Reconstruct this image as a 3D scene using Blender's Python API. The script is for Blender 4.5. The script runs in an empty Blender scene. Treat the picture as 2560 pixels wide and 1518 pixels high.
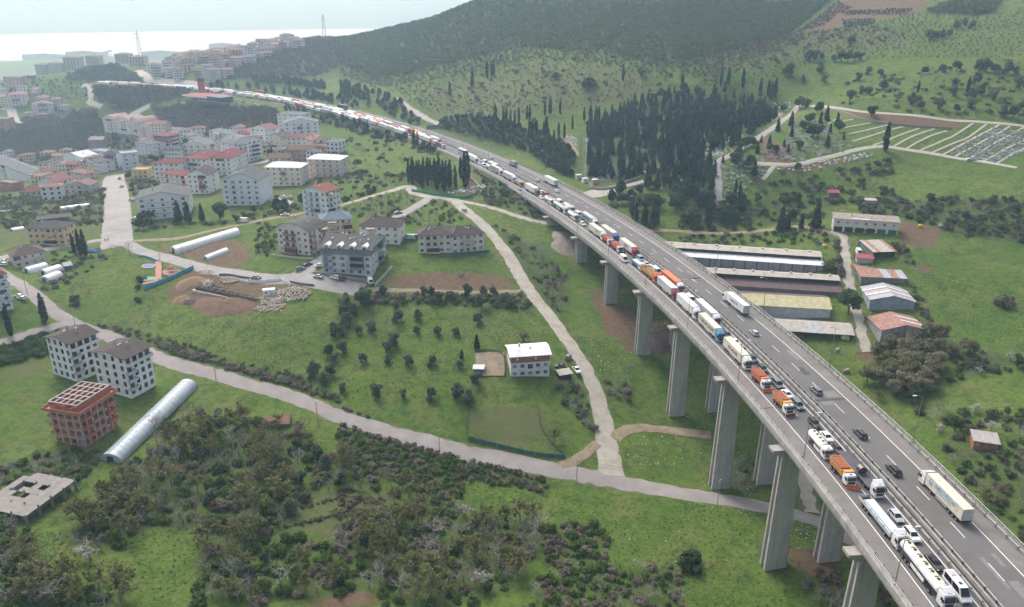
import bpy, bmesh, math, random
import numpy as np
from mathutils import Vector, Matrix
random.seed(7); rng = np.random.default_rng(7)
SC = bpy.context.scene
COL = SC.collection
CAMZ = 146.5; PITCH = math.radians(21.7); FPX = 1991.0; CX, CY = 1280.0, 759.0
cam_d = bpy.data.cameras.new('camera'); cam_d.sensor_width = 36.0; cam_d.lens = 28.0
cam_d.clip_start = 1.0; cam_d.clip_end = 40000.0
cam = bpy.data.objects.new('camera', cam_d); COL.objects.link(cam)
cam.location = (0, 0, CAMZ); cam.rotation_euler = (math.pi/2 - PITCH, 0, 0)
SC.camera = cam
SUN_EL, SUN_AZ = math.radians(50), math.radians(-30)
wd = bpy.data.worlds.new('World'); SC.world = wd; wd.use_nodes = True
nt = wd.node_tree; bg = nt.nodes['Background']
sky = nt.nodes.new('ShaderNodeTexSky'); sky.sky_type = 'NISHITA'; sky.sun_disc = False
sky.sun_elevation = SUN_EL; sky.sun_rotation = SUN_AZ
sky.air_density = 1.0; sky.dust_density = 6.0; sky.ozone_density = 1.0; sky.altitude = 100
hs = nt.nodes.new('ShaderNodeHueSaturation'); hs.inputs['Saturation'].default_value = 0.66
nt.links.new(sky.outputs[0], hs.inputs['Color']); nt.links.new(hs.outputs[0], bg.inputs[0])
bg.inputs[1].default_value = 0.14
sl = bpy.data.lights.new('sun', 'SUN'); sl.energy = 1.2; sl.angle = math.radians(25); sl.color = (1.0, 0.99, 0.98)
so = bpy.data.objects.new('sun', sl); COL.objects.link(so)
sd = Vector((math.sin(SUN_AZ)*math.cos(SUN_EL), math.cos(SUN_AZ)*math.cos(SUN_EL), math.sin(SUN_EL)))
so.rotation_euler = sd.to_track_quat('Z', 'Y').to_euler()
SC.view_settings.view_transform = 'Standard'; SC.view_settings.look = 'None'
SC.view_settings.exposure = 0.76; SC.view_settings.gamma = 1.0
SC.render.engine = 'CYCLES'
SC.cycles.use_denoising = True
try: SC.cycles.denoiser = 'OPENIMAGEDENOISE'; SC.cycles.denoising_prefilter = 'ACCURATE'
except Exception: pass
SC.cycles.max_bounces = 5; SC.cycles.diffuse_bounces = 2; SC.cycles.glossy_bounces = 2
SC.cycles.transparent_max_bounces = 6; SC.cycles.volume_bounces = 2
SC.cycles.sample_clamp_indirect = 4.0
cP, sP = math.cos(PITCH), math.sin(PITCH)
def ray(x, y):
 X = (x-CX)/FPX; Y = (CY-y)/FPX
 return np.array([X, cP+sP*Y, -sP+cP*Y])
def un(x, y, z):
 r = ray(x, y); t = (z-CAMZ)/r[2]; return np.array([r[0]*t, r[1]*t, z])
def proj(x, y, z):
 zz = z-CAMZ; fw = y*cP-zz*sP; up = y*sP+zz*cP
 return CX+FPX*x/fw, CY-FPX*up/fw
def inpoly(px, py, poly):
 px = np.asarray(px); py = np.asarray(py); r = np.zeros(px.shape, bool); n = len(poly)
 for i in range(n):
  x0, y0 = poly[i]; x1, y1 = poly[(i+1) % n]
  if y0 == y1: continue
  c = ((y0 > py) != (y1 > py)) & (px < (x1-x0)*(py-y0)/(y1-y0)+x0)
  r ^= c
 return r
ZG = {'a':(0,0,2.909),'b':(850,0,2.909),'c':(1700,0,2.909),'d':(0,500,2.909),'e':(850,500,2.909),'f':(1700,500,2.909),
  'g':(0,1008,2.909),'h':(850,1008,2.909),'i':(1700,1008,2.909),'j':(2060,1180,4.39),'k':(1820,880,4.9475),'l':(1480,600,4.9475),
  'm':(1050,330,5.688),'n':(1380,480,7.068),'o':(440,180,4.037),'p':(240,280,5.688),'q':(640,440,4.17),'r':(80,780,4.241),
  's':(0,360,3.709),'t':(330,600,5.326),'u':(1400,240,5.3),'v':(0,0,0.9777)}
def Z(g, x, y):
 a = ZG[g]; return (a[0]+x/a[2], a[1]+y/a[2])
def ZL(g, *pts): return [Z(g, *p) for p in pts]
RD = 40.0
_R=[(2552.5,1431),(2439,1314),(2298,1173),(2150,1028.6),(2078,967.5),(1999,899),(1913,821),(1803,730),(1720.6,668.4),(1660,618.7),(1578,567.7),(1507,526.7),(1422,480),(1401,467),(1313.7,425),(1190.6,368.7),(1120,344),(1034.5,325),(935,294),(861,273),(799,260.5),(737,249),(650,233),(559,222),(509,219),(412,214),(330,209),(240,208)]
_W = np.array([un(p[0],p[1],RD)[:2] for p in _R])
_s = np.concatenate([[0],np.cumsum(np.linalg.norm(np.diff(_W,axis=0),axis=1))])
_fx = np.polyfit(_s,_W[:,0],4,w=1/(_s+150)); _fy = np.polyfit(_s,_W[:,1],4,w=1/(_s+150))
_dx = np.polyder(_fx); _dy = np.polyder(_fy)
S0, S1, SAB = -70.0, 1110.0, 336.0
def _ax(s):
 if s < 0:
  d = np.array([np.polyval(_dx,0),np.polyval(_dy,0)]); d /= np.linalg.norm(d)
  return np.array([np.polyval(_fx,0),np.polyval(_fy,0)])+d*s, d
 d = np.array([np.polyval(_dx,s),np.polyval(_dy,s)]); d /= np.linalg.norm(d)
 return np.array([np.polyval(_fx,s),np.polyval(_fy,s)]), d
def hw(s, u, z=RD):
 p, d = _ax(s); return (p[0]-d[1]*u, p[1]+d[0]*u, z)
def hwdir(s):
 p, d = _ax(s); return math.atan2(d[1], d[0])
_SS = np.arange(S0, S1+1, 3.0); _AX = np.array([np.concatenate(_ax(s)) for s in _SS])
def hw_su(x, y):
 d2 = (_AX[:,0]-x)**2+(_AX[:,1]-y)**2; i = int(np.argmin(d2)); a = _AX[i]
 s = _SS[i]+(x-a[0])*a[2]+(y-a[1])*a[3]; u = -(x-a[0])*a[3]+(y-a[1])*a[2]
 return s, u
def hw_su_px(x, y, z=RD):
 w = un(x, y, z); return hw_su(w[0], w[1])
CPZ = [
(0,1517,14),(300,1500,9),(640,1480,6),(960,1500,3),(1280,1500,0),(1600,1500,-3),(1900,1500,-4),(2200,1510,-1),(2500,1500,6),
(60,1280,13),(250,1150,13),(480,1200,9),(760,1180,7),(1000,1230,3),(1300,1300,0),(1600,1350,-2),(1750,1300,-1),
(0,700,27),(150,800,21),(390,890,16),(600,965,13),(860,1045,9.5),(1100,1115,6.5),(1330,1165,3),(1560,1205,1),(1750,1243,-.5),(1930,1273,-1),(2040,1304,-1),
(1320,945,17),(850,850,19),(600,800,23),(1000,950,15),(1200,1050,9),(610,730,27),(1120,632,34),(890,690,31),(1120,700,29),
(1140,505,38.5),(1290,670,29),(1400,830,19),(1470,950,12),(1520,1100,5),(1100,470,40),
(270,590,27),(290,450,22),(60,610,29),(20,760,28),(420,620,29),(560,600,31),(760,590,33),(640,480,32),(800,400,33),(900,340,37),(500,420,28),
(100,440,14),(300,400,18),(430,350,12),(60,330,-8),(200,300,-8),(350,290,2),(450,300,10),(600,310,24),(700,330,29),(850,310,35),
(0,250,-12),(120,225,-5),(1100,310,44),(1200,290,56),(1500,290,57),(1900,260,66),(1780,330,60),(1640,430,46),(1500,420,44),(1450,350,50),(1900,420,54),
(2200,378,60),(2427,397,58),(2540,420,57),(1900,520,38),(2200,480,46),(2400,500,47),(2110,590,38),(2400,620,35),(2550,600,38),(1700,580,30),(1850,690,22),(2050,830,17),
(2255,800,21),(2450,800,23),(2300,950,13),(2550,950,17),(2440,1100,10),(2540,1250,7),(2000,1000,4),(2150,1100,3)]
CPT = [
(1200,6,930),(1000,68,1080),(900,97,1180),(780,100,1230),(1700,0,800),(1400,100,740),(1100,150,820),(1300,230,640),(1600,200,620),(1700,230,600),(1000,200,800),(850,190,930),
(2000,30,780),(2300,30,720),(2550,30,690),(2100,150,620),(2400,150,580),(2550,200,530),(1900,200,590),(2200,250,510),(2540,300,480),(1400,20,850),
(500,190,985),(440,165,1080),(560,150,1060),(700,118,1150),(620,190,960),(300,165,1120),(200,185,1060),(100,195,1150),(0,205,1150),(330,195,1010),(600,135,1130)]
CPW = [(71,175,2.5),(66,215,-1.5),(61,254,1),(53.5,288,10),(45,324,17),(36,360,25),(23,396,33),(86,178,3),(81,217,1),(76,258,4),(69,292,12),(60,328,19),(50,364,27),(73,135,-1),(90,135,0),(75,95,-2),(95,90,2),
(-60,1180,108),(-220,1450,40),(-500,1500,-20),(-900,1400,-60),(-1500,1500,-90),(-1500,700,-50),(-1200,1000,-50),(-700,500,0),(-500,300,25),(-300,120,16),(-300,60,16),(0,60,0),(150,60,6),(400,150,20),(500,400,45),(500,600,105),(700,900,190),(200,1050,190),(400,1300,230),(100,1400,170),(-100,1700,60),(-600,1800,-80),(500,1800,200),(-330,1330,50),(-620,1230,20),
(-400,700,-8),(-560,900,-15),(-300,880,16),(-480,1010,28),(-560,1100,34)]
_P = [tuple(un(a,b,z)) for a,b,z in CPZ]
for a,b,t in CPT:
 r = ray(a,b); _P.append((r[0]*t, r[1]*t, CAMZ+r[2]*t))
_P += CPW
_P = np.array(_P); _C = 30.0
_D = np.sqrt(((_P[:,None,:2]-_P[None,:,:2])**2).sum(-1)+_C*_C)
_zm = _P[:,2].mean(); _wt = np.linalg.solve(_D+np.eye(len(_P))*-1.5, _P[:,2]-_zm)
def sstep(a, b, x):
 t = np.clip((x-a)/(b-a), 0, 1); return t*t*(3-2*t)
def _fbm(x, y, sc, seed=0.0):
 r = 0
 for k, (fx, fy, ph) in enumerate([(1,.35,.3),(-.6,.9,1.7),(.5,1.3,4.1),(1.7,-1.1,2.2),(-2.3,.7,5.0)]):
  r = r+np.sin((fx*x+fy*y)/sc+ph+seed)*np.sin((fy*x-fx*y)/sc*.83+ph*1.7+seed)/(1+k*.4)
 return r
def hfun(x, y):
 x = np.asarray(x, float); y = np.asarray(y, float)
 z = np.zeros(x.shape)+_zm
 for p, w in zip(_P, _wt):
  z = z+w*np.sqrt((x-p[0])**2+(y-p[1])**2+_C*_C)
 z = z+_fbm(x,y,9.0)*0.22+_fbm(x,y,31.0,2)*0.5
 r = np.sqrt(x*x+y*y)
 far = -92+_fbm(x,y,260,1)*4-30*sstep(3300,3900,r)+sstep(5600,8500,r)*(300+_fbm(x,y,900,3)*45)+sstep(5200,5900,r)*45
 side = sstep(-250, 450, x-0.1*y)
 hill = 200+40*_fbm(x,y,400,5)*.3
 far = far*(1-side)+hill*side*(1-sstep(2500,4500,r))+far*side*sstep(2500,4500,r)
 k = sstep(1350, 2100, r)
 z = z*(1-k)+far*k
 return z
def hwblend(X, Y, Zv):
 sh = X.shape; x = X.ravel(); y = Y.ravel(); z = Zv.ravel().copy()
 m = (x > -760) & (x < 160) & (y > 380) & (y < 1060)
 idx = np.nonzero(m)[0]
 d2 = (x[idx,None]-_AX[None,:,0])**2+(y[idx,None]-_AX[None,:,1])**2
 i = d2.argmin(1); a = _AX[i]
 s = _SS[i]+(x[idx]-a[:,0])*a[:,2]+(y[idx]-a[:,1])*a[:,3]; u = -(x[idx]-a[:,0])*a[:,3]+(y[idx]-a[:,1])*a[:,2]
 w = sstep(SAB-3, SAB+4, s)*(1-sstep(0, 1, np.maximum(np.maximum(-6-u, u-29.5), 0)/(24+np.where(u > 0, .11*np.maximum(s-450, 0), 0))))*(1-sstep(1085,1145,s+np.maximum(u-29,0)*.3))
 z[idx] = z[idx]*(1-w)+(RD-0.35)*w
 return z.reshape(sh)
def gaxis(segs):
 out = [segs[0][0]]
 for a, b, st0, st1 in segs:
  x = a
  while x < b-1e-6:
   t = (x-a)/(b-a); x = x+st0+(st1-st0)*t; out.append(min(x, b))
 return np.array(out)
GX = gaxis([(-7000,-1500,700,60),(-1500,-330,50,5),(-330,-170,4.5,2.4),(-170,210,2.4,2.4),(210,420,2.6,5),(420,1200,6,60),(1200,3600,80,600)])
GY = gaxis([(40,100,8,2.2),(100,460,2.2,2.4),(460,700,2.6,4),(700,1250,4,9),(1250,2200,12,60),(2200,6000,60,300),(6000,9500,300,600)])
_gx, _gy = np.meshgrid(GX, GY)
GZ = hwblend(_gx, _gy, hfun(_gx, _gy))
def gz(x, y):
 x = np.asarray(x, float); y = np.asarray(y, float)
 i = np.clip(np.searchsorted(GX, x)-1, 0, len(GX)-2); j = np.clip(np.searchsorted(GY, y)-1, 0, len(GY)-2)
 tx = (x-GX[i])/(GX[i+1]-GX[i]); ty = (y-GY[j])/(GY[j+1]-GY[j])
 return (GZ[j,i]*(1-tx)+GZ[j,i+1]*tx)*(1-ty)+(GZ[j+1,i]*(1-tx)+GZ[j+1,i+1]*tx)*ty
_TT = np.concatenate([np.arange(60, 700, 1.5), np.geomspace(700, 12000, 900)])
def gp(x, y):
 """ground point seen at pixel x, y of the 2560-wide picture"""
 r = ray(x, y); h = CAMZ+r[2]*_TT-gz(r[0]*_TT, r[1]*_TT)
 i = int(np.argmax(h < 0))
 if h[i] >= 0: i = len(_TT)-1
 if i == 0: t = _TT[0]
 else:
  a, b = h[i-1], h[i]; t = _TT[i-1]+(_TT[i]-_TT[i-1])*a/(a-b) if a != b else _TT[i]
 X, Y = r[0]*t, r[1]*t
 return np.array([X, Y, float(gz(X, Y)), t])
MATS = {}
def nn(t, typ, **kw):
 n = t.nodes.new(typ)
 for k, v in kw.items():
  if k in n.inputs: n.inputs[k].default_value = v
  else: setattr(n, k, v)
 return n
def c4(c): return (c[0], c[1], c[2], 1.0)
def mat(name, col, rough=0.75, metal=0.0, var=0.18, scale=1.2, var2=None, coat=0.0, bump=0.0, spec=0.35, dirt=None, objrand=0.0):
 """plain surface with two octaves of tonal unevenness and optional grime"""
 if name in MATS: return MATS[name]
 m = bpy.data.materials.new(name); m.use_nodes = True; t = m.node_tree; b = t.nodes['Principled BSDF']
 b.inputs['Roughness'].default_value = rough; b.inputs['Metallic'].default_value = metal
 b.inputs['Specular IOR Level'].default_value = spec
 if coat: b.inputs['Coat Weight'].default_value = coat; b.inputs['Coat Roughness'].default_value = .08
 m.diffuse_color = c4(col)
 if var <= 0 and not objrand:
  b.inputs['Base Color'].default_value = c4(col); MATS[name] = m; return m
 tc = nn(t, 'ShaderNodeTexCoord'); n1 = nn(t, 'ShaderNodeTexNoise', Scale=scale, Detail=5.0, Roughness=.65)
 t.links.new(tc.outputs['Object'], n1.inputs['Vector'])
 rp = nn(t, 'ShaderNodeMapRange'); rp.inputs[1].default_value = .3; rp.inputs[2].default_value = .7
 rp.inputs[3].default_value = 1-var; rp.inputs[4].default_value = 1+var*.8
 t.links.new(n1.outputs[0], rp.inputs[0])
 fac = rp.outputs[0]
 if objrand:
  oi = nn(t, 'ShaderNodeObjectInfo'); r2 = nn(t, 'ShaderNodeMapRange'); r2.inputs[3].default_value = 1-objrand; r2.inputs[4].default_value = 1+objrand
  t.links.new(oi.outputs['Random'], r2.inputs[0]); mm = nn(t, 'ShaderNodeMath', operation='MULTIPLY')
  t.links.new(fac, mm.inputs[0]); t.links.new(r2.outputs[0], mm.inputs[1]); fac = mm.outputs[0]
 mx = nn(t, 'ShaderNodeVectorMath', operation='SCALE'); mx.inputs[0].default_value = col[:3]
 t.links.new(fac, mx.inputs['Scale']); out = mx.outputs[0]
 if dirt:
  n2 = nn(t, 'ShaderNodeTexNoise', Scale=dirt[2], Detail=6.0, Roughness=.7)
  mp = nn(t, 'ShaderNodeMapping'); mp.inputs['Scale'].default_value = (1, 1, dirt[3] if len(dirt) > 3 else 1)
  t.links.new(tc.outputs['Object'], mp.inputs[0]); t.links.new(mp.outputs[0], n2.inputs['Vector'])
  r3 = nn(t, 'ShaderNodeMapRange'); r3.inputs[1].default_value = .48; r3.inputs[2].default_value = .68; r3.inputs[4].default_value = dirt[1]
  t.links.new(n2.outputs[0], r3.inputs[0])
  mi = nn(t, 'ShaderNodeMix', data_type='RGBA'); mi.inputs['B'].default_value = c4(dirt[0])
  t.links.new(r3.outputs[0], mi.inputs['Factor']); t.links.new(out, mi.inputs['A']); out = mi.outputs['Result']
 t.links.new(out, b.inputs['Base Color'])
 if bump:
  bp = nn(t, 'ShaderNodeBump', Strength=bump, Distance=.1); t.links.new(n1.outputs[0], bp.inputs['Height']); t.links.new(bp.outputs[0], b.inputs['Normal'])
 MATS[name] = m; return m
class MB:
 def __init__(s): s.v = []; s.f = []; s.m = []
 def add(s, vs, fs, m=0):
  o = len(s.v); s.v += [tuple(v) for v in vs]
  for f in fs: s.f.append(tuple(i+o for i in f)); s.m.append(m)
 def quad(s, a, b, c, d, m=0): s.add([a,b,c,d], [(0,1,2,3)], m)
 def box(s, x0, x1, y0, y1, z0, z1, m=0):
  s.add([(x0,y0,z0),(x1,y0,z0),(x1,y1,z0),(x0,y1,z0),(x0,y0,z1),(x1,y0,z1),(x1,y1,z1),(x0,y1,z1)],
    [(0,3,2,1),(4,5,6,7),(0,1,5,4),(1,2,6,5),(2,3,7,6),(3,0,4,7)], m)
 def hexa(s, p, m=0):
  s.add(p, [(0,3,2,1),(4,5,6,7),(0,1,5,4),(1,2,6,5),(2,3,7,6),(3,0,4,7)], m)
 def prism(s, poly, z0, z1, m=0, cap=True):
  n = len(poly); vs = [(x,y,z0) for x,y in poly]+[(x,y,z1) for x,y in poly]
  fs = [(i,(i+1)%n,n+(i+1)%n,n+i) for i in range(n)]
  if cap: fs += [tuple(range(n,2*n)), tuple(range(n-1,-1,-1))]
  s.add(vs, fs, m)
 def extr_y(s, poly, y0, y1, m=0, cap=True):
  n = len(poly); vs = [(x,y0,z) for x,z in poly]+[(x,y1,z) for x,z in poly]
  fs = [(i,(i+1)%n,n+(i+1)%n,n+i) for i in range(n)]
  if cap: fs += [tuple(range(n,2*n)), tuple(range(n-1,-1,-1))]
  s.add(vs, fs, m)
 def extr_x(s, poly, x0, x1, m=0, cap=True):
  n = len(poly); vs = [(x0,y,z) for y,z in poly]+[(x1,y,z) for y,z in poly]
  fs = [(i,(i+1)%n,n+(i+1)%n,n+i) for i in range(n)]
  if cap: fs += [tuple(range(n,2*n)), tuple(range(n-1,-1,-1))]
  s.add(vs, fs, m)
 def tube(s, a, b, r0, r1=None, n=6, m=0, cap=True):
  r1 = r0 if r1 is None else r1; a = Vector(a); b = Vector(b); d = (b-a)
  if d.length < 1e-6: return
  d.normalize(); e = d.orthogonal().normalized(); g = d.cross(e); vs = []
  for p, r in ((a, r0), (b, r1)):
   for k in range(n):
    w = 2*math.pi*k/n; vs.append(p+e*(math.cos(w)*r)+g*(math.sin(w)*r))
  fs = [(i,(i+1)%n,n+(i+1)%n,n+i) for i in range(n)]
  if cap: fs += [tuple(range(n-1,-1,-1)), tuple(range(n,2*n))]
  s.add(vs, fs, m)
 def loft(s, secs, m=0, cap=True):
  n = len(secs[0]); vs = [p for q in secs for p in q]; fs = []
  for k in range(len(secs)-1):
   for i in range(n): fs.append((k*n+i, k*n+(i+1)%n, (k+1)*n+(i+1)%n, (k+1)*n+i))
  if cap: fs += [tuple(range(n-1,-1,-1)), tuple(range((len(secs)-1)*n, len(secs)*n))]
  s.add(vs, fs, m)
 def mesh(s, name, mats, smooth=False):
  me = bpy.data.meshes.new(name); me.from_pydata(s.v, [], s.f)
  for m in (mats if isinstance(mats, (list,tuple)) else [mats]): me.materials.append(m)
  if len(me.polygons) == len(s.m): me.polygons.foreach_set('material_index', s.m)
  if smooth: me.polygons.foreach_set('use_smooth', [True]*len(me.polygons))
  me.update(); return me
 def build(s, name, mats, parent=None, smooth=False, **kw):
  return ob(name, s.mesh(name, mats, smooth), parent, **kw)
def ob(name, data, parent=None, loc=None, rz=0.0, label=None, cat=None, group=None, kind=None, scale=None):
 o = bpy.data.objects.new(name, data); COL.objects.link(o)
 if parent is not None: o.parent = parent
 if loc is not None: o.location = (float(loc[0]), float(loc[1]), float(loc[2]))
 if rz: o.rotation_euler = (0, 0, float(rz))
 if scale is not None: o.scale = scale if isinstance(scale, (tuple, list)) else (scale,)*3
 if label: o['label'] = label
 if cat: o['category'] = cat
 if group: o['group'] = group
 if kind: o['kind'] = kind
 return o
def thing(name, label, cat, loc, rz=0.0, group=None, scale=None):
 return ob(name, None, None, loc, rz, label, cat, group, scale=scale)
def vmask(polys, soft=0):
 px_, py_ = _VPX; r = np.zeros(px_.shape, bool)
 for p in polys: r |= inpoly(px_, py_, p)
 return r
_VPX = proj(_gx, _gy, GZ)
SOIL = [ZL('t',(420,690),(600,560),(760,430),(1000,400),(1180,470),(1500,540),(1900,600),(2120,620),(2000,700),(1750,760),(1720,850),(1600,960),(1250,1030),(900,970),(770,890),(560,850),(480,760)),
  ZL('e',(330,620),(350,560),(620,530),(1000,530),(1200,560),(1300,640),(1200,660),(600,650)),
  ZL('t',(240,150),(480,100),(900,40),(1350,0),(1500,60),(1600,220),(1500,370),(1300,390),(1000,310),(700,200),(420,210)),
  ZL('i',(780,1060),(960,1050),(1160,1150),(1160,1420),(1050,1330),(820,1180)),
  ZL('e',(1560,200),(1700,220),(1700,430),(1600,400)), ZL('e',(1830,650),(1900,660),(1960,790),(2140,760),(2160,1110),(2080,1130),(2050,1020),(1930,960),(1900,820),(1830,760)),
  ZL('c',(840,240),(1000,130),(1160,0),(1840,0),(1700,100),(1420,150),(1200,190),(1020,240)),
  ZL('c',(1200,800),(1500,830),(2000,880),(2110,900),(1960,940),(1500,890),(1250,850)),
  ZL('c',(560,950),(760,1060),(830,1170),(640,1190)), ZL('c',(680,1210),(900,1200),(1400,1100),(1300,1150),(900,1260)),
  ZL('h',(0,1360),(250,1370),(360,1484),(0,1484)), ZL('g',(2330,1420),(2502,1370),(2502,1484),(1950,1484)),
  ZL('f',(1700,470),(1850,500),(1830,540),(1700,530)),ZL('f',(1290,1080),(1420,1100),(1420,1180),(1300,1180)),
  ZL('m',(660,640),(860,800),(700,930),(520,880),(640,760)), ZL('f',(1600,150),(1900,200),(1850,370),(1600,300))]
DRY = [ZL('a',(0,1040),(1000,960),(2400,1000),(2480,1300),(1900,1420),(1300,1484),(0,1484)), ZL('d',(0,0),(960,0),(960,250),(0,330)), ZL('h',(940,60),(1440,30),(1480,230),(1250,320),(940,230)), ZL('e',(1000,1130),(1190,1130),(1190,1280),(990,1270)),
  ZL('g',(1100,880),(1500,600),(1600,700),(1200,960)), ZL('d',(0,1250),(330,1150),(340,1230),(0,1380)),
  ZL('b',(600,650),(1500,450),(2100,500),(2400,640),(2000,760),(1300,860),(700,860)), ZL('b',(950,1150),(1080,1160),(1100,1420),(960,1440)),
  ZL('c',(100,330),(800,230),(1400,200),(1700,300),(1000,420),(300,520)), ZL('d',(330,200),(700,180),(720,250),(350,300)),
  ZL('g',(2000,650),(2502,620),(2502,1000),(2050,900)), ZL('h',(0,600),(420,640),(400,1000),(0,1050)),
  ZL('h',(1560,990),(1800,990),(1800,1090),(1600,1080)),
  ZL('d',(740,880),(880,880),(860,960),(740,930)),ZL('d',(1650,880),(1850,870),(1800,940),(1660,940)),ZL('d',(560,790),(770,830),(700,870),(560,830))]
SCRUB = [ZL('h',(0,150),(600,280),(1000,430),(1500,560),(1500,640),(900,560),(850,680),(560,640),(400,560),(0,450)),
   ZL('h',(0,980),(500,760),(1000,800),(1430,850),(1440,1000),(1300,1300),(900,1484),(350,1484),(250,1370),(0,1360)),
   ZL('h',(1470,900),(1900,870),(1950,1000),(1900,1240),(1500,1180)), ZL('h',(1440,1250),(2502,1180),(2502,1484),(1400,1484)),
   ZL('g',(1000,420),(1600,300),(2000,380),(2200,700),(2000,1000),(2502,1000),(2502,1400),(1400,1484),(1500,900),(1100,900),(900,1000),(560,900)),
   ZL('g',(0,850),(200,950),(300,1200),(500,1300),(600,1484),(0,1484)), ZL('g',(0,480),(240,400),(600,330),(760,380),(620,530),(430,640),(300,500),(0,650)),
   ZL('d',(0,1060),(350,970),(500,980),(330,1130),(0,1210)), ZL('f',(1350,1200),(1700,960),(2100,1080),(2502,1150),(2300,1250),(1900,1320),(1850,1484),(1400,1484)),
   ZL('f',(1300,0),(2502,0),(2502,330),(2150,280),(1600,120),(1300,100)), ZL('f',(0,0),(1100,0),(1050,120),(700,180),(300,200),(0,190)),
   ZL('i',(380,440),(640,420),(600,700),(380,650)), ZL('i',(2000,200),(2502,350),(2502,1000),(2150,640),(1850,330)), ZL('e',(230,680),(1350,690),(1400,790),(1000,780),(600,770),(240,750)),
   ZL('e',(1130,190),(1500,400),(1650,560),(1620,860),(1500,800),(1380,600),(1250,400)), ZL('e',(0,740),(100,700),(60,900),(0,1000)),
   ZL('d',(300,960),(700,900),(1200,1000),(1700,1180),(2300,1300),(2300,1400),(1700,1240),(1150,1080),(700,950)), ZL('m',(700,450),(1000,560),(1400,800),(1600,1000),(1850,1180),(1700,1230),(1200,1100),(900,1000),(900,700))]
def fuzzy(m):
 a = m.astype(float)
 for _ in range(2):
  b = a.copy(); b[1:-1,1:-1] = (a[1:-1,1:-1]*2+a[:-2,1:-1]+a[2:,1:-1]+a[1:-1,:-2]+a[1:-1,2:])/6; a = b
 return a
FOREST_HILL = [ZL('b',(0,300),(400,140),(1000,0),(2502,0),(2502,480),(2100,420),(1800,380),(1300,350),(1000,420),(600,520),(250,580),(0,440)), ZL('c',(0,0),(1100,0),(800,240),(520,320),(200,400),(0,440)),
    ZL('a',(1650,480),(2100,300),(2502,200),(2502,480),(2300,560),(1900,560),(1650,590)), ZL('a',(0,900),(300,850),(700,800),(760,1000),(640,1080),(400,1120),(300,1200),(0,1170)),
    ZL('a',(1100,800),(1300,780),(2000,800),(2050,900),(1700,980),(1500,1000),(1250,960)), ZL('a',(480,560),(700,480),(850,480),(1000,560),(1050,600),(480,590)), ZL('a',(600,640),(1400,650),(1350,700),(1000,800),(800,800),(700,700)),
    ZL('c',(1800,90),(2000,0),(2340,0),(2260,100),(2100,110))]
CF = [[(1465,335),(1500,300),(1560,272),(1650,242),(1720,228),(1790,226),(1850,238),(1945,262),(1940,295),(1880,335),(1820,375),(1770,392),(1690,425),(1600,445),(1500,462),(1470,450)]]
PS1 = ZL('b',(720,895),(800,870),(1000,860),(1200,900),(1450,1000),(1620,1060),(1710,1160),(1690,1300),(1530,1235),(1400,1130),(1200,1050),(900,985),(735,935))
m1, m2, m3, m4 = fuzzy(vmask(SOIL)), fuzzy(vmask(DRY)), fuzzy(vmask(SCRUB)), fuzzy(vmask(FOREST_HILL+CF+[PS1]))
ny, nx = _gx.shape
gv = np.stack([_gx.ravel(), _gy.ravel(), GZ.ravel()], 1)
ii = np.arange(nx-1)[None,:]+np.arange(ny-1)[:,None]*nx
gf = np.stack([ii.ravel(), (ii+1).ravel(), (ii+nx+1).ravel(), (ii+nx).ravel()], 1)
gme = bpy.data.meshes.new('ground'); gme.vertices.add(len(gv)); gme.vertices.foreach_set('co', gv.ravel().astype(np.float32))
gme.loops.add(gf.size); gme.loops.foreach_set('vertex_index', gf.ravel().astype(np.int32))
gme.polygons.add(len(gf)); gme.polygons.foreach_set('loop_start', (np.arange(len(gf))*4).astype(np.int32))
gme.polygons.foreach_set('use_smooth', np.ones(len(gf), bool))
gme.update(calc_edges=True)
ca = gme.color_attributes.new('zone', 'FLOAT_COLOR', 'POINT')
ca.data.foreach_set('color', np.stack([m1.ravel(), m2.ravel(), m3.ravel(), m4.ravel()], 1).ravel().astype(np.float32))
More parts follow.
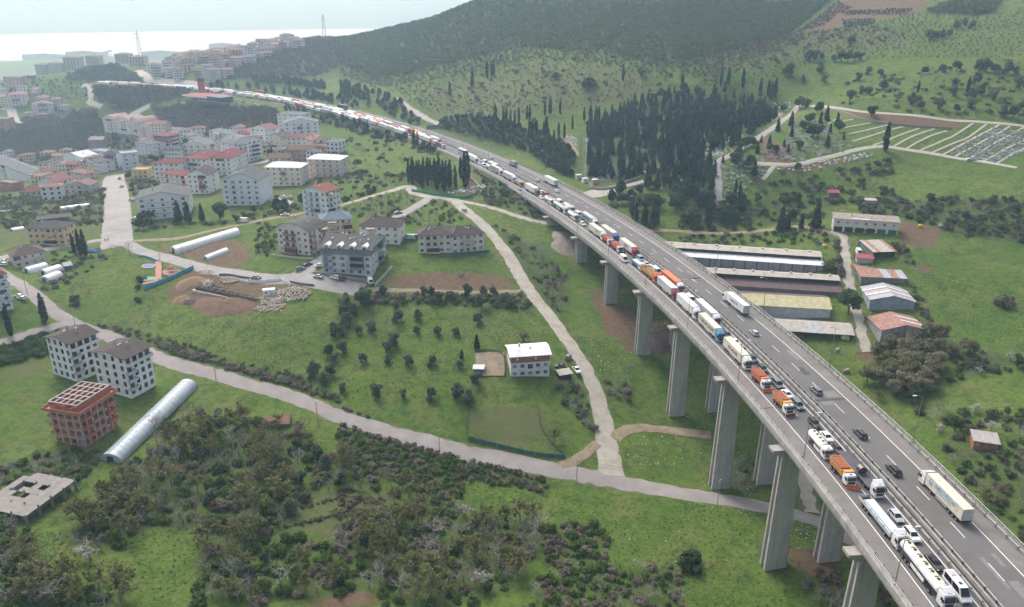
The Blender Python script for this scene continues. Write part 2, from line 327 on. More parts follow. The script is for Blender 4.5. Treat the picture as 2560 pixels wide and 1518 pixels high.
def ground_material():
 m = bpy.data.materials.new('meadow_ground'); m.use_nodes = True; t = m.node_tree; b = t.nodes['Principled BSDF']
 b.inputs['Roughness'].default_value = .95; b.inputs['Specular IOR Level'].default_value = .1
 tc = nn(t, 'ShaderNodeTexCoord'); P = tc.outputs['Object']
 def noise(sc, det=5, rough=.6, vec=P):
  n = nn(t, 'ShaderNodeTexNoise', Scale=sc, Detail=float(det), Roughness=rough); t.links.new(vec, n.inputs['Vector']); return n.outputs[0]
 def rng_(x, a, b_, c=0., d=1.):
  r = nn(t, 'ShaderNodeMapRange'); t.links.new(x, r.inputs[0])
  for k, v in zip((1,2,3,4), (a,b_,c,d)): r.inputs[k].default_value = v
  return r.outputs[0]
 def mix(f, A, B):
  n = nn(t, 'ShaderNodeMix', data_type='RGBA')
  if isinstance(f, float): n.inputs['Factor'].default_value = f
  else: t.links.new(f, n.inputs['Factor'])
  for k, v in (('A',A),('B',B)):
   if isinstance(v, tuple): n.inputs[k].default_value = c4(v)
   else: t.links.new(v, n.inputs[k])
  return n.outputs['Result']
 def math2(op, a, b_):
  n = nn(t, 'ShaderNodeMath', operation=op)
  for k, v in ((0,a),(1,b_)):
   if isinstance(v, (int,float)): n.inputs[k].default_value = v
   else: t.links.new(v, n.inputs[k])
  return n.outputs[0]
 at = nn(t, 'ShaderNodeAttribute', attribute_name='zone'); sp = nn(t, 'ShaderNodeSeparateColor'); t.links.new(at.outputs['Color'], sp.inputs[0])
 big, mid, fine, tiny = noise(.012, 4), noise(.07, 6, .65), noise(.45, 6, .7), noise(1.7, 5, .75)
 g = mix(rng_(big,.38,.62), (.060,.124,.017), (.108,.164,.032))
 g = mix(rng_(mid,.47,.62,0,.85), g, (.145,.165,.048))
 g = mix(rng_(noise(.035,5,.6),.52,.66,0,.7), g, (.082,.112,.036))
 g = mix(rng_(noise(.16,6,.7),.50,.62,0,.85), g, (.034,.080,.015))
 g = mix(rng_(fine,.47,.62,0,.8), g, (.038,.080,.015))
 g = mix(rng_(tiny,.50,.62,0,.6), g, (.175,.205,.060))
 g = mix(rng_(noise(.9,4,.8),.60,.70,0,.55), g, (.13,.105,.065))
 def zone(ch, col, k=.8):
  f = math2('ADD', ch, math2('MULTIPLY', math2('SUBTRACT', math2('ADD', mid, fine), 1.0), k))
  return rng_(f, .35, .65), col
 dry = mix(rng_(fine,.40,.62), (.085,.098,.040), (.150,.128,.078))
 f, _ = zone(sp.outputs[1], None); g = mix(math2('MULTIPLY', f, .55), g, dry)
 scr = mix(rng_(fine,.40,.60), (.050,.100,.020), (.096,.108,.046))
 f, _ = zone(sp.outputs[2], None); g = mix(math2('MULTIPLY', f, .75), g, scr)
 soil = mix(rng_(noise(.6,6,.7),.3,.7), (.100,.066,.042), (.185,.130,.085))
 f, _ = zone(sp.outputs[0], None, .45); g = mix(f, g, soil)
 wood = mix(rng_(mid,.4,.6), (.052,.082,.034), (.088,.102,.052))
 g = mix(math2('MULTIPLY', at.outputs['Alpha'], .9), g, wood)
 t.links.new(g, b.inputs['Base Color'])
 bp = nn(t, 'ShaderNodeBump', Strength=.9, Distance=.6); t.links.new(math2('ADD', fine, math2('MULTIPLY', tiny, .6)), bp.inputs['Height']); t.links.new(bp.outputs[0], b.inputs['Normal'])
 return m
gme.materials.append(ground_material())
ob('ground', gme, kind='structure')
sb = MB(); sb.quad((-6900,2900,-105),(3500,2900,-105),(3500,9400,-105),(-6900,9400,-105))
sb.build('sea', mat('sea_water', (.26,.29,.31), rough=.7, var=.1, scale=.002), kind='structure')
hb = MB(); hb.box(-7200,3800,-200,9700,-160,330)
hm = bpy.data.materials.new('haze_air'); hm.use_nodes = True; t = hm.node_tree; t.nodes.clear()
ho = t.nodes.new('ShaderNodeOutputMaterial'); pv = t.nodes.new('ShaderNodeVolumePrincipled')
pv.inputs['Color'].default_value = (.54,.76,1.0,1); pv.inputs['Absorption Color'].default_value = (1,1,1,1); pv.inputs['Density'].default_value = 0.00022; pv.inputs['Anisotropy'].default_value = .4
t.links.new(pv.outputs[0], ho.inputs['Volume'])
hb.build('haze', hm, kind='stuff')
def smooth_path(pts, step=2.5):
 p = np.array([q[:2] for q in pts], float)
 if len(p) == 2: p = np.array([p[0], (p[0]+p[1])/2, p[1]])
 out = []; n = len(p)
 for i in range(n-1):
  a, b, c, d = p[max(i-1,0)], p[i], p[i+1], p[min(i+2,n-1)]
  k = max(2, int(np.linalg.norm(c-b)/step))
  for j in range(k):
   u = j/k; out.append(.5*((2*b)+(-a+c)*u+(2*a-5*b+4*c-d)*u*u+(-a+3*b-3*c+d)*u**3))
 out.append(p[-1]); return np.array(out)
_rk = [0]; KEEP = []
def road(name, pix, width, m, jit=.35, widths=None, extra=0.0, cross=4):
 pts = [gp(*p)[:2] for p in pix]; P = smooth_path(pts)
 T = np.gradient(P, axis=0); T /= np.maximum(np.linalg.norm(T, axis=1), 1e-6)[:,None]; N = np.stack([-T[:,1], T[:,0]], 1)
 KEEP.extend((P[i][0], P[i][1], (width if widths is None else max(widths))/2+.8) for i in range(0, len(P)))
 _rk[0] += 1; dz = .16+.006*_rk[0]+extra; mb = MB(); n = len(P)
 w = np.full(n, width/2.0) if widths is None else np.interp(np.linspace(0,1,n), np.linspace(0,1,len(widths)), widths)/2
 ja = rng.uniform(-jit,jit,n); jb = rng.uniform(-jit,jit,n); vs = []
 for i in range(n):
  for k in range(cross+1):
   u = -1+2*k/cross; e = w[i]*u+(ja[i] if k == 0 else jb[i] if k == cross else 0)
   q = P[i]+N[i]*e; vs.append((q[0], q[1], float(gz(q[0],q[1]))+dz-(.14 if k in (0,cross) else 0)))
 fs = []
 for i in range(n-1):
  for k in range(cross):
   a = i*(cross+1)+k; fs.append((a, a+cross+1, a+cross+2, a+1)[::-1])
 mb.add(vs, fs); o = mb.build(name, m, smooth=True, kind='structure')
 if width > 3.9 and m is not M_DIRT:
  mb = MB(); vs = []
  for i in range(n):
   for k in range(cross+1):
    u = -1+2*k/cross; e = (w[i]+.75)*u+(rng.uniform(-.55,.55) if k in (0,cross) else 0); q = P[i]+N[i]*e; vs.append((q[0], q[1], float(gz(q[0],q[1]))+dz-.07-(.14 if k in (0,cross) else 0)))
  mb.add(vs, fs); mb.build('verge', M_VERGE, o, smooth=True)
 return P
M_VERGE = mat('verge_soil', (.135,.130,.075), .95, var=.3, scale=.6, dirt=((.06,.10,.025),.9,.5))
M_LANE = mat('lane_asphalt', (.265,.243,.232), .9, var=.16, scale=.25, dirt=((.20,.185,.175),.6,.09))
M_CONC = mat('road_concrete', (.36,.335,.285), .9, var=.18, scale=.35, dirt=((.24,.215,.17),.7,.12))
M_STREET = mat('street_paving', (.30,.285,.275), .9, var=.14, scale=.3, dirt=((.21,.20,.19),.7,.1))
M_DIRT = mat('track_dirt', (.26,.205,.145), .95, var=.25, scale=.5, dirt=((.13,.14,.06),.7,.3))
M_PALE = mat('path_pale', (.36,.34,.295), .9, var=.15, scale=.5)
MAINROAD = [Z('d',-120,460),Z('d',100,590),Z('d',330,760),Z('d',480,870),Z('d',640,945),Z('d',850,1015),Z('d',1200,1165),Z('d',1700,1310),Z('d',2100,1425),Z('h',0,100),Z('h',400,225),Z('h',800,330),Z('h',1200,412),Z('h',1600,495),Z('h',2000,570),Z('i',0,655),Z('i',300,700),Z('i',640,765),Z('i',1000,860),Z('i',1220,980),Z('i',1500,1100)]
road('main_lane', MAINROAD, 6.4, M_LANE)
road('concrete_lane', [Z('e',800,0),Z('e',850,25),Z('e',930,90),Z('e',1060,200),Z('e',1200,370),Z('e',1290,520),Z('e',1400,690),Z('e',1530,850),Z('e',1650,1020),Z('e',1760,1180),Z('e',1850,1370),Z('h',1900,60),Z('h',1930,200),Z('h',1950,350),Z('h',1975,530)], 6, M_CONC, widths=[6,6,6.2,6.4,6.4,6.2,6.2,6.2,6.5,8.5])
road('cluster_lane', ZL('q',(2120,250),(1990,232),(1850,225),(1720,290),(1600,355),(1480,425),(1350,495),(1290,530)), 6, M_STREET)
road('upper_lane', ZL('q',(1850,228),(1740,205),(1640,170),(1590,110),(1400,158),(1200,215),(900,300),(700,340)), 4.5, M_CONC, widths=[5,5,6,6,4,3.5,3,3])
road('underpass_lane', ZL('m',(330,950),(600,990),(900,1050),(1300,1170),(1700,1280),(1950,1310)), 4.2, M_CONC)
road('wide_street', ZL('s',(1085,960),(1085,880),(1090,600),(1075,450),(1055,330),(1080,290)), 14, M_STREET, widths=[15,14.5,14,14,14,13])
road('park_street', ZL('d',(800,285),(900,310),(1050,380),(1350,462),(1600,520),(1900,572),(2150,575),(2350,600),(2640,655)), 7, M_STREET, widths=[8,7,7,7,7,7.5,9,10,9])
road('block_street', ZL('d',(2120,570),(2220,520),(2320,450),(2400,400)), 7.5, M_STREET)
road('north_street', ZL('d',(860,290),(740,292),(460,340),(150,390),(-60,440)), 5, M_STREET)
road('west_lane', ZL('d',(-60,1070),(0,1048),(250,965),(520,885)), 5, M_LANE)
road('garden_track', ZL('d',(960,300),(1150,290),(1300,280),(1600,210),(1900,150),(2230,90),(2500,40)), 4.2, M_DIRT)
road('grove_track', ZL('e',(200,650),(500,662),(800,672),(1100,672),(1340,665)), 3, M_DIRT)
road('short_track', ZL('h',(1600,465),(1700,425),(1790,365),(1880,300)), 3.6, M_DIRT)
road('valley_track', ZL('h',(1990,260),(2060,210),(2150,185),(2300,190),(2502,212),(2700,235)), 4.2, M_DIRT)
road('pier_track', ZL('i',(960,800),(940,730),(905,600),(870,450),(830,330)), 4.5, M_CONC)
road('farm_track', ZL('f',(1090,235),(1180,265),(1200,400),(1230,600),(1275,800),(1320,960),(1355,1110)), 4.2, M_CONC)
road('hill_farm_track', ZL('f',(-250,225),(0,230),(500,236),(700,212),(900,200),(1100,250)), 3, M_DIRT)
road('terrace_path', ZL('c',(955,770),(1150,788),(1400,820),(1900,868),(2200,890),(2560,925)), 3.2, M_PALE, jit=.1)
road('cemetery_path', ZL('c',(520,1190),(700,1198),(860,1195),(1100,1140),(1300,1088),(1450,1068),(1600,1083),(2000,1150),(2450,1222)), 3.4, M_PALE, jit=.1)
road('cemetery_road', ZL('c',(900,740),(850,785),(720,900),(560,1010),(400,1110),(290,1165),(262,1220),(275,1300),(270,1500)), 4.6, M_STREET, jit=.1)
road('cemetery_side_path', ZL('c',(690,1205),(650,1250),(600,1310)), 2.4, M_PALE, jit=.1)
road('wall_bench', ZL('c',(1050,790),(1300,862),(1500,900),(1980,938)), 2.6, mat('bench_stone',(.24,.20,.17),.9,var=.2,scale=.8), jit=.1)
for L in [((1075,905),(1165,850)),((1130,890),(1260,870)),((1180,932),(1390,895)),((1200,982),(1350,950),(1510,910)),((1250,1030),(1450,970),(1620,925)),((1405,1058),(1560,1000),(1740,935)),((1555,1065),(1700,990),(1850,940)),((1650,1082),(1800,1000),(1940,955)),((1740,1098),(1900,1030),(2000,985),(2130,900)),((1830,1112),(2000,1040),(2100,1000),(2230,905)),((1910,1128),(2150,1000),(2320,912)),((2000,1142),(2250,1005),(2400,920)),((2100,1158),(2350,1010),(2500,930)),((2200,1178),(2400,1070),(2520,1020)),((2300,1192),(2420,1120),(2520,1075))]:
 road('terrace_step_path', ZL('c',*L), 1.3, M_PALE, jit=.08, cross=2)
road('yard', ZL('e',(1090,1112),(1092,1285)), 10.5, M_DIRT, jit=.2)
road('roadside_apron', ZL('u',(330,1330),(480,1300),(620,1265),(860,1195),(1130,1130)), 9, M_PALE, widths=[9,12,8,4.5,4])
road('hillside_lane', ZL('b',(400,715),(480,770),(560,825),(640,870),(720,905)), 4, M_PALE)
road('gravel_lane', ZL('u',(60,540),(130,640),(200,740),(240,810)), 4, M_DIRT)
road('far_bend_lane', ZL('a',(600,640),(650,650),(662,690),(640,730),(680,760),(740,780)), 6, M_PALE)
road('hill_town_street', ZL('a',(1000,515),(1060,560),(1130,580),(1220,600),(1330,610),(1440,622)), 12, M_PALE)
road('quarry_lane', ZL('a',(940,850),(1000,815),(1090,770)), 8, M_PALE)
road('valley_street', ZL('a',(20,785),(80,800),(95,850),(130,905)), 10, M_PALE)
road('town_street', ZL('a',(1690,1220),(1850,1195),(2000,1160),(2150,1130)), 7, M_PALE)
road('town_lane', ZL('a',(1700,1255),(1800,1265),(1930,1285),(2000,1310)), 6, M_PALE)
road('car_park_lane', ZL('p',(2350,1190),(2500,1230),(2700,1300),(2780,1310)), 7, M_PALE)
M_ASPH = mat('asphalt', (.125,.121,.118), .85, var=.14, scale=.12, dirt=((.150,.145,.140),.55,.05))
M_SHOULDER = mat('shoulder_asphalt', (.190,.178,.168), .9, var=.16, scale=.2, dirt=((.13,.115,.10),.6,.15))
M_WHITE = mat('road_paint', (.72,.72,.70), .7, var=.18, scale=1.5)
def strip(name, s0, s1, u0, u1, z, m, ds=6.0, parent=None, **kw):
 mb = MB(); n = max(1, int(math.ceil((s1-s0)/ds))); vs = []
 for i in range(n+1):
  s = s0+(s1-s0)*i/n; vs += [hw(s,u0,z), hw(s,u1,z)]
 fs = [(2*i, 2*i+1, 2*i+3, 2*i+2)[::-1] for i in range(n)]
 mb.add(vs, fs); return mb.build(name, m, parent, **kw)
def bar(mb, s0, s1, u0, u1, z0, z1, ds=6.0, m=0):
 n = max(1, int(math.ceil((s1-s0)/ds))); secs = []
 for i in range(n+1):
  s = s0+(s1-s0)*i/n; secs.append([hw(s,u0,z0), hw(s,u1,z0), hw(s,u1,z1), hw(s,u0,z1)])
 mb.loft(secs, m)
hwl = strip('inbound_carriageway', S0, S1, 12.4, 26.2, RD+.02, M_ASPH, kind='structure')
strip('merge_lane', 585, 790, 26.2, 31.5, RD+.01, M_ASPH, kind='structure')
hwr = strip('outbound_carriageway', S0, S1, -4.0, 10.4, RD+.02, M_ASPH, kind='structure')
strip('hard_shoulder', S0, S1, 22.2, 26.2, RD+.026, M_SHOULDER, parent=hwl)
strip('hard_shoulder', S0, S1, -4.0, -.15, RD+.026, M_SHOULDER, parent=hwr)
for u, pr in ((0,hwr),(9.2,hwr),(13.6,hwl),(22.0,hwl)):
 strip('edge_line', S0, S1, u-.11, u+.11, RD+.032, M_WHITE, parent=pr)
dash = 0
for u, pr in ((4.6,hwr),(17.8,hwl)):
 s = S0+3
 while s < 700:
  strip('lane_dash', s, s+5.2, u-.09, u+.09, RD+.032, M_WHITE, ds=6, parent=pr); s += 13.0
M_PATCH = mat('patch_concrete', (.19,.185,.185), .9, var=.2, scale=.6)
M_PATCHD = mat('patch_dark', (.075,.075,.078), .9, var=.2, scale=.6)
for s_, ds_, u_, du, mm_ in [(96,7,1.3,1.5,M_PATCH),(86,5,3.6,2.0,M_PATCHD),(72,3.5,3.5,5,M_PATCH),(68,2,6,4,M_PATCH),(-8,6,3.0,2.2,M_PATCH),(-4,9,5.0,.9,M_PATCH),(2,4,2.0,1.0,M_PATCH),(176,5,2.2,1.4,M_PATCH),(170,2.2,3.2,5.5,M_PATCH),(70,1.2,4.6,8.8,M_PATCHD),(171,1.0,4.6,8.8,M_PATCH)]:
 strip('road_patch', s_, s_+ds_, u_-du/2, u_+du/2, RD+.029, mm_, parent=hwr)
for s_ in (68, 148, 228, 308):
 strip('expansion_joint', s_, s_+.6, 12.5, 26.1, RD+.030, M_PATCH if s_ != 68 else M_PATCHD, parent=hwl)
M_VC = mat('viaduct_concrete', (.36,.345,.325), .9, var=.14, scale=.35, dirt=((.17,.155,.135),.7,.22,.35))
M_VC2 = mat('pier_concrete', (.42,.405,.38), .9, var=.12, scale=.3, dirt=((.22,.205,.185),.75,.5,.10))
M_STEEL = mat('galvanised_steel', (.36,.36,.35), .5, .6, var=.2, scale=.8, dirt=((.16,.12,.09),.5,.6))
M_RUST = mat('weathered_bracket', (.085,.072,.062), .8, .2, var=.3, scale=2)
via = thing('viaduct', 'tall concrete motorway viaduct on wall piers carrying the traffic jam across the valley', 'bridge', (0,0,0))
for u0, u1 in ((12.0,27.0),(-4.9,10.8)):
 mb = MB(); bar(mb, S0, SAB+6, u0, u1, RD-.55, RD); mb.build('deck_slab', M_VC, via)
 for k in range(4):
  uu = u0+1.0+(u1-u0-2.0)*k/3; mb = MB(); bar(mb, S0, SAB+2, uu-.5, uu+.5, RD-2.5, RD-.55); mb.build('girder', M_VC, via)
 mb = MB(); bar(mb, S0, SAB+12, u1-.75 if u1 > 20 else u0, u1 if u1 > 20 else u0+.75, RD, RD+.28); mb.build('kerb_walkway', M_VC, via)
 mb = MB(); bar(mb, S0, SAB+4, u1-.02 if u1 > 20 else u0-.22, u1+.22 if u1 > 20 else u0+.02, RD-1.0, RD+.3); mb.build('fascia', M_VC, via)
for u in (10.55, 12.2):
 mb = MB(); bar(mb, S0, SAB+60, u-.2, u+.2, RD-.02, RD+.35); mb.build('median_kerb', M_VC, via)
def groundz(x, y): return float(gz(x, y))
PIERS = []
for (x, y) in [(73,95),(72,135),(70.5,175),(66,214),(61,253.5),(53.5,288),(45,324),(36,360),(23,396)]:
 s, u = hw_su(x, y); PIERS.append(s)
for s in PIERS:
 for uc, half in ((24.2,5.2),(9.2,6.0)):
  x, y, _ = hw(s, uc); g = groundz(x, y)-1.5; top = RD-4.2; a = hwdir(s)
  if top-g < 3: top = g+3
  hgt = top-g; k = .028*hgt
  mb = MB()
  def sec(z, wu, wl):
   f_, gdp = .62*wl/2.6, .7
   h = wl/2; w_ = wu/2
   return [(-w_,-h,z),(w_,-h,z),(w_,-h+f_,z),(w_-gdp,-h+f_,z),(w_-gdp,h-f_,z),(w_,h-f_,z),(w_,h,z),(-w_,h,z),(-w_,h-f_,z),(-w_+gdp,h-f_,z),(-w_+gdp,-h+f_,z),(-w_,-h+f_,z)]
  mb.loft([sec(0, 5.3+k, 2.7+k*.5), sec(hgt, 5.0, 2.5)])
  p = mb.build('pier', M_VC2, via, loc=(x, y, g), rz=a-math.pi/2)
  mb = MB(); mb.extr_y([(-half,1.0),(-half,1.7),(half,1.7),(half,1.0),(3.2,0),(-3.2,0)], -1.45, 1.45)
  mb.build('pier_cap', M_VC, via, loc=(x, y, top), rz=a-math.pi/2)
x, y, _ = hw(SAB+3, 11); mb = MB(); mb.box(-16.5,16.5,-2,2,-12,-2.5); mb.build('abutment', M_VC, via, loc=(x,y,RD), rz=hwdir(SAB+3)-math.pi/2)
def post_mesh(h):
 mb = MB(); mb.box(-.06,.06,-.08,.08,0,h); mb.box(-.25,.06,-.06,.06,h-.42,h-.30); mb.add([(.06,-.3,h-.05),(.3,0,h-.5),(.06,.3,h-.05)],[(0,1,2)]); mb.box(-.3,.28,-.28,-.2,h-.18,h-.1); mb.box(-.3,.28,.2,.28,h-.18,h-.1)
 return mb.mesh('barrier_post', M_RUST)
PM = post_mesh(.85); stuff = MB(); npost = 0
for u, s_end, base in ((26.0,640,.02),(12.95,760,.02),(9.95,760,.02),(-3.7,560,.02)):
 mb = MB(); bar(mb, S0, s_end, u-.05, u+.05, RD+.50, RD+.80, ds=5); mb.build('guard_rail', M_STEEL, via)
 s = S0+1
 while s < s_end:
  if s < 215:
   x, y, z = hw(s, u+(.12 if u in (26.0,9.95) else -.12), RD); ob('barrier_post', PM, via, loc=(x,y,z), rz=hwdir(s)+(0 if u in (26.0, 9.95) else math.pi)); npost += 1
  else:
   x, y, z = hw(s, u+.1); stuff.box(x-.09,x+.09,y-.09,y+.09,z,z+.85)
  s += 3.6 if s < 215 else 4.0
stuff.build('far_barrier_posts', M_RUST, via, kind='stuff')
M_RAILL = mat('handrail_paint', (.62,.62,.60), .5, .3, var=.12)
for u in (26.85, -4.75):
 mb = MB(); bar(mb, S0, SAB+10, u-.05, u+.05, RD+1.28, RD+1.40); bar(mb, S0, SAB+10, u-.03, u+.03, RD+.75, RD+.80); mb.build('handrail', M_RAILL, via)
 mb = MB(); s = S0
 while s < SAB+10:
  x, y, z = hw(s, u); mb.box(x-.04,x+.04,y-.04,y+.04,z+.2,z+1.3); s += 2.5
 mb.build('handrail_posts', M_RAILL, via, kind='stuff')
mm_ = bpy.data.materials.new('wire_mesh'); mm_.use_nodes = True; t = mm_.node_tree; b = t.nodes['Principled BSDF']
b.inputs['Base Color'].default_value = (.12,.14,.12,1); b.inputs['Alpha'].default_value = .45
mb = MB(); n_ = 70
for i in range(n_):
 sa = S0+(SAB-S0)*i/n_; sb_ = S0+(SAB-S0)*(i+1)/n_; mb.quad(hw(sa,-4.8,RD+.25),hw(sb_,-4.8,RD+.25),hw(sb_,-4.8,RD+1.3),hw(sa,-4.8,RD+1.3))
mb.build('mesh_panel', mm_, via)
M_GLASS = mat('vehicle_glass', (.012,.016,.020), .08, var=0, spec=.6)
M_TYRE = mat('tyre_rubber', (.018,.018,.018), .9, var=0)
M_RIM = mat('wheel_rim', (.34,.34,.35), .4, .6, var=0)
M_BLACK = mat('black_plastic', (.022,.022,.024), .6, var=0)
M_CHAS = mat('chassis_dark', (.05,.05,.052), .7, var=.2)
M_LAMP = mat('lamp_lens', (.75,.75,.72), .15, var=0)
M_RED = mat('red_lens', (.42,.02,.02), .25, var=0)
M_ALU = mat('trailer_alloy', (.42,.43,.44), .45, .4, var=.15, scale=.8)
PAINT = {}
def paint(c, name=None):
 table = {'white':(.74,.75,.75),'cream':(.66,.62,.50),'black':(.014,.014,.016),'dark':(.035,.038,.045),'grey':(.16,.17,.18),'silver':(.46,.48,.50),'navy':(.022,.030,.065),
    'red':(.40,.018,.03),'darkred':(.24,.02,.03),'orange':(.72,.14,.015),'yellow':(.70,.31,.02),'blue':(.03,.16,.42),'skyblue':(.06,.30,.48),'greyblue':(.26,.36,.42),'teal':(.30,.50,.45),'lightgrey':(.50,.51,.52),'green':(.06,.22,.08),'boxgrey':(.30,.30,.30),'sand':(.55,.42,.12)}
 if c not in PAINT: PAINT[c] = mat('paint_'+c, table[c], .38, var=.07, scale=.9, coat=.25, dirt=((.20,.18,.15),.42,.6))
 return PAINT[c]
def wheel_mesh(r, w, n=12):
 mb = MB(); mb.tube((-w/2,0,0),(w/2,0,0), r, r, n); tm = mb.mesh('wheel', M_TYRE, False)
 mb = MB(); mb.tube((-w/2-.012,0,0),(w/2+.012,0,0), r*.6, r*.6, 10); return tm, mb.mesh('rim', M_RIM)
WCAR, WTRK = wheel_mesh(.33,.22), wheel_mesh(.50,.34)
def wheels(root, spots, W, detail=True, r=.33):
 for x, y in spots:
  o = ob('wheel', W[0], root, loc=(x, y, r))
  if detail: ob('rim', W[1], o)
def setpaint(o, m, i=0):
 s = o.material_slots[i]; s.link = 'OBJECT'; s.material = m
CT = {}
def car_parts(kind):
 if kind in CT: return CT[kind]
 D = {'sedan':(4.6,1.82,1.44,.92,[(-2.3,.36),(-2.3,.78),(-2.2,.98),(-1.5,1.0),(.95,.95),(2.0,.80),(2.28,.62),(2.3,.34)],(-1.75,1.15),(-.85,.35)),
   'hatch':(4.15,1.80,1.50,.95,[(-2.07,.36),(-2.07,.85),(-1.95,1.0),(-1.4,1.02),(.95,.98),(1.8,.82),(2.05,.62),(2.07,.34)],(-1.95,1.15),(-1.55,.30)),
   'suv':(4.65,1.90,1.68,1.05,[(-2.32,.42),(-2.32,.95),(-2.2,1.1),(-1.5,1.1),(1.1,1.06),(2.05,.95),(2.3,.72),(2.32,.40)],(-2.2,1.2),(-1.85,.40)),
   'van':(4.95,1.92,1.95,1.10,[(-2.47,.42),(-2.47,1.05),(-2.4,1.15),(-1.5,1.15),(1.3,1.10),(2.2,.98),(2.45,.72),(2.47,.40)],(-2.42,1.65),(-2.25,.75)),
   'pickup':(5.2,1.88,1.75,1.05,[(-2.6,.45),(-2.6,1.02),(-2.5,1.06),(-1.5,1.06),(1.2,1.06),(2.3,.98),(2.58,.74),(2.6,.42)],(-.95,1.25),(-.75,.55)),
   'minibus':(6.9,2.02,2.65,1.25,[(-3.45,.45),(-3.45,1.2),(-3.42,1.3),(-1.5,1.3),(2.4,1.28),(3.0,1.15),(3.4,.85),(3.45,.42)],(-3.42,2.85),(-3.35,1.75)),
   'panelvan':(5.9,2.02,2.45,1.20,[(-2.95,.45),(-2.95,1.15),(-2.93,1.25),(-1.5,1.25),(1.9,1.22),(2.55,1.10),(2.92,.82),(2.95,.42)],(-2.93,2.35),(-2.88,1.35))}
 L, W, H, belt, prof, g0, g1 = D[kind]; w = W/2
 mb = MB(); secs = []
 for x, k in ((-w,.93),(-w+.10,1.0),(w-.10,1.0),(w,.93)):
  secs.append([(x, y*(1 if abs(x) < w-.05 else .975), .34+(z-.34)*(1.0 if k == 1 else .93)) for y, z in prof])
 mb.loft(secs); body = mb.mesh('body', paint('white'), False)
 zt = H; wb, wt = w-.06, w-.26 if H < 1.9 else w-.14
 B = [(-wb,g0[0],belt),(wb,g0[0],belt),(wb,g0[1],belt),(-wb,g0[1],belt)]; T = [(-wt,g1[0],zt),(wt,g1[0],zt),(wt,g1[1],zt),(-wt,g1[1],zt)]
 mb = MB(); mb.hexa(B+T); cab = mb.mesh('cabin', paint('white'))
 def pane(a, b, c, d, i0=.10, i1=.90, j0=.12, j1=.92, off=.02):
  a, b, c, d = map(Vector, (a,b,c,d)); n = (b-a).cross(d-a).normalized()*off
  P = lambda u, v: (a*(1-u)+b*u)*(1-v)+(d*(1-u)+c*u)*v+n
  m_ = MB(); m_.quad(P(i0,j0),P(i1,j0),P(i1,j1),P(i0,j1)); return m_
 ws = pane(B[2],B[3],T[3],T[2],.05,.95,.08,.94).mesh('windscreen', M_GLASS)
 rw = pane(B[0],B[1],T[1],T[0],.10,.90,.15,.90).mesh('rear_window', M_GLASS)
 sides = []
 for q in ((B[1],B[2],T[2],T[1]),(B[3],B[0],T[0],T[3])):
  r_ = q is not None; fl = q[0] == B[1]
  if kind == 'panelvan': sides.append(pane(*q,*((.74,.94) if fl else (.06,.26)),.1,.9).mesh('side_window', M_GLASS))
  else:
   sides.append(pane(*q,.08,.50).mesh('side_window', M_GLASS)); sides.append(pane(*q,.54,.92).mesh('side_window', M_GLASS))
 mb = MB(); mb.box(-.17,.17,-.07,.07,-.06,.07); hl = mb.mesh('headlight', M_LAMP)
 mb = MB(); mb.box(-.15,.15,-.05,.05,-.1,.1); tl = mb.mesh('tail_light', M_RED)
 mb = MB(); mb.box(-.55,.55,-.03,.03,-.09,.09); gr = mb.mesh('grille', M_BLACK)
 mb = MB(); mb.box(-.26,.26,-.012,.012,-.06,.06); pl = mb.mesh('number_plate', paint('white'))
 fy = prof[-1][0]; ry = prof[0][0]
 parts = [('body',body,None,True),('cabin',cab,None,True),('windscreen',ws,None,False),('rear_window',rw,None,False)]+[('side_window',s_,None,False) for s_ in sides]
 parts += [('headlight',hl,(sx*(w-.30),fy-.06,.68 if H < 1.9 else .85),False) for sx in (-1,1)]+[('tail_light',tl,(sx*(w-.22),ry+.0,.85),False) for sx in (-1,1)]
 parts += [('grille',gr,(0,fy-.005,.50),False),('number_plate',pl,(0,ry-.005,.62),False)]
 if kind == 'pickup':
  mb = MB(); mb.box(-w+.12,w-.12,-2.5,-1.05,1.0,1.07); parts.append(('load_bed',mb.mesh('load_bed', M_BLACK),None,False))
 if kind == 'minibus':
  mb = MB()
  mb.box(-.3,.3,.2,.9,H,H+.05); parts.append(('roof_hatch', mb.mesh('roof_hatch', M_BLACK), None, False))
  mb = MB(); mb.box(-.5,.5,-2.6,-1.6,H,H+.16); parts.append(('air_conditioner', mb.mesh('air_conditioner', paint('lightgrey')), None, False))
 if kind == 'suv' :
  for sx in (-1,1):
   mb = MB(); mb.box(sx*(wt-.05)-.02,sx*(wt-.05)+.02,g1[0]+.1,g1[1]-.1,H,H+.05); parts.append(('roof_rail', mb.mesh('roof_rail', M_RIM), None, False))
 CT[kind] = (parts, [(sx*(w-.10), y) for sx in (-1,1) for y in (-L*.29, L*.31)]); return CT[kind]
def car(kind, col, loc, rz, label, group=None, detail=2, name=None):
 parts, ws = car_parts(kind); nm = name or {'sedan':'car','hatch':'car','suv':'car','van':'van','minibus':'minibus','panelvan':'van','pickup':'pickup_truck'}[kind]
 r = thing(nm, label, {'car':'car','van':'van','minibus':'minibus','pickup_truck':'pickup'}[nm], loc, rz, group); p = paint(col)
 for n, me, l, pt in parts:
  if detail < 2 and n in ('number_plate','roof_rail','grille'): continue
  o = ob(n, me, r, loc=l)
  if pt: setpaint(o, p)
 wheels(r, ws, WCAR, detail > 1); return r
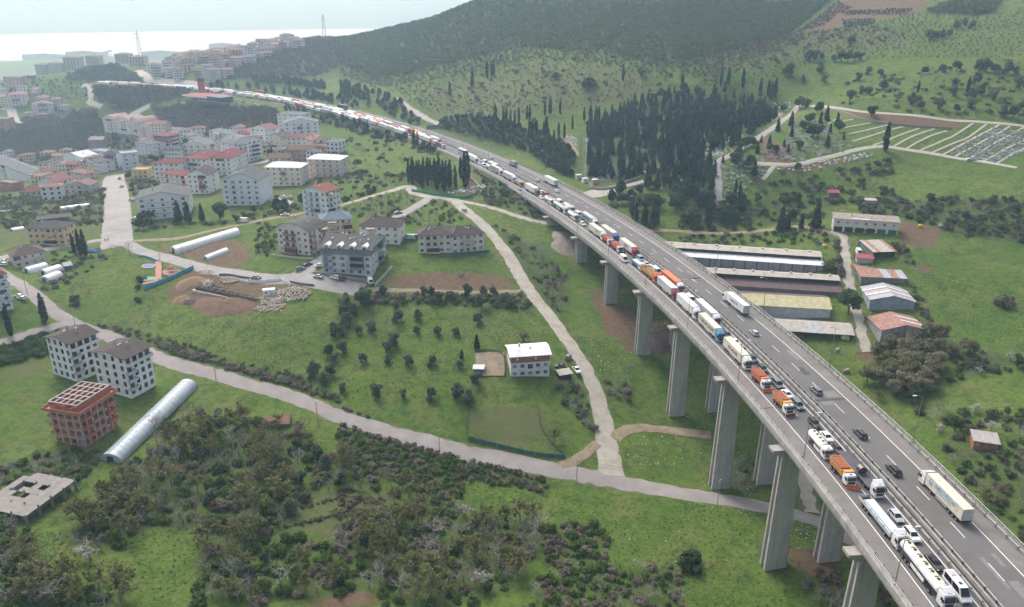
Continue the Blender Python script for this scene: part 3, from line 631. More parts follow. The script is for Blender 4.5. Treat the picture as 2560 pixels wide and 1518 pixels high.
def text_mesh(s, size, m, name='lettering'):
 cu = bpy.data.curves.new('t', 'FONT'); cu.body = s; cu.size = size; cu.extrude = .012; cu.resolution_u = 2; cu.offset = .012*size
 o = bpy.data.objects.new('t', cu); me = bpy.data.meshes.new_from_object(o); bpy.data.objects.remove(o); bpy.data.curves.remove(cu)
 me.name = name; me.materials.clear(); me.materials.append(m); return me
def side_text(root, s, size, m, y0, z0, side, width=None, x=1.29):
 me = text_mesh(s, size, m); n = len(me.vertices); co = np.zeros(n*3, np.float32); me.vertices.foreach_get('co', co); co = co.reshape(-1,3)
 k = 1.0 if width is None else width/max(co[:,0].max(), .01)
 X = co[:,0]*k; o2 = np.zeros_like(co)
 if side > 0: o2[:,0] = x+co[:,2]; o2[:,1] = y0+X
 else: o2[:,0] = -x-co[:,2]; o2[:,1] = y0-X
 o2[:,2] = z0+co[:,1]
 me.vertices.foreach_set('co', o2.ravel()); me.update(); return ob('lettering', me, root)
_TC = {}
def tm(key, fn):
 if key not in _TC: _TC[key] = fn()
 return _TC[key]
def cab_part(root, col, y=0.0, high=True, detail=2):
 """cab-over cab whose front is at y"""
 p = paint(col); H = 3.35 if high else 2.95
 def f():
  mb = MB(); w = 1.24; secs = []
  for z, yf, yb, ww in ((.55,-.12,-2.15,w-.03),(1.1,0,-2.2,w),(1.75,0,-2.2,w),(H-.45,-.28,-2.2,w-.05),(H-.1,-.42,-2.2,w-.10),(H,-.65,-2.15,w-.2)):
   secs.append([(-ww+.12,yf,z),(ww-.12,yf,z),(ww,yf-.18,z),(ww,yb,z),(-ww,yb,z),(-ww,yf-.18,z)])
  mb.loft(secs); return mb.mesh('cab', paint('white'))
 o = ob('cab', tm(('cab',high), f), root, loc=(0,y,0)); setpaint(o, p)
 def f():
  mb = MB(); mb.add([(-1.05,.03,1.78),(1.05,.03,1.78),(1.02,-.27,H-.52),(-1.02,-.27,H-.52)],[(0,1,2,3)]); mb.add([(-1.05,.02,1.78),(1.05,.02,1.78),(1.05,.02,1.70),(-1.05,.02,1.70)],[(3,2,1,0)]); return mb.mesh('windscreen', M_GLASS)
 ob('windscreen', tm(('ws',high), f), root, loc=(0,y,0))
 def f():
  mb = MB(); mb.box(-.8,.8,.0,.03,.95,1.55); return mb.mesh('grille', M_BLACK)
 ob('grille', tm('gr', f), root, loc=(0,y,0))
 def f():
  mb = MB(); mb.loft([[(-1.22,-.25,.38),(-1.05,.06,.38),(1.05,.06,.38),(1.22,-.25,.38)],[(-1.22,-.25,.85),(-1.05,.06,.85),(1.05,.06,.85),(1.22,-.25,.85)]]); return mb.mesh('bumper', paint('white'))
 o = ob('bumper', tm('bp', f), root, loc=(0,y,0)); setpaint(o, p)
 def f():
  mb = MB(); mb.box(-.16,.16,0,.03,-.09,.09); return mb.mesh('headlight', M_LAMP)
 for sx in (-1,1): ob('headlight', tm('hl', f), root, loc=(sx*.86,y+.06,.72))
 for sx in (-1,1):
  def f():
   mb = MB(); mb.quad((0,-.25,1.75),(0,-1.1,1.75),(0,-1.1,2.55),(0,-.42,2.55)); return mb.mesh('side_window', M_GLASS)
  ob('side_window', tm('sw', f), root, loc=(sx*1.255,y,0))
  def f():
   mb = MB(); mb.box(-.05,.22,-.08,.08,-.35,.35); return mb.mesh('mirror', M_BLACK)
  if detail > 1: ob('mirror', tm('mir', f), root, loc=(sx*1.28+(0 if sx > 0 else -.18),y-.15,2.15))
 if high:
  def f():
   mb = MB(); mb.extr_x([(-.75,H),(-2.15,H),(-2.15,3.92),(-1.75,3.88)], -1.05, 1.05); return mb.mesh('roof_fairing', paint('white'))
  o = ob('roof_fairing', tm('rf', f), root, loc=(0,y,0)); setpaint(o, p)
 def f():
  mb = MB(); mb.box(-.35,.35,-1.05,-.72,H-.02,H+.04); return mb.mesh('roof_hatch', M_BLACK)
 ob('roof_hatch', tm(('rh',high), f), root, loc=(0,y,0))
 def f():
  mb = MB(); mb.extr_x([(-.25,H-.5),(.12,H-.62),(.12,H-.55),(-.25,H-.38)], -1.05, 1.05); return mb.mesh('sun_visor', M_BLACK)
 if detail > 1: ob('sun_visor', tm(('sv',high), f), root, loc=(0,y,0))
def chassis(root, y0, y1, z0=.62, z1=.98, w=.5):
 mb = MB(); mb.box(-w,w,y1,y0,z0,z1); return mb.build('chassis', M_CHAS, root)
def lorry(root, cab, kind, body, body2=None, text=None, side=1, detail=2, textcol='black'):
 """articulated lorry; front at y=0, rear at about -16.4"""
 cab_part(root, cab, 0, True, detail); chassis(root, -1.0, -6.4)
 ws = [(sx*1.02, y) for sx in (-1,1) for y in (-1.35,-4.9)]
 TW = 1.27; y1, y0 = -2.75, -16.35
 if kind in ('box','container'):
  mb = MB(); mb.box(-TW,TW,y0,y1,1.18,3.98); b = mb.build('trailer_body', paint(body), root)
  mb = MB(); mb.box(-TW+.06,TW-.06,y0+.06,y1-.06,3.98,4.02); mb.build('trailer_roof', paint(body2 or body), root)
  for sx in (-1,1):
   mb = MB(); mb.box(sx*TW-.015,sx*TW+.015,y0,y1,1.18,1.32); mb.box(sx*TW-.015,sx*TW+.015,y0,y1,3.86,3.98); mb.build('side_rail', M_ALU, root)
   mb = MB(); mb.box(sx*.62-.58,sx*.62+.58,y0-.03,y0,1.3,3.9); mb.build('rear_door', paint('lightgrey' if body in ('white','cream') else body), root)
   mb = MB(); mb.box(sx*1.0-.18,sx*1.0+.18,y0-.06,y0-.03,.95,1.2); mb.build('tail_light', M_RED, root)
   mb = MB(); mb.box(sx*1.2-.03,sx*1.2+.03,-11.2,-6.9,.62,1.05); mb.build('side_guard', M_ALU, root)
  mb = MB(); mb.box(-1.2,1.2,y0-.05,y0+.1,.7,.95); mb.build('rear_bumper', M_CHAS, root)
  if kind == 'container':
   for k in range(22):
    yy = y0+.3+(y1-y0-.6)*k/21; mb = MB(); mb.box(-TW-.03,TW+.03,yy-.09,yy+.09,1.35,3.85); mb.build('corrugation', paint(body), root)
  elif detail > 1:
   for k in range(1,14):
    yy = y0+(y1-y0)*k/14; mb = MB(); mb.box(-TW+.07,TW-.07,yy-.03,yy+.03,4.02,4.045); mb.build('roof_bow', paint(body2 or body), root)
 elif kind == 'tanker':
  mb = MB(); secs = []
  for y, k in ((y0,.80),(y0+.25,1.0),(y1-1.2,1.0),(y1-.1,.96),(y1+.12,.75)):
   secs.append([(math.cos(a)*1.25*k, y, 2.45+math.sin(a)*1.05*k) for a in np.linspace(0,2*math.pi,16,endpoint=False)])
  mb.loft(secs); mb.build('tank', paint(body), root, smooth=False)
  mb = MB(); mb.box(-.62,.62,y0+.5,y1-.5,3.36,3.50); mb.build('walkway', paint('cream'), root)
  for k in range(6):
   yy = y0+1.4+k*2.1; mb = MB(); mb.tube((0,yy,3.5),(0,yy,3.68),.33,.30,10); mb.build('manhole_cover', M_CHAS, root)
   mb = MB(); mb.tube((-.36,yy-.7,3.5),(.36,yy-.7,3.58),.10,.10,6); mb.build('valve', M_CHAS, root)
  for sx in (-1,1):
   mb = MB(); mb.box(sx*1.15-.06,sx*1.15+.06,-11.6,-6.8,.75,1.45); mb.build('side_guard', paint(body), root)
  mb = MB(); mb.box(-1.1,1.1,y0,-6.5,1.0,1.45); mb.build('trailer_frame', M_CHAS, root)
 elif kind == 'drop':
  mb = MB(); mb.box(-TW,TW,y0,y1,1.12,1.32); mb.build('load_floor', M_CHAS, root)
  for sx in (-1,1):
   mb = MB(); mb.box(sx*TW-.03,sx*TW+.03,y0,y1,1.3,2.05); mb.build('side_board', paint('lightgrey'), root)
   for k in range(6):
    yy = y0+(y1-y0)*k/5; mb = MB(); mb.box(sx*TW-.06,sx*TW+.06,yy-.06,yy+.06,1.2,2.35); mb.build('stake', M_ALU, root)
  mb = MB(); mb.box(-TW,TW,y0-.03,y0+.03,1.3,2.05); mb.build('tailboard', paint('lightgrey'), root)
  mb = MB(); mb.box(-TW,TW,y1-.05,y1+.05,1.3,2.7); mb.build('headboard', paint('lightgrey'), root)
  mb = MB(); mb.box(-1.05,1.2,y0+2.1,y1-.1,1.35,2.32); mb.build('sheeted_load', paint('white'), root)
  mb = MB(); mb.box(.86,1.12,y0+2.1,y1-.1,2.31,2.36); mb.build('tarpaulin_stripe', paint('skyblue'), root)
 elif kind == 'lowbed':
  mb = MB(); mb.box(-TW,TW,y0-1.5,y1-.2,1.05,1.25); mb.build('load_floor', M_ALUDK, root)
  for sx in (-1,1):
   mb = MB(); mb.box(sx*TW-.05,sx*TW+.05,y0-1.5,y1-.2,1.0,1.29); mb.build('side_rail', M_CHAS, root)
  mb = MB(); mb.add([(-.3,-12.2,1.27),(.3,-12.2,1.27),(0,-11.5,1.42)],[(0,1,2)]); mb.build('ramp_wedge', M_CHAS, root)
 elif kind == 'tipper':
  mb = MB()
  for sx in (-1,1):
   mb.hexa([(sx*1.05-.04,y0+2.8,1.25),(sx*1.05+.04,y0+2.8,1.25),(sx*1.05+.04,y1-.2,1.25),(sx*1.05-.04,y1-.2,1.25),(sx*1.25-.04,y0+2.6,2.95),(sx*1.25+.04,y0+2.6,2.95),(sx*1.25+.04,y1-.1,2.95),(sx*1.25-.04,y1-.1,2.95)])
  mb.box(-1.2,1.2,y0+2.6,y0+2.7,1.25,2.95); mb.box(-1.2,1.2,y1-.2,y1-.1,1.25,2.95); mb.box(-1.1,1.1,y0+2.7,y1-.2,1.2,1.3)
  mb.build('tipper_body', paint(body), root)
  mb = MB(); mb.box(-1.1,1.1,y0+2.75,y1-.25,1.3,2.35); mb.build('gravel_load', mat('gravel_load',(.20,.15,.11),.95,var=.3,scale=2), root)
  for k in range(7):
   yy = y0+3.2+k*1.35
   for sx in (-1,1):
    mb = MB(); mb.hexa([(sx*1.09-.05,yy-.07,1.3),(sx*1.09+.05,yy-.07,1.3),(sx*1.09+.05,yy+.07,1.3),(sx*1.09-.05,yy+.07,1.3),(sx*1.29-.05,yy-.07,2.9),(sx*1.29+.05,yy-.07,2.9),(sx*1.29+.05,yy+.07,2.9),(sx*1.29-.05,yy+.07,2.9)]); mb.build('rib', paint(body), root)
  ws += [(sx*1.02, y) for sx in (-1,1) for y in (-9.6,-10.9,-12.2)]
 if kind != 'tipper':
  ws += [(sx*1.02, y) for sx in (-1,1) for y in (-12.1,-13.4,-14.7)]
  mb = MB(); mb.box(-.55,.55,y0+.3,-5.5,.8,1.15); mb.build('trailer_frame', M_CHAS, root)
 wheels(root, ws, WTRK, detail > 1, .5)
M_ALUDK = mat('worn_deck', (.10,.10,.11), .6, .3, var=.25, scale=.6)
def dump_truck(root, body, text=None, plow_rz=.12, plow='orange'):
 cab_part(root, 'white', 0, False); chassis(root, -.6, -8.6)
 mb = MB(); y0, y1 = -8.9, -2.6; z0 = 1.3
 for sx in (-1,1):
  mb.hexa([(sx*1.02-.05,y0+.3,z0),(sx*1.02+.05,y0+.3,z0),(sx*1.02+.05,y1-.1,z0),(sx*1.02-.05,y1-.1,z0),(sx*1.27-.05,y0,3.0),(sx*1.27+.05,y0,3.0),(sx*1.27+.05,y1,3.0),(sx*1.27-.05,y1,3.0)])
 mb.hexa([(-1.02,y0+.3,z0),(1.02,y0+.3,z0),(1.02,y0+.4,z0),(-1.02,y0+.4,z0),(-1.25,y0,3.0),(1.25,y0,3.0),(1.25,y0+.1,3.0),(-1.25,y0+.1,3.0)])
 mb.hexa([(-1.02,y1-.2,z0),(1.02,y1-.2,z0),(1.02,y1-.1,z0),(-1.02,y1-.1,z0),(-1.25,y1-.1,3.15),(1.25,y1-.1,3.15),(1.25,y1,3.15),(-1.25,y1,3.15)])
 mb.box(-1.05,1.05,y0+.35,y1-.15,1.25,1.35); mb.build('tipper_body', paint(body), root)
 mb = MB(); mb.extr_x([(y1-.05,3.05),(y1+1.0,3.15),(y1+1.0,3.22),(y1-.05,3.17)], -1.2, 1.2); mb.build('cab_guard', paint(body), root)
 for k in range(6):
  yy = y0+.75+k*1.03
  for sx in (-1,1):
   mb = MB(); mb.hexa([(sx*1.08-.05,yy-.08,1.35),(sx*1.08+.05,yy-.08,1.35),(sx*1.08+.05,yy+.08,1.35),(sx*1.08-.05,yy+.08,1.35),(sx*1.30-.05,yy-.08,2.95),(sx*1.30+.05,yy-.08,2.95),(sx*1.30+.05,yy+.08,2.95),(sx*1.30-.05,yy+.08,2.95)]); mb.build('rib', paint(body), root)
 mb = MB()
 mb.hexa([(-.4,y0+.6,1.6),(.4,y0+.6,1.6),(.4,y1-1.4,1.6),(-.4,y1-1.4,1.6),(-.95,y0+.4,3.02),(.95,y0+.4,3.02),(.95,y1-1.0,3.02),(-.95,y1-1.0,3.02)])
 mb.build('spreader_hopper', mat('hopper_rust',(.35,.10,.03),.8,var=.3,scale=2), root)
 for sx in (-1,1):
  mb = MB(); mb.box(sx*1.02-.07,sx*1.02+.07,y0+.3,y1-.9,3.0,3.14); mb.build('hopper_frame', paint('blue' if sx > 0 else 'grey'), root)
 for k in range(5):
  yy = y0+.6+k*1.05; mb = MB(); mb.box(-.97,.97,yy-.05,yy+.05,3.04,3.10); mb.build('hopper_grate', paint('orange'), root)
 r_ = ob('snow_plow', None, root, loc=(0,.85,.12), rz=plow_rz)
 mb = MB(); prof = [(.00,0),(-.16,.25),(-.20,.5),(-.12,.78),(.06,.98)]
 mb.extr_x(prof+[(y+.05,z) for y,z in prof[::-1]], -1.6, 1.6); mb.build('plow_blade', paint(plow), r_)
 mb = MB(); mb.box(-.45,.45,-.85,-.15,.3,.55); mb.build('plow_frame', paint(plow), r_)
 wheels(root, [(sx*1.02,y) for sx in (-1,1) for y in (-1.3,-6.2,-7.6)], WTRK, True, .5)
 for sx in (-1,1):
  mb = MB(); mb.extr_x([(-.75,1.05),(-1.0,1.18),(-1.6,1.18),(-1.9,1.05),(-1.9,1.0),(-.75,1.0)], sx*1.02-.2, sx*1.02+.2); mb.build('mudguard', M_BLACK, root)
 if text: side_text(root, text, 1.1, paint('orange' if body == 'yellow' else 'red'), y0+1.2, 1.6, 1, 3.6, 1.32)
def rigid_tanker(root, col='white', detail=2):
 cab_part(root, col, 0, False, detail); chassis(root, -.6, -9.4)
 mb = MB(); secs = []
 for y, k in ((-9.7,.7),(-9.45,1.0),(-2.7,1.0),(-2.45,.8)):
  secs.append([(math.cos(a)*1.22*k, y, 2.25+math.sin(a)*.95*k) for a in np.linspace(0,2*math.pi,16,endpoint=False)])
 mb.loft(secs); mb.build('tank', paint(col), root)
 mb = MB(); mb.box(-.6,.6,-9.2,-2.9,3.10,3.22); mb.build('walkway', paint('cream'), root)
 for k in range(4):
  mb = MB(); mb.tube((0,-8.4+k*1.6,3.22),(0,-8.4+k*1.6,3.38),.32,.3,10); mb.build('manhole_cover', M_CHAS, root)
 for sx in (-1,1):
  mb = MB(); mb.box(sx*1.15-.06,sx*1.15+.06,-5.6,-2.6,.6,1.35); mb.build('side_panel', paint(col), root)
 wheels(root, [(sx*1.02,y) for sx in (-1,1) for y in (-1.3,-6.6,-7.95)], WTRK, detail > 1, .5)
def rigid_box(root, cab, body, L=8.6, detail=1, H=3.6):
 cab_part(root, cab, 0, False, detail); chassis(root, -.6, -L)
 mb = MB(); mb.box(-1.25,1.25,-L,-2.5,1.1,H); mb.build('cargo_box', paint(body), root)
 mb = MB(); mb.box(-1.1,1.1,-L-.03,-L,1.2,H-.12); mb.build('rear_door', paint('boxgrey' if body == 'boxgrey' else 'lightgrey'), root)
 wheels(root, [(sx*1.02,y) for sx in (-1,1) for y in (-1.3,-L+2.2)], WTRK, False, .5)
def open_truck(root, cab, body, load, L=9.5, detail=1):
 cab_part(root, cab, 0, False, detail); chassis(root, -.6, -L)
 for sx in (-1,1):
  mb = MB(); mb.box(sx*1.24-.04,sx*1.24+.04,-L,-2.6,1.1,2.3); mb.build('side_board', paint(body), root)
 mb = MB(); mb.box(-1.24,1.24,-L-.04,-L+.04,1.1,2.3); mb.box(-1.24,1.24,-2.64,-2.56,1.1,2.5); mb.box(-1.2,1.2,-L,-2.6,1.05,1.15); mb.build('load_bed', paint(body), root)
 mb = MB(); mb.box(-1.1,1.1,-L+.2,-2.8,1.2,2.6 if load != 'cream' else 2.15); mb.build('covered_load', paint(load), root)
 wheels(root, [(sx*1.02,y) for sx in (-1,1) for y in (-1.3,-L+2.6,-L+1.3)], WTRK, False, .5)
def bus(root, col='white'):
 mb = MB(); secs = []
 for z, k in ((.4,.98),(.9,1.0),(2.9,1.0),(3.25,.96)):
  secs.append([(-1.26*k,-12.0,z),(1.26*k,-12.0,z),(1.26*k,0 if z < 1.2 else -.25,z),(-1.26*k,0 if z < 1.2 else -.25,z)])
 mb.loft(secs); mb.build('body', paint(col), root)
 for sx in (-1,1):
  for k in range(7):
   mb = MB(); mb.box(sx*1.265-.012,sx*1.265+.012,-11.6+k*1.6,-10.15+k*1.6,1.5,2.6); mb.build('side_window', M_GLASS, root)
 mb = MB(); mb.quad((-1.15,-.06,1.35),(1.15,-.06,1.35),(1.12,-.22,2.75),(-1.12,-.22,2.75)); mb.build('windscreen', M_GLASS, root)
 mb = MB(); mb.box(-.7,.7,-8,-5.5,3.25,3.45); mb.build('air_conditioner', paint('lightgrey'), root)
 wheels(root, [(sx*1.1,y) for sx in (-1,1) for y in (-2.6,-8.8)], WTRK, False, .5)
def place(px_, py_, u=None, inbound=True, ds=0.0):
 """front point (inbound) or rear point (outbound) on the deck at a pixel -> location, heading"""
 s, uu = hw_su_px(px_, py_); s += ds
 u = uu if u is None else u
 a = hwdir(s)
 x, y, z = hw(s, u, RD+.03)
 return (x, y, z), (a+math.pi/2 if inbound else a-math.pi/2), s
UA, UB = 19.9, 15.7
LIT = mat('lettering_dark', (.03,.03,.035), .7, var=0); LIB = mat('lettering_blue', (.02,.32,.62), .6, var=0); LIN = mat('lettering_navy', (.04,.06,.22), .6, var=0)
def artic(label, pt, u, cab, kind, body, body2=None, inbound=True, text=None, tm_=LIT, tsize=1.6, tw=8.5, tz=2.1, ty=None, detail=2, grp=None):
 loc, rz, s = place(pt[0], pt[1], u, inbound)
 if not inbound:
  L = 16.4; loc = hw(s+L, hw_su(loc[0],loc[1])[1] if u is None else u, RD+.03); rz = hwdir(s+L/2)-math.pi/2
 else: rz = hwdir(s+8)+math.pi/2
 r = thing('semi_truck', label, 'truck', loc, rz, grp); lorry(r, cab, kind, body, body2, detail=detail)
 if text:
  sd = 1 if inbound else -1
  side_text(r, text, tsize, tm_, (-14.2 if ty is None else ty) if inbound else (-6.0 if ty is None else ty), tz, sd, tw)
 return r
A = lambda g, x, y: Z(g, x, y)
artic('white tanker semi truck with white cab at the head of the queue', A('j',1330,1530), UA, 'white','tanker','white')
artic('white semi truck with dropside trailer and blue striped sheeted load', A('j',900,865), UA, 'white','drop','white')
def dump(label, pt, body, text=None, prz=.12, plow='orange'):
 loc, rz, s = place(pt[0], pt[1], UA, True); r = thing('dump_truck', label, 'truck', loc, rz); dump_truck(r, body, text, prz, plow); return r
dump('amber dump truck with orange plow beside the flatbed carrying a coil', A('j',285,175), 'yellow', 'FT', -.45)
loc, rz, s = place(*A('k',1230,1345), UA); r = thing('tanker_truck', 'white rigid tanker truck behind the foremost amber dump truck', 'truck', loc, rz); rigid_tanker(r)
dump('amber dump truck with rust red plow behind the rigid white tanker', A('k',785,790), 'yellow', '35', .28, 'darkred')
dump('orange dump truck with orange plow in front of the truck lettered ADANIR', A('k',470,485), 'orange', None, -.05)
artic('white cab semi truck with cream trailer lettered ADANIR', A('k',200,240), UA, 'white','box','cream','cream', text='ADANIR', tw=7.2, tsize=1.5, ty=-12.6)
artic('blue cab semi truck with cream trailer lettered FURKAN GROUP', A('l',1560,1280), UA, 'skyblue','box','cream','cream', text='Y FURKAN GROUP', tw=12.0, tsize=1.7, ty=-15.6)
artic('white semi truck with plain white trailer just behind the FURKAN GROUP trailer', A('l',1290,995), UA, 'white','box','white')
artic('dark red cab semi truck with white trailer behind the plain white one', A('l',1030,755), UA, 'darkred','box','lightgrey','white', text='C  ------', tw=3.2, tsize=.8, tz=2.9)
artic('orange cab tipper semi truck with amber open body', A('l',785,545), UA, 'orange','tipper','yellow')
loc, rz, s = place(*A('n',1620,1400), UA); r = thing('flatbed_truck', 'blue dropside truck with white cab and covered load', 'truck', loc, rz); open_truck(r, 'white','blue','cream')
dump('orange dump truck with wide dark red plow next to the white van on the shoulder', A('n',1300,1085), 'orange', None, .0, 'darkred')
dump('orange dump truck with dark red plow second in the far pair of plow trucks', A('n',1110,955), 'orange', None, .0, 'darkred')
artic('white cab semi truck with yellow patterned cream trailer behind the plow trucks', A('n',930,865), UA, 'white','box','cream','cream', text='DP', tw=2.6, tsize=1.7, ty=-7.6)
loc, rz, s = place(*A('n',460,515), UA); r = thing('tanker_truck', 'white rigid tanker with black bumper near the far end of the viaduct', 'truck', loc, rz); rigid_tanker(r)
artic('white semi tanker with long flat topped trailer behind the black bumper tanker', A('n',260,400), UA, 'white','tanker','lightgrey', detail=1)
loc, rz, s = place(*A('m',1900,1045), UA); r = thing('tanker_truck', 'white rigid tanker truck behind the truck with the grey cab', 'truck', loc, rz); rigid_tanker(r)
artic('grey cab semi truck with white trailer at the viaduct abutment', A('m',1700,915), UA, 'grey','box','white', detail=1)
loc, rz, s = place(*A('m',1480,780), UA); r = thing('tarp_truck', 'old truck with amber cab and blue tarpaulin load', 'truck', loc, rz); open_truck(r,'sand','yellow','blue', 9.0)
artic('white cab semi truck with grey sided trailer behind the blue tarpaulin truck', A('m',1380,722), UA, 'white','box','lightgrey','white', detail=1)
artic('white semi truck with grey box trailer above the grass bank', A('m',1190,622), UA, 'white','box','boxgrey','lightgrey', detail=1)
loc, rz, s = place(*A('m',1040,565), UA); r = thing('tanker_truck', 'small white tanker truck behind the grey box trailer', 'truck', loc, rz); rigid_tanker(r, detail=1)
artic('white semi truck with white trailer emerging behind the roadside cypresses', A('m',820,448), UA, 'white','box','white', detail=1)
def qcar(kind, col, pt, u, label, detail=2, inbound=True):
 L = {'sedan':4.6,'hatch':4.15,'suv':4.65,'van':4.95,'pickup':5.2,'minibus':6.9,'panelvan':5.9}[kind]
 loc, rz, s = place(pt[0], pt[1], u, inbound); uu = hw_su(loc[0], loc[1])[1]
 loc = hw(s+L/2, uu, RD+.03); return car(kind, col, loc, rz, label, detail=detail)
qcar('minibus','white',A('j',1620,1465),UB,'white minibus with roof hatches beside the leading tanker')
qcar('sedan','black',A('j',1310,1112),UB,'black saloon car behind the white minibus')
qcar('suv','white',A('j',1040,797),UB,'white off road car with black roof panel behind the black saloon')
qcar('hatch','silver',A('j',850,577),UB,'silver hatchback in front of the coil flatbed')
rl = artic('white cab semi truck with flat grey trailer carrying one steel coil', A('j',620,302), UB, 'white','lowbed','grey')
qcar('sedan','dark',A('k',1450,1285),UB,'dark grey saloon behind the coil flatbed trailer')
qcar('sedan','white',A('k',1305,1132),UB,'white saloon beside the rigid tanker')
qcar('suv','black',A('k',1125,967),UB,'black off road car behind the white saloon by the tanker')
qcar('van','grey',A('k',920,737),UB,'dark grey people carrier beside the amber dump truck')
qcar('sedan','white',A('k',815,592),UB,'white saloon half hidden beside the amber dump truck body')
qcar('van','grey',A('k',650,472),UB,'grey people carrier beside the orange dump truck cab')
qcar('suv','dark',A('k',475,277),UB,'dark car beside the orange dump truck body')
qcar('suv','navy',A('k',345,152),UB,'navy blue car level with the ADANIR cab')
qcar('sedan','grey',A('f',485,1122),UB,'grey saloon beside the ADANIR trailer front')
qcar('sedan','white',A('f',428,1066),UB,'white saloon in the middle of the cars beside the ADANIR trailer')
qcar('sedan','navy',A('f',372,1012),UB,'dark blue saloon beside the blue FURKAN GROUP cab')
artic('white cab semi truck with tall white trailer beside the FURKAN GROUP trailer', A('l',1580,1075), UB, 'white','box','lightgrey','white')
qcar('panelvan','white',A('l',1275,800),UB,'white panel van behind the tall white trailer in the inner lane')
artic('white cab semi truck with orange container trailer', A('l',1130,670), UB, 'white','container','orange')
qcar('panelvan','white',A('l',868,442),UB,'white van behind the orange container trailer')
qcar('suv','silver',A('l',815,387),UB,'silver estate car beside the amber tipper',1)
qcar('sedan','white',A('l',715,337),UB,'white car beside the blue dropside truck cab',1)
qcar('van','greyblue',A('l',665,272),UB,'blue grey people carrier behind the white car by the dropside truck',1)
artic('crimson cab semi truck with white trailer lettered in dark red', A('l',580,218), UB, 'red','box','white','cream', text='REETE', tw=4.6, tsize=1.7, tm_=mat('lettering_maroon',(.18,.02,.04),.6,var=0), ty=-10.6)
artic('royal blue cab semi truck with cream roofed trailer', A('n',1250,892), UB, 'blue','box','lightgrey','cream', text='------', tw=5, tm_=LIB, tsize=1.5)
artic('white cab semi truck with blue grey curtain trailer', A('n',880,630), UB, 'white','box','greyblue','lightgrey', text='IIIIIII', tw=8)
qcar('hatch','white',A('n',600,517),UB,'white hatchback behind the blue grey curtain trailer',1)
qcar('panelvan','white',A('n',520,457),UB,'white van level with the black bumper tanker',1)
loc, rz, s = place(*A('n',430,357), UB); r = thing('tanker_truck', 'white bulk tanker truck in the inner lane', 'truck', loc, rz); rigid_tanker(r, detail=1)
qcar('panelvan','white',A('n',220,237),UB,'white panel van behind the inner lane bulk tanker',1)
qcar('sedan','silver',A('n',120,192),UB,'silver car behind the white panel van near the abutment',1)
qcar('van','red',A('m',1880,917),UB,'dark red people carrier in the inner lane',1)
qcar('suv','white',A('m',1790,892),UB,'white off road car beside the grey truck cab',1)
loc, rz, s = place(*A('m',1185,528), UB); r = thing('coach', 'white coach with dark windows beside the grey box trailer', 'bus', loc, rz); bus(r)
qcar('panelvan','white',A('m',1000,462),UB,'white van behind the coach',1)
qcar('hatch','white',A('m',890,427),UB,'white hatchback behind the van that follows the coach',1)
loc, rz, s = place(*A('m',790,322), UB); r = thing('coach', 'white coach behind the roadside cypress tops', 'bus', loc, rz); bus(r)
qcar('panelvan','white',A('n',1365,1258),22.6,'white van creeping along the hard shoulder line')
qcar('suv','white',A('n',575,612),UA,'white car alone in the gap behind the yellow patterned trailer')
qcar('hatch','white',A('m',1765,962),UA+.6,'white hatchback in front of the grey truck cab',1)
qcar('van','white',A('m',945,502),UA,'white van in the outer lane behind the small tanker',1)
qcar('hatch','white',A('m',870,472),UA,'white car in front of the truck behind the cypresses',1)
artic('white semi truck with cream trailer lettered in blue driving away', A('j',1600,592), 2.1, 'white','box','cream','cream', inbound=False, text='DEMİRCİOĞULLARI', tm_=LIB, tw=7.6, tsize=1.15, tz=2.75, ty=-6.1)
R1 = bpy.data.objects['semi_truck' if False else [o.name for o in bpy.data.objects if o.name.startswith('semi_truck')][-1]]
mb = MB()
def crescent(mb, cy, cz, r, a0, a1, x=-1.30, m=0):
 n = 10
 for k in range(n):
  a = a0+(a1-a0)*k/n; b_ = a0+(a1-a0)*(k+1)/n; w0 = .18*math.sin(math.pi*k/n)+.05; w1 = .18*math.sin(math.pi*(k+1)/n)+.05
  mb.quad((x,cy-math.cos(a)*r*.8,cz+math.sin(a)*r),(x,cy-math.cos(b_)*r*.8,cz+math.sin(b_)*r),(x,cy-math.cos(b_)*(r-w1)*.8,cz+math.sin(b_)*(r-w1)),(x,cy-math.cos(a)*(r-w0)*.8,cz+math.sin(a)*(r-w0)),m)
crescent(mb,-4.8,2.95,.85,math.radians(100),math.radians(330)); crescent(mb,-4.8,2.95,.85,math.radians(-60),math.radians(80),m=1); crescent(mb,-4.8,2.95,.45,math.radians(150),math.radians(400),m=1)
mb.build('emblem', [LIN, LIB], R1)
side_text(R1, 'ULUSLARARASI NAKLİYAT', .42, mat('lettering_grey',(.35,.34,.30),.7,var=0), -7.2, 2.15, -1, 5.0)
def ocar(kind, col, pt, label, detail=2, u=None):
 loc, rz, s = place(pt[0], pt[1], u, False); uu = hw_su(loc[0], loc[1])[1]; return car(kind, col, hw(s+2.3, uu, RD+.03), rz, label, detail=detail)
ocar('suv','black',Z('i',1572,545),'black estate car following the truck lettered in blue', u=6.9)
ocar('suv','dark',Z('k',1685,1097),'dark blue black estate car second on the open outbound lanes', u=6.5)
ocar('suv','grey',Z('k',1105,552),'grey off road car passing the pale road patch', u=6.6)
ocar('hatch','silver',Z('f',540,1000),'silver hatchback behind the lettered white truck on the open lanes', u=6.4)
artic('white semi truck with white trailer lettered in dark blue driving away', Z('f',480,847), 2.1, 'white','box','white','white', inbound=False, text='Gottman Graf', tm_=LIN, tw=5.6, tsize=1.3, tz=2.35, ty=-6.3)
artic('white semi truck driving away near the far end of the viaduct', Z('m',1940,787), 2.1, 'white','box','white','white', inbound=False, detail=1)
ocar('sedan','white',Z('m',1972,867),'white car on the outbound lanes behind the far white semi truck',1, 6.5)
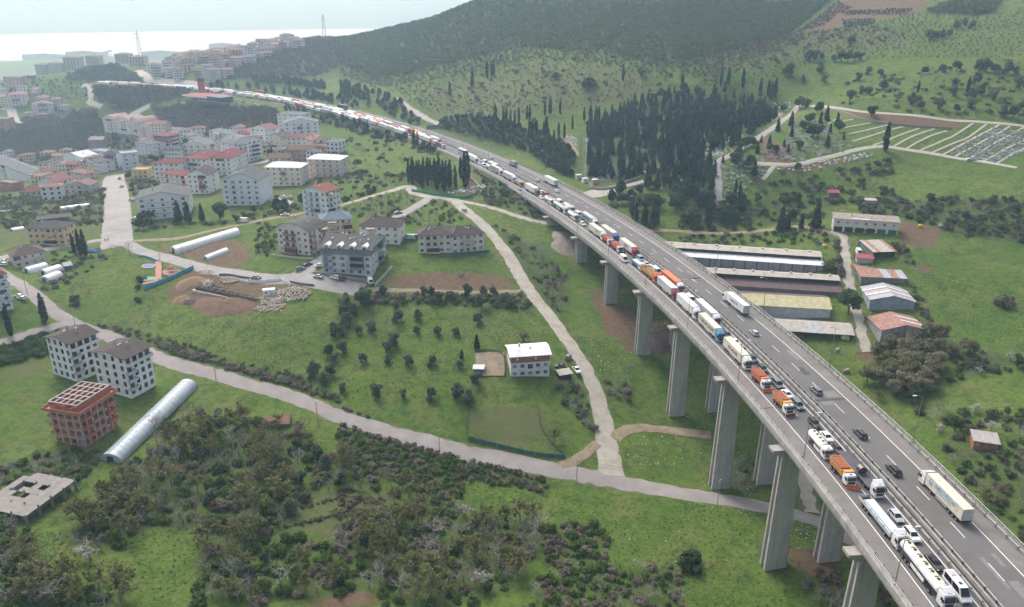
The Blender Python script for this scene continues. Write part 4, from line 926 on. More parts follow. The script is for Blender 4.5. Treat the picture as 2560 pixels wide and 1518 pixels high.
ocar('hatch','white',Z('m',1662,717),'white hatchback on the outbound lanes beside the far white semi truck',1, 6.2)
loc, rz, s = place(*Z('m',1345,507), 2.1, False); r = thing('box_truck', 'grey box truck driving away below the slope of shrubs', 'truck', hw(s+8.6, 2.1, RD+.03), rz); rigid_box(r, 'lightgrey','boxgrey')
ocar('suv','white',Z('m',990,397),'white car on the outbound lanes far behind the grey box truck',1, 6.0)
ocar('sedan','white',Z('m',297,97),'white car near the overhead sign on the outbound lanes',1, 5)
fl = rl.location; a = rl.rotation_euler[2]; d = Vector((-math.sin(a), math.cos(a))); cpos = Vector((fl[0],fl[1]))+d*(-8.6)
co = thing('steel_coil', 'large round steel coil strapped on the flat grey trailer', 'coil', (cpos.x, cpos.y, RD+.03+1.25), a)
mb = MB(); n = 28
for k in range(n):
 a0, a1 = 2*math.pi*k/n, 2*math.pi*(k+1)/n
 R_, r_, h = .98, .36, .75
 P = lambda rr, aa, y: (rr*math.cos(aa), y, .98+rr*math.sin(aa))
 mb.quad(P(R_,a0,-h),P(R_,a1,-h),P(R_,a1,h),P(R_,a0,h)); mb.quad(P(r_,a0,h),P(r_,a1,h),P(r_,a1,-h),P(r_,a0,-h)); mb.quad(P(r_,a0,-h),P(r_,a1,-h),P(R_,a1,-h),P(R_,a0,-h)); mb.quad(P(R_,a0,h),P(R_,a1,h),P(r_,a1,h),P(r_,a0,h))
mb.build('coil_body', mat('coil_steel',(.10,.095,.09),.35,.7,var=.3,scale=3), co)
for yy in (-.4,.4):
 mb = MB(); mb.tube((0,yy-.05,.98),(0,yy+.05,.98),1.0,1.0,28,cap=False); mb.build('strap', M_ALU, co)
def far_lorry(cab, body, roof):
 k = ('farl', cab, body, roof)
 def f():
  mb = MB(); mb.box(-1.22,1.22,-2.2,-.15,.7,3.3,0); mb.add([(-1.05,-.13,1.75),(1.05,-.13,1.75),(1.05,-.13,2.8),(-1.05,-.13,2.8)],[(0,1,2,3)],2); mb.extr_x([(-.7,3.3),(-2.15,3.3),(-2.15,3.9)],-1.05,1.05,0)
  mb.box(-1.25,1.25,-16.2,-2.7,1.15,3.95,1); mb.box(-1.15,1.15,-16.1,-2.8,3.95,4.0,3); mb.box(-.6,.6,-16,-.4,.55,1.15,2)
  for y in (-1.3,-4.9,-12,-13.3,-14.6): mb.box(-1.15,1.15,y-.45,y+.45,0,.95,2)
  return mb.mesh('semi_truck', [paint(cab), paint(body), M_CHAS, paint(roof)])
 return tm(k, f)
def far_rigid(cab, body):
 k = ('farr', cab, body)
 def f():
  mb = MB(); mb.box(-1.2,1.2,-2.1,-.1,.6,2.9,0); mb.add([(-1.0,-.08,1.6),(1.0,-.08,1.6),(1.0,-.08,2.5),(-1.0,-.08,2.5)],[(0,1,2,3)],2); mb.box(-1.22,1.22,-8.6,-2.4,1.05,3.3,1); mb.box(-.6,.6,-8.5,-.4,.5,1.05,2)
  for y in (-1.3,-6.6): mb.box(-1.1,1.1,y-.45,y+.45,0,.9,2)
  return mb.mesh('box_truck', [paint(cab), paint(body), M_CHAS])
 return tm(k, f)
def far_car(col):
 def f():
  mb = MB(); mb.extr_x([(-4.3,.3),(-4.3,.85),(-3.9,.98),(-3.2,1.0),(-1.3,.95),(-.2,.75),(0,.35)],-.88,.88,0)
  mb.hexa([(-.82,-4.0,.97),(.82,-4.0,.97),(.82,-1.1,.95),(-.82,-1.1,.95),(-.66,-3.4,1.46),(.66,-3.4,1.46),(.66,-1.9,1.46),(-.66,-1.9,1.46)],1); mb.box(-.66,.66,-3.4,-1.9,1.46,1.49,0)
  for y in (-.9,-3.4): mb.box(-.9,.9,y-.3,y+.3,0,.6,2)
  return mb.mesh('car', [paint(col), M_GLASS, M_TYRE])
 return tm(('farc', col), f)
LN = {15.7:'inner lane',19.9:'outer lane',24.0:'hard shoulder',28.4:'merging lane'}; rq = random.Random(21); PAL = ['white']*11+['cream','lightgrey','lightgrey','silver']; CPAL = ['white']*8+['red','red','blue','orange','darkred','greyblue','yellow']
for u, s_begin in ((15.7,487),(19.9,470),(24.0,530),(28.4,615)):
 s = s_begin
 while s < (1085 if u < 28 else 752):
  if u == 24.0 and 660 < s < 700: s += 30; continue
  q = rq.random(); x, y, z = hw(s, u+rq.uniform(-.3,.3), RD+.03); rz = hwdir(s+5)+math.pi/2
  if q < .52:
   body = rq.choice(PAL if rq.random() < .72 else CPAL); cab = rq.choice(CPAL); roof = 'white' if body in ('lightgrey','silver') else body
   ob('semi_truck', far_lorry(cab, body, roof), None, (x,y,z), rz, label='%s semi truck with %s trailer in the %s of the far queue' % (cab, body, LN[u]), cat='truck', group='vehicles in the far queue'); s += 16.4+rq.uniform(1,2.6)
  elif q < .70:
   body = rq.choice(PAL+CPAL); cab = rq.choice(CPAL)
   ob('box_truck', far_rigid(cab, body), None, (x,y,z), rz, label='%s cab truck with short %s box in the %s of the far queue' % (cab, body, LN[u]), cat='truck', group='vehicles in the far queue'); s += 8.6+rq.uniform(1,2.6)
  else:
   c = rq.choice(['white','white','white','silver','grey','black','red']); ob('car', far_car(c), None, (x,y,z), rz, label='%s car in the %s of the far queue' % (c, LN[u]), cat='car', group='vehicles in the far queue'); s += 4.6+rq.uniform(1.2,3)
for s, u, c, b_ in ((705,2.0,'dark','dark'),(860,2.0,'red','red'),(560,5.5,None,None)):
 x, y, z = hw(s, u, RD+.03)
 if c: ob('semi_truck', far_lorry(c, b_, b_), None, (x,y,z), hwdir(s)-math.pi/2, label='%s truck driving away alone beside the far queue' % c, cat='truck')
s_ = hw_su_px(*Z('b',640,995))[0]; g_ = thing('sign_gantry', 'overhead road sign gantry spanning the outbound lanes near the roadside cypresses', 'sign', (0,0,0)); M_SIGNB = mat('sign_back',(.13,.15,.17),.6,.3,var=.1)
for u in (-3.4, 11.5):
 x, y, z = hw(s_, u); mb = MB(); mb.box(x-.18,x+.18,y-.18,y+.18,z-.3,z+7.2); mb.build('gantry_post', M_STEEL, g_)
mb = MB(); bar(mb, s_-.25, s_+.25, -3.8, 11.8, RD+6.7, RD+7.2); mb.build('gantry_beam', M_STEEL, g_)
mb = MB(); bar(mb, s_-.45, s_-.3, -3.2, 11.2, RD+5.4, RD+8.6); mb.build('sign_panel', M_SIGNB, g_)
def rgbmat(prefix, c, **kw): return mat('%s_%d_%d_%d' % (prefix, int(c[0]*100), int(c[1]*100), int(c[2]*100)), c, **kw)
def wallmat(c):
 c = tuple(min(.8, k*1.22) for k in c); return rgbmat('render_wall', c, rough=.9, var=.08, scale=.5, dirt=(tuple(k*.72 for k in c), .4, .35, .3))
def roofmat(c):
 c = c if min(c) > .45 else tuple(k*.68 for k in c); return rgbmat('roof_tile', c, rough=.85, var=.18, scale=.7, dirt=(tuple(k*.6 for k in c), .45, .4))
M_WFRAME = mat('window_frame', (.62,.62,.62), .6, var=0)
M_PANE = mat('window_pane', (.028,.034,.042), .12, var=0, spec=.6)
M_DARKIN = mat('interior_dark', (.035,.033,.032), .95, var=.2)  # near-black; on partitions and open bays the colour stands in for shade
WHT, CRM, GRY = (.62,.63,.64), (.60,.52,.40), (.34,.35,.37)
def wall_face(mb, p0, p1, z0, z1, ops, depth=.22, m=0, mr=None):
 """vertical wall from p0 to p1 (outside to the right of p0->p1) with real openings (u0,u1,v0,v1 in metres)"""
 p0 = Vector((p0[0],p0[1],0)); p1 = Vector((p1[0],p1[1],0)); L = (p1-p0).length; e = (p1-p0)/L; nrm = Vector((e.y,-e.x,0)); mr = m if mr is None else mr
 us = sorted({0.0, L, *[o[0] for o in ops], *[o[1] for o in ops]}); vs = sorted({z0, z1, *[o[2] for o in ops], *[o[3] for o in ops]})
 P = lambda u, v, d=0: tuple(p0+e*u-nrm*d+Vector((0,0,v)))
 for i in range(len(us)-1):
  for j in range(len(vs)-1):
   uc, vc = (us[i]+us[i+1])/2, (vs[j]+vs[j+1])/2
   if any(o[0] < uc < o[1] and o[2] < vc < o[3] for o in ops): continue
   mb.quad(P(us[i],vs[j]),P(us[i+1],vs[j]),P(us[i+1],vs[j+1]),P(us[i],vs[j+1]), m)
 for a, b, c, d in ops:
  mb.quad(P(a,c),P(b,c),P(b,c,depth),P(a,c,depth), mr); mb.quad(P(a,d,depth),P(b,d,depth),P(b,d),P(a,d), mr)
  mb.quad(P(a,c,depth),P(a,d,depth),P(a,d),P(a,c), mr); mb.quad(P(b,c),P(b,d),P(b,d,depth),P(b,c,depth), mr)
_WM = {}
def keep_rect(c, e, n, w, d):
 for i in np.arange(-w/2, w/2+.1, 3.0):
  for j in np.arange(-d/2, d/2+.1, 3.0): KEEP.append((c[0]+e[0]*i+n[0]*j, c[1]+e[1]*i+n[1]*j, 3.2))
M_PANE2 = mat('curtained_pane', (.22,.23,.24), .3, var=0); rw_ = random.Random(12)
def window_mesh(w, h):
 v = rw_.random() < .3; k = (round(w,2), round(h,2), v)
 if k not in _WM:
  mb = MB(); f = .09
  mb.quad((-w/2,0,0),(w/2,0,0),(w/2,0,h),(-w/2,0,h),0)
  for x0,x1,z0,z1 in ((-w/2,w/2,0,f),(-w/2,w/2,h-f,h),(-w/2,-w/2+f,f,h-f),(w/2-f,w/2,f,h-f),(-f/2,f/2,f,h-f)): mb.box(x0,x1,-.05,-.005,z0,z1,1)
  _WM[k] = mb.mesh('window', [M_PANE2 if v else M_PANE, M_WFRAME])
 return _WM[k]
def roof_part(root, kind, w, d, z, col, rise, over=.55, th=.16, wall=None):
 m = roofmat(col); W, D = w/2+over, d/2+over; mb = MB()
 if kind == 'flat':
  mb.box(-w/2-.1,w/2+.1,-d/2-.1,d/2+.1,z,z+.25); mb.build('roof', m, root)
  mb = MB()
  for x0,x1,y0,y1 in ((-w/2-.12,w/2+.12,-d/2-.12,-d/2+.12),(-w/2-.12,w/2+.12,d/2-.12,d/2+.12),(-w/2-.12,-w/2+.12,-d/2+.12,d/2-.12),(w/2-.12,w/2+.12,-d/2+.12,d/2-.12)): mb.box(x0,x1,y0,y1,z+.25,z+.75)
  mb.build('parapet', wallmat(wall or WHT), root); return
 if kind in ('gable_y','arch'):
  n = 2 if kind == 'gable_y' else 8; xs = np.linspace(-W, W, n+1)
  f = (lambda x: rise*(1-abs(x)/W)-.25) if kind == 'gable_y' else (lambda x: rise*(1-(x/W)**2)-.25)
  top = [(x, z+f(x)+th) for x in xs]; bot = [(x, z+f(x)) for x in xs[::-1]]; mb.extr_y(top[::-1]+bot[::-1], -D, D); mb.build('roof', m, root)
  return
 if kind in ('gable_x','shed'):
  f = (lambda y: rise*(1-abs(y)/D)-.25) if kind == 'gable_x' else (lambda y: rise*(y+D)/(2*D)-.1)
  ys = (-D,0,D); top = [(y, z+f(y)+th) for y in ys]; bot = [(y, z+f(y)) for y in ys[::-1]]; mb.extr_x(top+bot, -W, W); mb.build('roof', m, root); return
 r = min(W, D)*.96; zb = z-.2
 if W >= D: R = [(-W+r,0,zb+rise),(W-r,0,zb+rise)]; F = [(0,1,5,4),(1,2,5),(2,3,4,5),(3,0,4)]
 else: R = [(0,-D+r,zb+rise),(0,D-r,zb+rise)]; F = [(0,1,4),(1,2,5,4),(2,3,5),(3,0,4,5)]
 B = [(-W,-D,zb),(W,-D,zb),(W,D,zb),(-W,D,zb)]; mb.add(B+R, F+[(3,2,1,0)]); mb.box(-W,W,-D,D,zb-th,zb-.004); mb.build('roof', m, root)
 mb = MB()
 for a, b in ([(B[0],R[0]),(B[1],R[1]),(B[2],R[1]),(B[3],R[0]),(R[0],R[1])] if W >= D else [(B[0],R[0]),(B[1],R[0]),(B[2],R[1]),(B[3],R[1]),(R[0],R[1])]): mb.tube(Vector(a)+Vector((0,0,.03)), Vector(b)+Vector((0,0,.03)), .10, .10, 5)
 mb.build('ridge_cap', roofmat(tuple(min(1,k*1.5+.03) for k in col)), root)
def building(label, A_, B_, d, st, wall, roof, rcol, rise=2.2, cols=(4,0,3), bal=(), sh=2.95, name='apartment_building', cat='building', glaze=True, group=None, ww=1.5, wh=1.45, over=.55, chim=1, plinth=None, detail=2, topwall=None, stripe=None, world=None, zoff=0.0):
 """A_, B_: base pixels of the front face; d: depth; cols: window columns on front, left, right"""
 if world: a, b = np.array(world[0]), np.array(world[1])
 else: a, b = gp(*A_), gp(*B_)
 az = .5*(a[2]+b[2]); a2, b2 = a[:2], b[:2]; w = float(np.linalg.norm(b2-a2)); e = (b2-a2)/w; n = np.array([-e[1], e[0]])
 if n[1] < 0: n = -n
 c = (a2+b2)/2+n*d/2; rz = math.atan2(e[1], e[0]); zb = az-.1+zoff
 keep_rect(c, e, n, w, d)
 r = thing(name, label, cat, (c[0],c[1],zb), rz, group); H = st*sh; W2, D2 = w/2, d/2
 mb = MB(); faces = {'front':((-W2,-D2),(W2,-D2)),'right':((W2,-D2),(W2,D2)),'back':((W2,D2),(-W2,D2)),'left':((-W2,D2),(-W2,-D2))}
 ncol = {'front':cols[0],'left':cols[1],'right':cols[2],'back':0}; wins = []
 balset = {}
 for bl in bal: balset.setdefault(bl[0], []).append(bl)
 for fn, (p0, p1) in faces.items():
  L = math.hypot(p1[0]-p0[0], p1[1]-p0[1]); ops = []; nc = ncol[fn]
  for k in range(nc):
   uc = L*(k+.5)/nc
   for s_ in range(st):
    inb = any(abs(uc-bl[1]*L) < bl[2]/2 and s_ in bl[3] for bl in balset.get(fn, []))
    w_, h_, v0 = (ww*1.25, 2.1, .15) if inb else (ww, wh, .85)
    w_ = min(w_, L/nc*.8); v = s_*sh+v0; ops.append((uc-w_/2, uc+w_/2, v, v+h_)); wins.append((fn, p0, p1, L, uc, v, w_, h_))
  wall_face(mb, p0, p1, -3.0, H, ops)
 wm = [wallmat(wall)]
 mb.build('wall', wm, r)
 if topwall:
  mb2 = MB(); mb2.box(-W2-.03,W2+.03,-D2-.03,-D2+.05,H-sh*.98,H-.02); mb2.box(-W2-.03,-W2+.05,-D2,D2,H-sh*.98,H-.02); mb2.box(W2-.05,W2+.03,-D2,D2,H-sh*.98,H-.02); mb2.build('attic_band', wallmat(topwall), r)
 if stripe:
  for k in range(1, st):
   mb2 = MB(); mb2.box(-W2-.05,W2+.05,-D2-.05,-D2+.03,k*sh-.14,k*sh+.10); mb2.box(W2-.03,W2+.05,-D2+.03,D2,k*sh-.14,k*sh+.10); mb2.build('storey_band', wallmat(stripe), r)
 g = MB()
 if roof in ('gable_y','arch'):
  n_ = 2 if roof == 'gable_y' else 8; xs = np.linspace(-W2, W2, n_+1); Wr = W2+over
  f = (lambda x: rise*(1-abs(x)/Wr)-.25) if roof == 'gable_y' else (lambda x: rise*(1-(x/Wr)**2)-.25)
  g.extr_y([(-W2,H)]+[(W2,H)]+[(x, H+max(f(x),0)) for x in xs[::-1]], -D2, D2)
 elif roof in ('gable_x','shed'):
  Dr = D2+over; f = (lambda y: rise*(1-abs(y)/Dr)-.25) if roof == 'gable_x' else (lambda y: rise*(y+Dr)/(2*Dr)-.1)
  g.extr_x([(-D2,H),(D2,H)]+[(y, H+max(f(y),0)) for y in (D2,0,-D2)], -W2, W2)
 if g.v: g.build('gable', wm, r)
 roof_part(r, roof, w, d, H, rcol, rise, over, wall=wall)
 if glaze:
  if detail >= 2:
   for fn, p0, p1, L, uc, v, w_, h_ in wins:
    ex, ey = (p1[0]-p0[0])/L, (p1[1]-p0[1])/L; nx_, ny_ = ey, -ex
    ob('window', window_mesh(w_, h_), r, loc=(p0[0]+ex*uc-nx_*.14, p0[1]+ey*uc-ny_*.14, v), rz=math.atan2(ey, ex))
  else:
   mw = MB()
   for fn, p0, p1, L, uc, v, w_, h_ in wins:
    ex, ey = (p1[0]-p0[0])/L, (p1[1]-p0[1])/L; nx_, ny_ = ey, -ex; q = lambda t_, z_: (p0[0]+ex*(uc+t_)-nx_*.12, p0[1]+ey*(uc+t_)-ny_*.12, z_)
    mw.quad(q(-w_/2,v),q(w_/2,v),q(w_/2,v+h_),q(-w_/2,v+h_))
   if mw.v: o = mw.build('window_grid', M_PANE, r, kind='stuff')
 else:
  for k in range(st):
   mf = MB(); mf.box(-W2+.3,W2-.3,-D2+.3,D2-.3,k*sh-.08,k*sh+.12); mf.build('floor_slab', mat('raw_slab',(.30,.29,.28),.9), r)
  mf = MB(); mf.box(-W2+.3,W2-.3,-.1,.1,0,H-.1); mf.box(-.1,.1,-D2+.3,D2-.3,0,H-.1); mf.build('partition_wall', M_DARKIN, r)  # partitions coloured near-black to give the unglazed rooms their shade
 for bl in bal:
  fn, uf, bw, sts = bl[:4]; bc = bl[4] if len(bl) > 4 else wall; bd = bl[5] if len(bl) > 5 else 1.3; p0, p1 = faces[fn]
  L = math.hypot(p1[0]-p0[0], p1[1]-p0[1]); ex, ey = (p1[0]-p0[0])/L, (p1[1]-p0[1])/L
  for s_ in sts:
   def f():
    mb = MB(); mb.box(-bw/2,bw/2,-bd,-.003,-.14,.04); mb.box(-bw/2,bw/2,-bd,-bd+.1,.04,.98); mb.box(-bw/2,-bw/2+.1,-bd+.1,-.003,.04,.98); mb.box(bw/2-.1,bw/2,-bd+.1,-.003,.04,.98); return mb.mesh('balcony', wallmat(bc))
   ob('balcony', tm(('bal',bw,bd,bc), f), r, loc=(p0[0]+ex*uf*L, p0[1]+ey*uf*L, s_*sh), rz=math.atan2(ey, ex))
   if detail >= 2 and glaze and rw_.random() < .22:
    def f():
     mb = MB(); mb.box(-bw/2+.04,bw/2-.04,-bd+.03,-.01,.98,sh-.2); return mb.mesh('balcony_glazing', M_PANE)
    ob('balcony_glazing', tm(('bg',bw,bd,sh), f), r, loc=(p0[0]+ex*uf*L, p0[1]+ey*uf*L, s_*sh), rz=math.atan2(ey, ex))
   elif detail >= 2 and glaze and rw_.random() < .12:
    def f():
     mb = MB(); mb.hexa([(-bw/2,-bd-.5,1.7),(bw/2,-bd-.5,1.7),(bw/2,-.01,2.5),(-bw/2,-.01,2.5),(-bw/2,-bd-.5,1.76),(bw/2,-bd-.5,1.76),(bw/2,-.01,2.56),(-bw/2,-.01,2.56)]); return mb.mesh('awning', wallmat((.50,.44,.34)))
    ob('awning', tm(('aw',bw,bd), f), r, loc=(p0[0]+ex*uf*L, p0[1]+ey*uf*L, s_*sh), rz=math.atan2(ey, ex))
 if detail >= 2 and st > 1:
  for k in range(rw_.randrange(1,4)):
   ob('roof_vent', tm('rv', lambda: (lambda b: (b.tube((0,0,-1),(0,0,.7),.22,.22,8), b.tube((0,0,.7),(0,0,.95),.36,.12,8), b.mesh('roof_vent', wallmat((.6,.6,.6))))[2])(MB())), r, loc=(rw_.uniform(-.3,.3)*w, rw_.uniform(-.3,.1)*d, H+rise*.55))
  if glaze:
   for k in range(2): ob('satellite_dish', tm('sd', lambda: (lambda b: (b.tube((0,0,0),(0,-.12,.06),.42,.30,10), b.tube((0,.02,-.5),(0,.02,0),.04,.04,5), b.mesh('satellite_dish', wallmat((.62,.62,.62))))[2])(MB())), r, loc=(rw_.uniform(-.4,.4)*w, -d/2-.25, rw_.randrange(1,st)*sh+1.6))
 if chim and roof != 'flat' and detail >= 2:
  for k in range(chim):
   mb = MB(); x = w*(-.22+.4*k); y = d*.08; mb.box(x-.3,x+.3,y-.3,y+.3,H,H+rise+.9); mb.build('chimney', wallmat((.45,.40,.36)), r)
 return r
R5, R4, R3 = (1,2,3,4), (1,2,3), (1,2)
BRN, RED, DKG, TER = (.085,.062,.058), (.20,.055,.048), (.12,.125,.12), (.30,.11,.07)
def white_block(label, E_, C_, D_):
 e, c, dd = gp(*E_), gp(*C_), gp(*D_); dep = float(np.linalg.norm(dd[:2]-c[:2]))
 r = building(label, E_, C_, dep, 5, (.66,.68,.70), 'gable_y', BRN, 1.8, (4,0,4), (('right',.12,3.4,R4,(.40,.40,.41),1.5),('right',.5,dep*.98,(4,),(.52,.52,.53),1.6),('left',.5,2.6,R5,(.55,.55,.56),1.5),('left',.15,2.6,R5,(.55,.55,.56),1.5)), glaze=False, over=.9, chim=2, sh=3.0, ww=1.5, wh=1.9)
 return r
white_block('unfinished white apartment block with brown roof nearer the crossroads', Z('r',235,655), Z('r',480,745), Z('r',800,640))
white_block('unfinished white apartment block with brown roof behind the raw brick shell', Z('r',715,810), Z('r',1060,922), Z('r',1335,780))
def brick_shell():
 e, c, dd = gp(*Z('r',262,1375)), gp(*Z('r',575,1440)), gp(*Z('r',905,1205)); w = float(np.linalg.norm(c[:2]-e[:2])); d = float(np.linalg.norm(dd[:2]-c[:2])); ex = (c[:2]-e[:2])/w; n = np.array([-ex[1],ex[0]]); n = n if n[1] > 0 else -n
 ctr = (e[:2]+c[:2])/2+n*d/2; r = thing('brick_shell', 'raw red brick building shell with concrete frame and no roof', 'building', (ctr[0],ctr[1],(e[2]+c[2])/2-.1), math.atan2(ex[1],ex[0]))
 MBK = mat('hollow_brick', (.46,.165,.105), .95, var=.25, scale=1.3, dirt=((.16,.07,.05),.5,.5)); MFR = mat('frame_concrete', (.40,.37,.35), .9, var=.15)
 W, D, sh, st = w/2, d/2, 3.0, 4
 for fn, p0, p1, nb in (('front',(-W,-D),(W,-D),4),('right',(W,-D),(W,D),6),('left',(-W,D),(-W,-D),6),('back',(W,D),(-W,D),4)):
  L = math.hypot(p1[0]-p0[0],p1[1]-p0[1]); ops = []
  mb = MB()
  for k in range(nb):
   uc = L*(k+.5)/nb
   for s_ in range(st): ops.append((uc-.75,uc+.75,s_*sh+.9,s_*sh+2.35))
  wall_face(mb, p0, p1, -2.5, st*sh, ops, .25); mb.build('brick_wall', MBK, r)
  ex_, ey_ = (p1[0]-p0[0])/L, (p1[1]-p0[1])/L; a_ = math.atan2(ey_,ex_)
  for k in range(nb+1):
   u = L*k/nb; mb = MB(); mb.box(-.22,.22,-.06,.3,-2.5,st*sh); mb.build('frame_column', MFR, r, loc=(p0[0]+ex_*min(max(u,.2),L-.2),p0[1]+ey_*min(max(u,.2),L-.2),0), rz=a_)
  for s_ in range(1,st+1):
   mb = MB(); mb.box(.0,L,-.05,.3,-.3,0); mb.build('frame_beam', MFR, r, loc=(p0[0],p0[1],s_*sh-.02), rz=a_)
 for s_ in range(st+1):
  mb = MB(); mb.box(-W+.25,W-.25,-D+.25,D-.25,s_*sh-.18,s_*sh); mb.build('floor_slab', MFR, r)
 mb = MB(); mb.box(-W-1.5,W+1.5,-D-1.3,D+1.2,st*sh-.2,st*sh-.05); mb.build('terrace_slab', MFR, r)
 for x0,x1,y0,y1 in ((-W-1.5,W+1.5,-D-1.3,-D-1.1),(-W-1.5,W+1.5,D+1.0,D+1.2),(-W-1.5,-W-1.3,-D-1.1,D+1.0),(W+1.3,W+1.5,-D-1.1,D+1.0)):
  mb = MB(); mb.box(x0,x1,y0,y1,st*sh-.05,st*sh+.9); mb.build('terrace_parapet', MBK, r)
 nxc, nyc = 5, 5; xs = np.linspace(-W+.3,W-.3,nxc+1); ys = np.linspace(-D+.3,D-.3,nyc+1); z0 = st*sh; z1 = z0+2.3
 for i, x in enumerate(xs):
  mb = MB(); mb.box(x-.12,x+.12,ys[0],ys[-1],z0,z1); mb.build('attic_partition', MBK, r); mb = MB(); mb.box(x-.18,x+.18,ys[0]-.15,ys[-1]+.15,z1,z1+.28); mb.build('bond_beam', MFR, r)
 for j, y in enumerate(ys):
  for i in range(nxc):
   mb = MB(); mb.box(xs[i]+.12,xs[i+1]-.12,y-.12,y+.12,z0,z1-.4 if (i+j)%3 else z1-1.2); mb.build('attic_partition', MBK, r); mb = MB(); mb.box(xs[i]+.18,xs[i+1]-.18,y-.17,y+.17,z1+.01,z1+.27); mb.build('bond_beam', MFR, r)
 for s_ in (1,2,3):
  for x, y, bw, bd in ((-W-.75,-D+2.2,1.5,4),(W+.65,-D+2.0,1.3,3.6),(W+.65,D-2.4,1.3,4),(-W-.75,D-2.5,1.5,4)):
   mb = MB(); mb.box(x-bw/2,x+bw/2,y-bd/2,y+bd/2,s_*sh-.15,s_*sh); o = x+math.copysign(bw/2-.06,x); mb.box(o-.06,o+.06,y-bd/2,y+bd/2,s_*sh,s_*sh+.9); mb.box(x-bw/2,x+bw/2,y-bd/2,y-bd/2+.12,s_*sh,s_*sh+.9); mb.box(x-bw/2,x+bw/2,y+bd/2-.12,y+bd/2,s_*sh,s_*sh+.9); mb.build('balcony', MBK, r)
brick_shell()
def ruin():
 P = [gp(*Z('g',*q)) for q in ((-60,860),(200,885),(480,690),(330,560),(100,640),(-120,760))]; zb = np.mean([p[2] for p in P]); c = np.mean([p[:2] for p in P], axis=0); H = 2.2
 r = thing('ruined_slab', 'abandoned grey concrete slab on columns with square openings', 'ruin', (c[0],c[1],zb)); m = mat('old_concrete',(.25,.23,.215),.95,var=.22,scale=.4,dirt=((.20,.18,.16),.7,.25))
 q = [(p[0]-c[0],p[1]-c[1]) for p in P]
 e = Vector(q[2])-Vector(q[1]); e.normalize(); a = math.atan2(e.y,e.x); n = Vector((-e.y,e.x)); L = max((Vector(v)-Vector(q[1])).dot(e) for v in q); Wd = max((Vector(v)-Vector(q[1])).dot(n) for v in q)
 us = np.linspace(0,L,9); vs = np.linspace(0,Wd,8); holes = {(3,3),(3,4),(5,2),(5,4),(4,5),(5,5)}
 org = Vector(q[1]); T = lambda u, v, z: (org.x+e.x*u+n.x*v, org.y+e.y*u+n.y*v, z)
 for i in range(8):
  for j in range(7):
   if (i,j) in holes or (i > 6 and j > 5): continue
   mb = MB(); u0,u1,v0,v1 = us[i]+.01,us[i+1]-.01,vs[j]+.01,vs[j+1]-.01
   mb.hexa([T(u0,v0,H-.25),T(u1,v0,H-.25),T(u1,v1,H-.25),T(u0,v1,H-.25),T(u0,v0,H),T(u1,v0,H),T(u1,v1,H),T(u0,v1,H)]); mb.build('slab_panel', m, r)
 for j in (1,4,6):
  mb = MB(); a_, b_ = T(.6,vs[j],0), T(L-.6,vs[j],0); mb.hexa([(a_[0],a_[1],-3),(b_[0],b_[1],-3),(b_[0]+.2,b_[1]+.2,-3),(a_[0]+.2,a_[1]+.2,-3),(a_[0],a_[1],H-.3),(b_[0],b_[1],H-.3),(b_[0]+.2,b_[1]+.2,H-.3),(a_[0]+.2,a_[1]+.2,H-.3)]); mb.build('inner_wall', m, r)
 for i in range(0,9,2):
  for j in range(0,8,2):
   x,y,_ = T(us[i]*.98+.2,vs[j]*.98+.2,0); mb = MB(); mb.box(x-.25,x+.25,y-.25,y+.25,-3,H-.25); mb.build('column', m, r)
   mb = MB(); mb.box(x-.16,x+.16,y-.16,y+.16,H,H+.7 if (i+j)%3 else H+.25); mb.build('column_stub', m, r)
ruin()
hr = building('white house with white sheet metal roof beside the concrete lane', Z('e',1243,1285), Z('e',1522,1285), 9.5, 3, (.56,.57,.58), 'gable_x', (.66,.67,.68), 1.3, (5,0,2), (('front',.5,5.2,(1,),(.58,.58,.60),1.2),('right',.6,3,(1,2),(.6,.6,.62),1.2)), name='house', cat='house', topwall=(.30,.12,.085), sh=2.9, over=.7)
building('cream apartment house with brown hipped roof, half without the green fence', Z('q',1700,808), Z('q',2040,803), 11, 3, (.58,.54,.49), 'hip', (.115,.085,.078), 2.9, (5,0,2), (('front',.45,5.6,R3,(.52,.42,.36),1.2),('front',.45,5.6,(0,),(.52,.42,.36),1.0)))
building('cream apartment house with brown hipped roof, half nearer the concrete lane', Z('q',2046,806), Z('q',2378,790), 10, 3, (.58,.54,.49), 'hip', (.115,.085,.078), 2.9, (5,0,2), (('front',.5,5.6,R3,(.52,.42,.36),1.2),))
building('grey and white apartment block with dark grey roof and roof vents', Z('q',695,1010), Z('q',1215,1050), 21, 4, (.50,.51,.53), 'gable_x', (.115,.115,.112), 3.6, (6,2,5), (('front',.13,3.6,R4,(.20,.215,.24),1.3),('front',.72,5.6,R4,(.20,.215,.24),1.3),('front',.42,4,(1,2),(.56,.56,.57),1.0),('right',.55,4,R4,(.20,.215,.24),1.3)), topwall=(.20,.215,.24), chim=0, over=.8)
gb = [o for o in bpy.data.objects if o.get('label','').startswith('grey and white apartment')][0]; gw = max(v.co.x for o in COL.objects if o.parent == gb and o.name.startswith('wall') for v in o.data.vertices)
for k in range(4):
 x = gw*(-.75+.5*k); mb = MB(); mb.extr_y([(x-1.3,11.2),(x+1.3,11.2),(x+1.3,12.9),(x,13.7),(x-1.3,12.9)],-10.7,-6); mb.build('dormer', wallmat(WHT), gb); ob('window', window_mesh(1.6,1.3), gb, loc=(x,-10.72,11.5))
for k in range(7):
 x, y = gw*(-.7+.24*k), (-4,2,-1)[k%3]; mb = MB(); mb.tube((x,y,12),(x,y,15.6-abs(y)*.32),.35,.35,8); mb.tube((x,y,15.6-abs(y)*.32),(x,y,16-abs(y)*.32),.55,.25,8); mb.build('roof_vent', wallmat((.62,.62,.62)), gb)
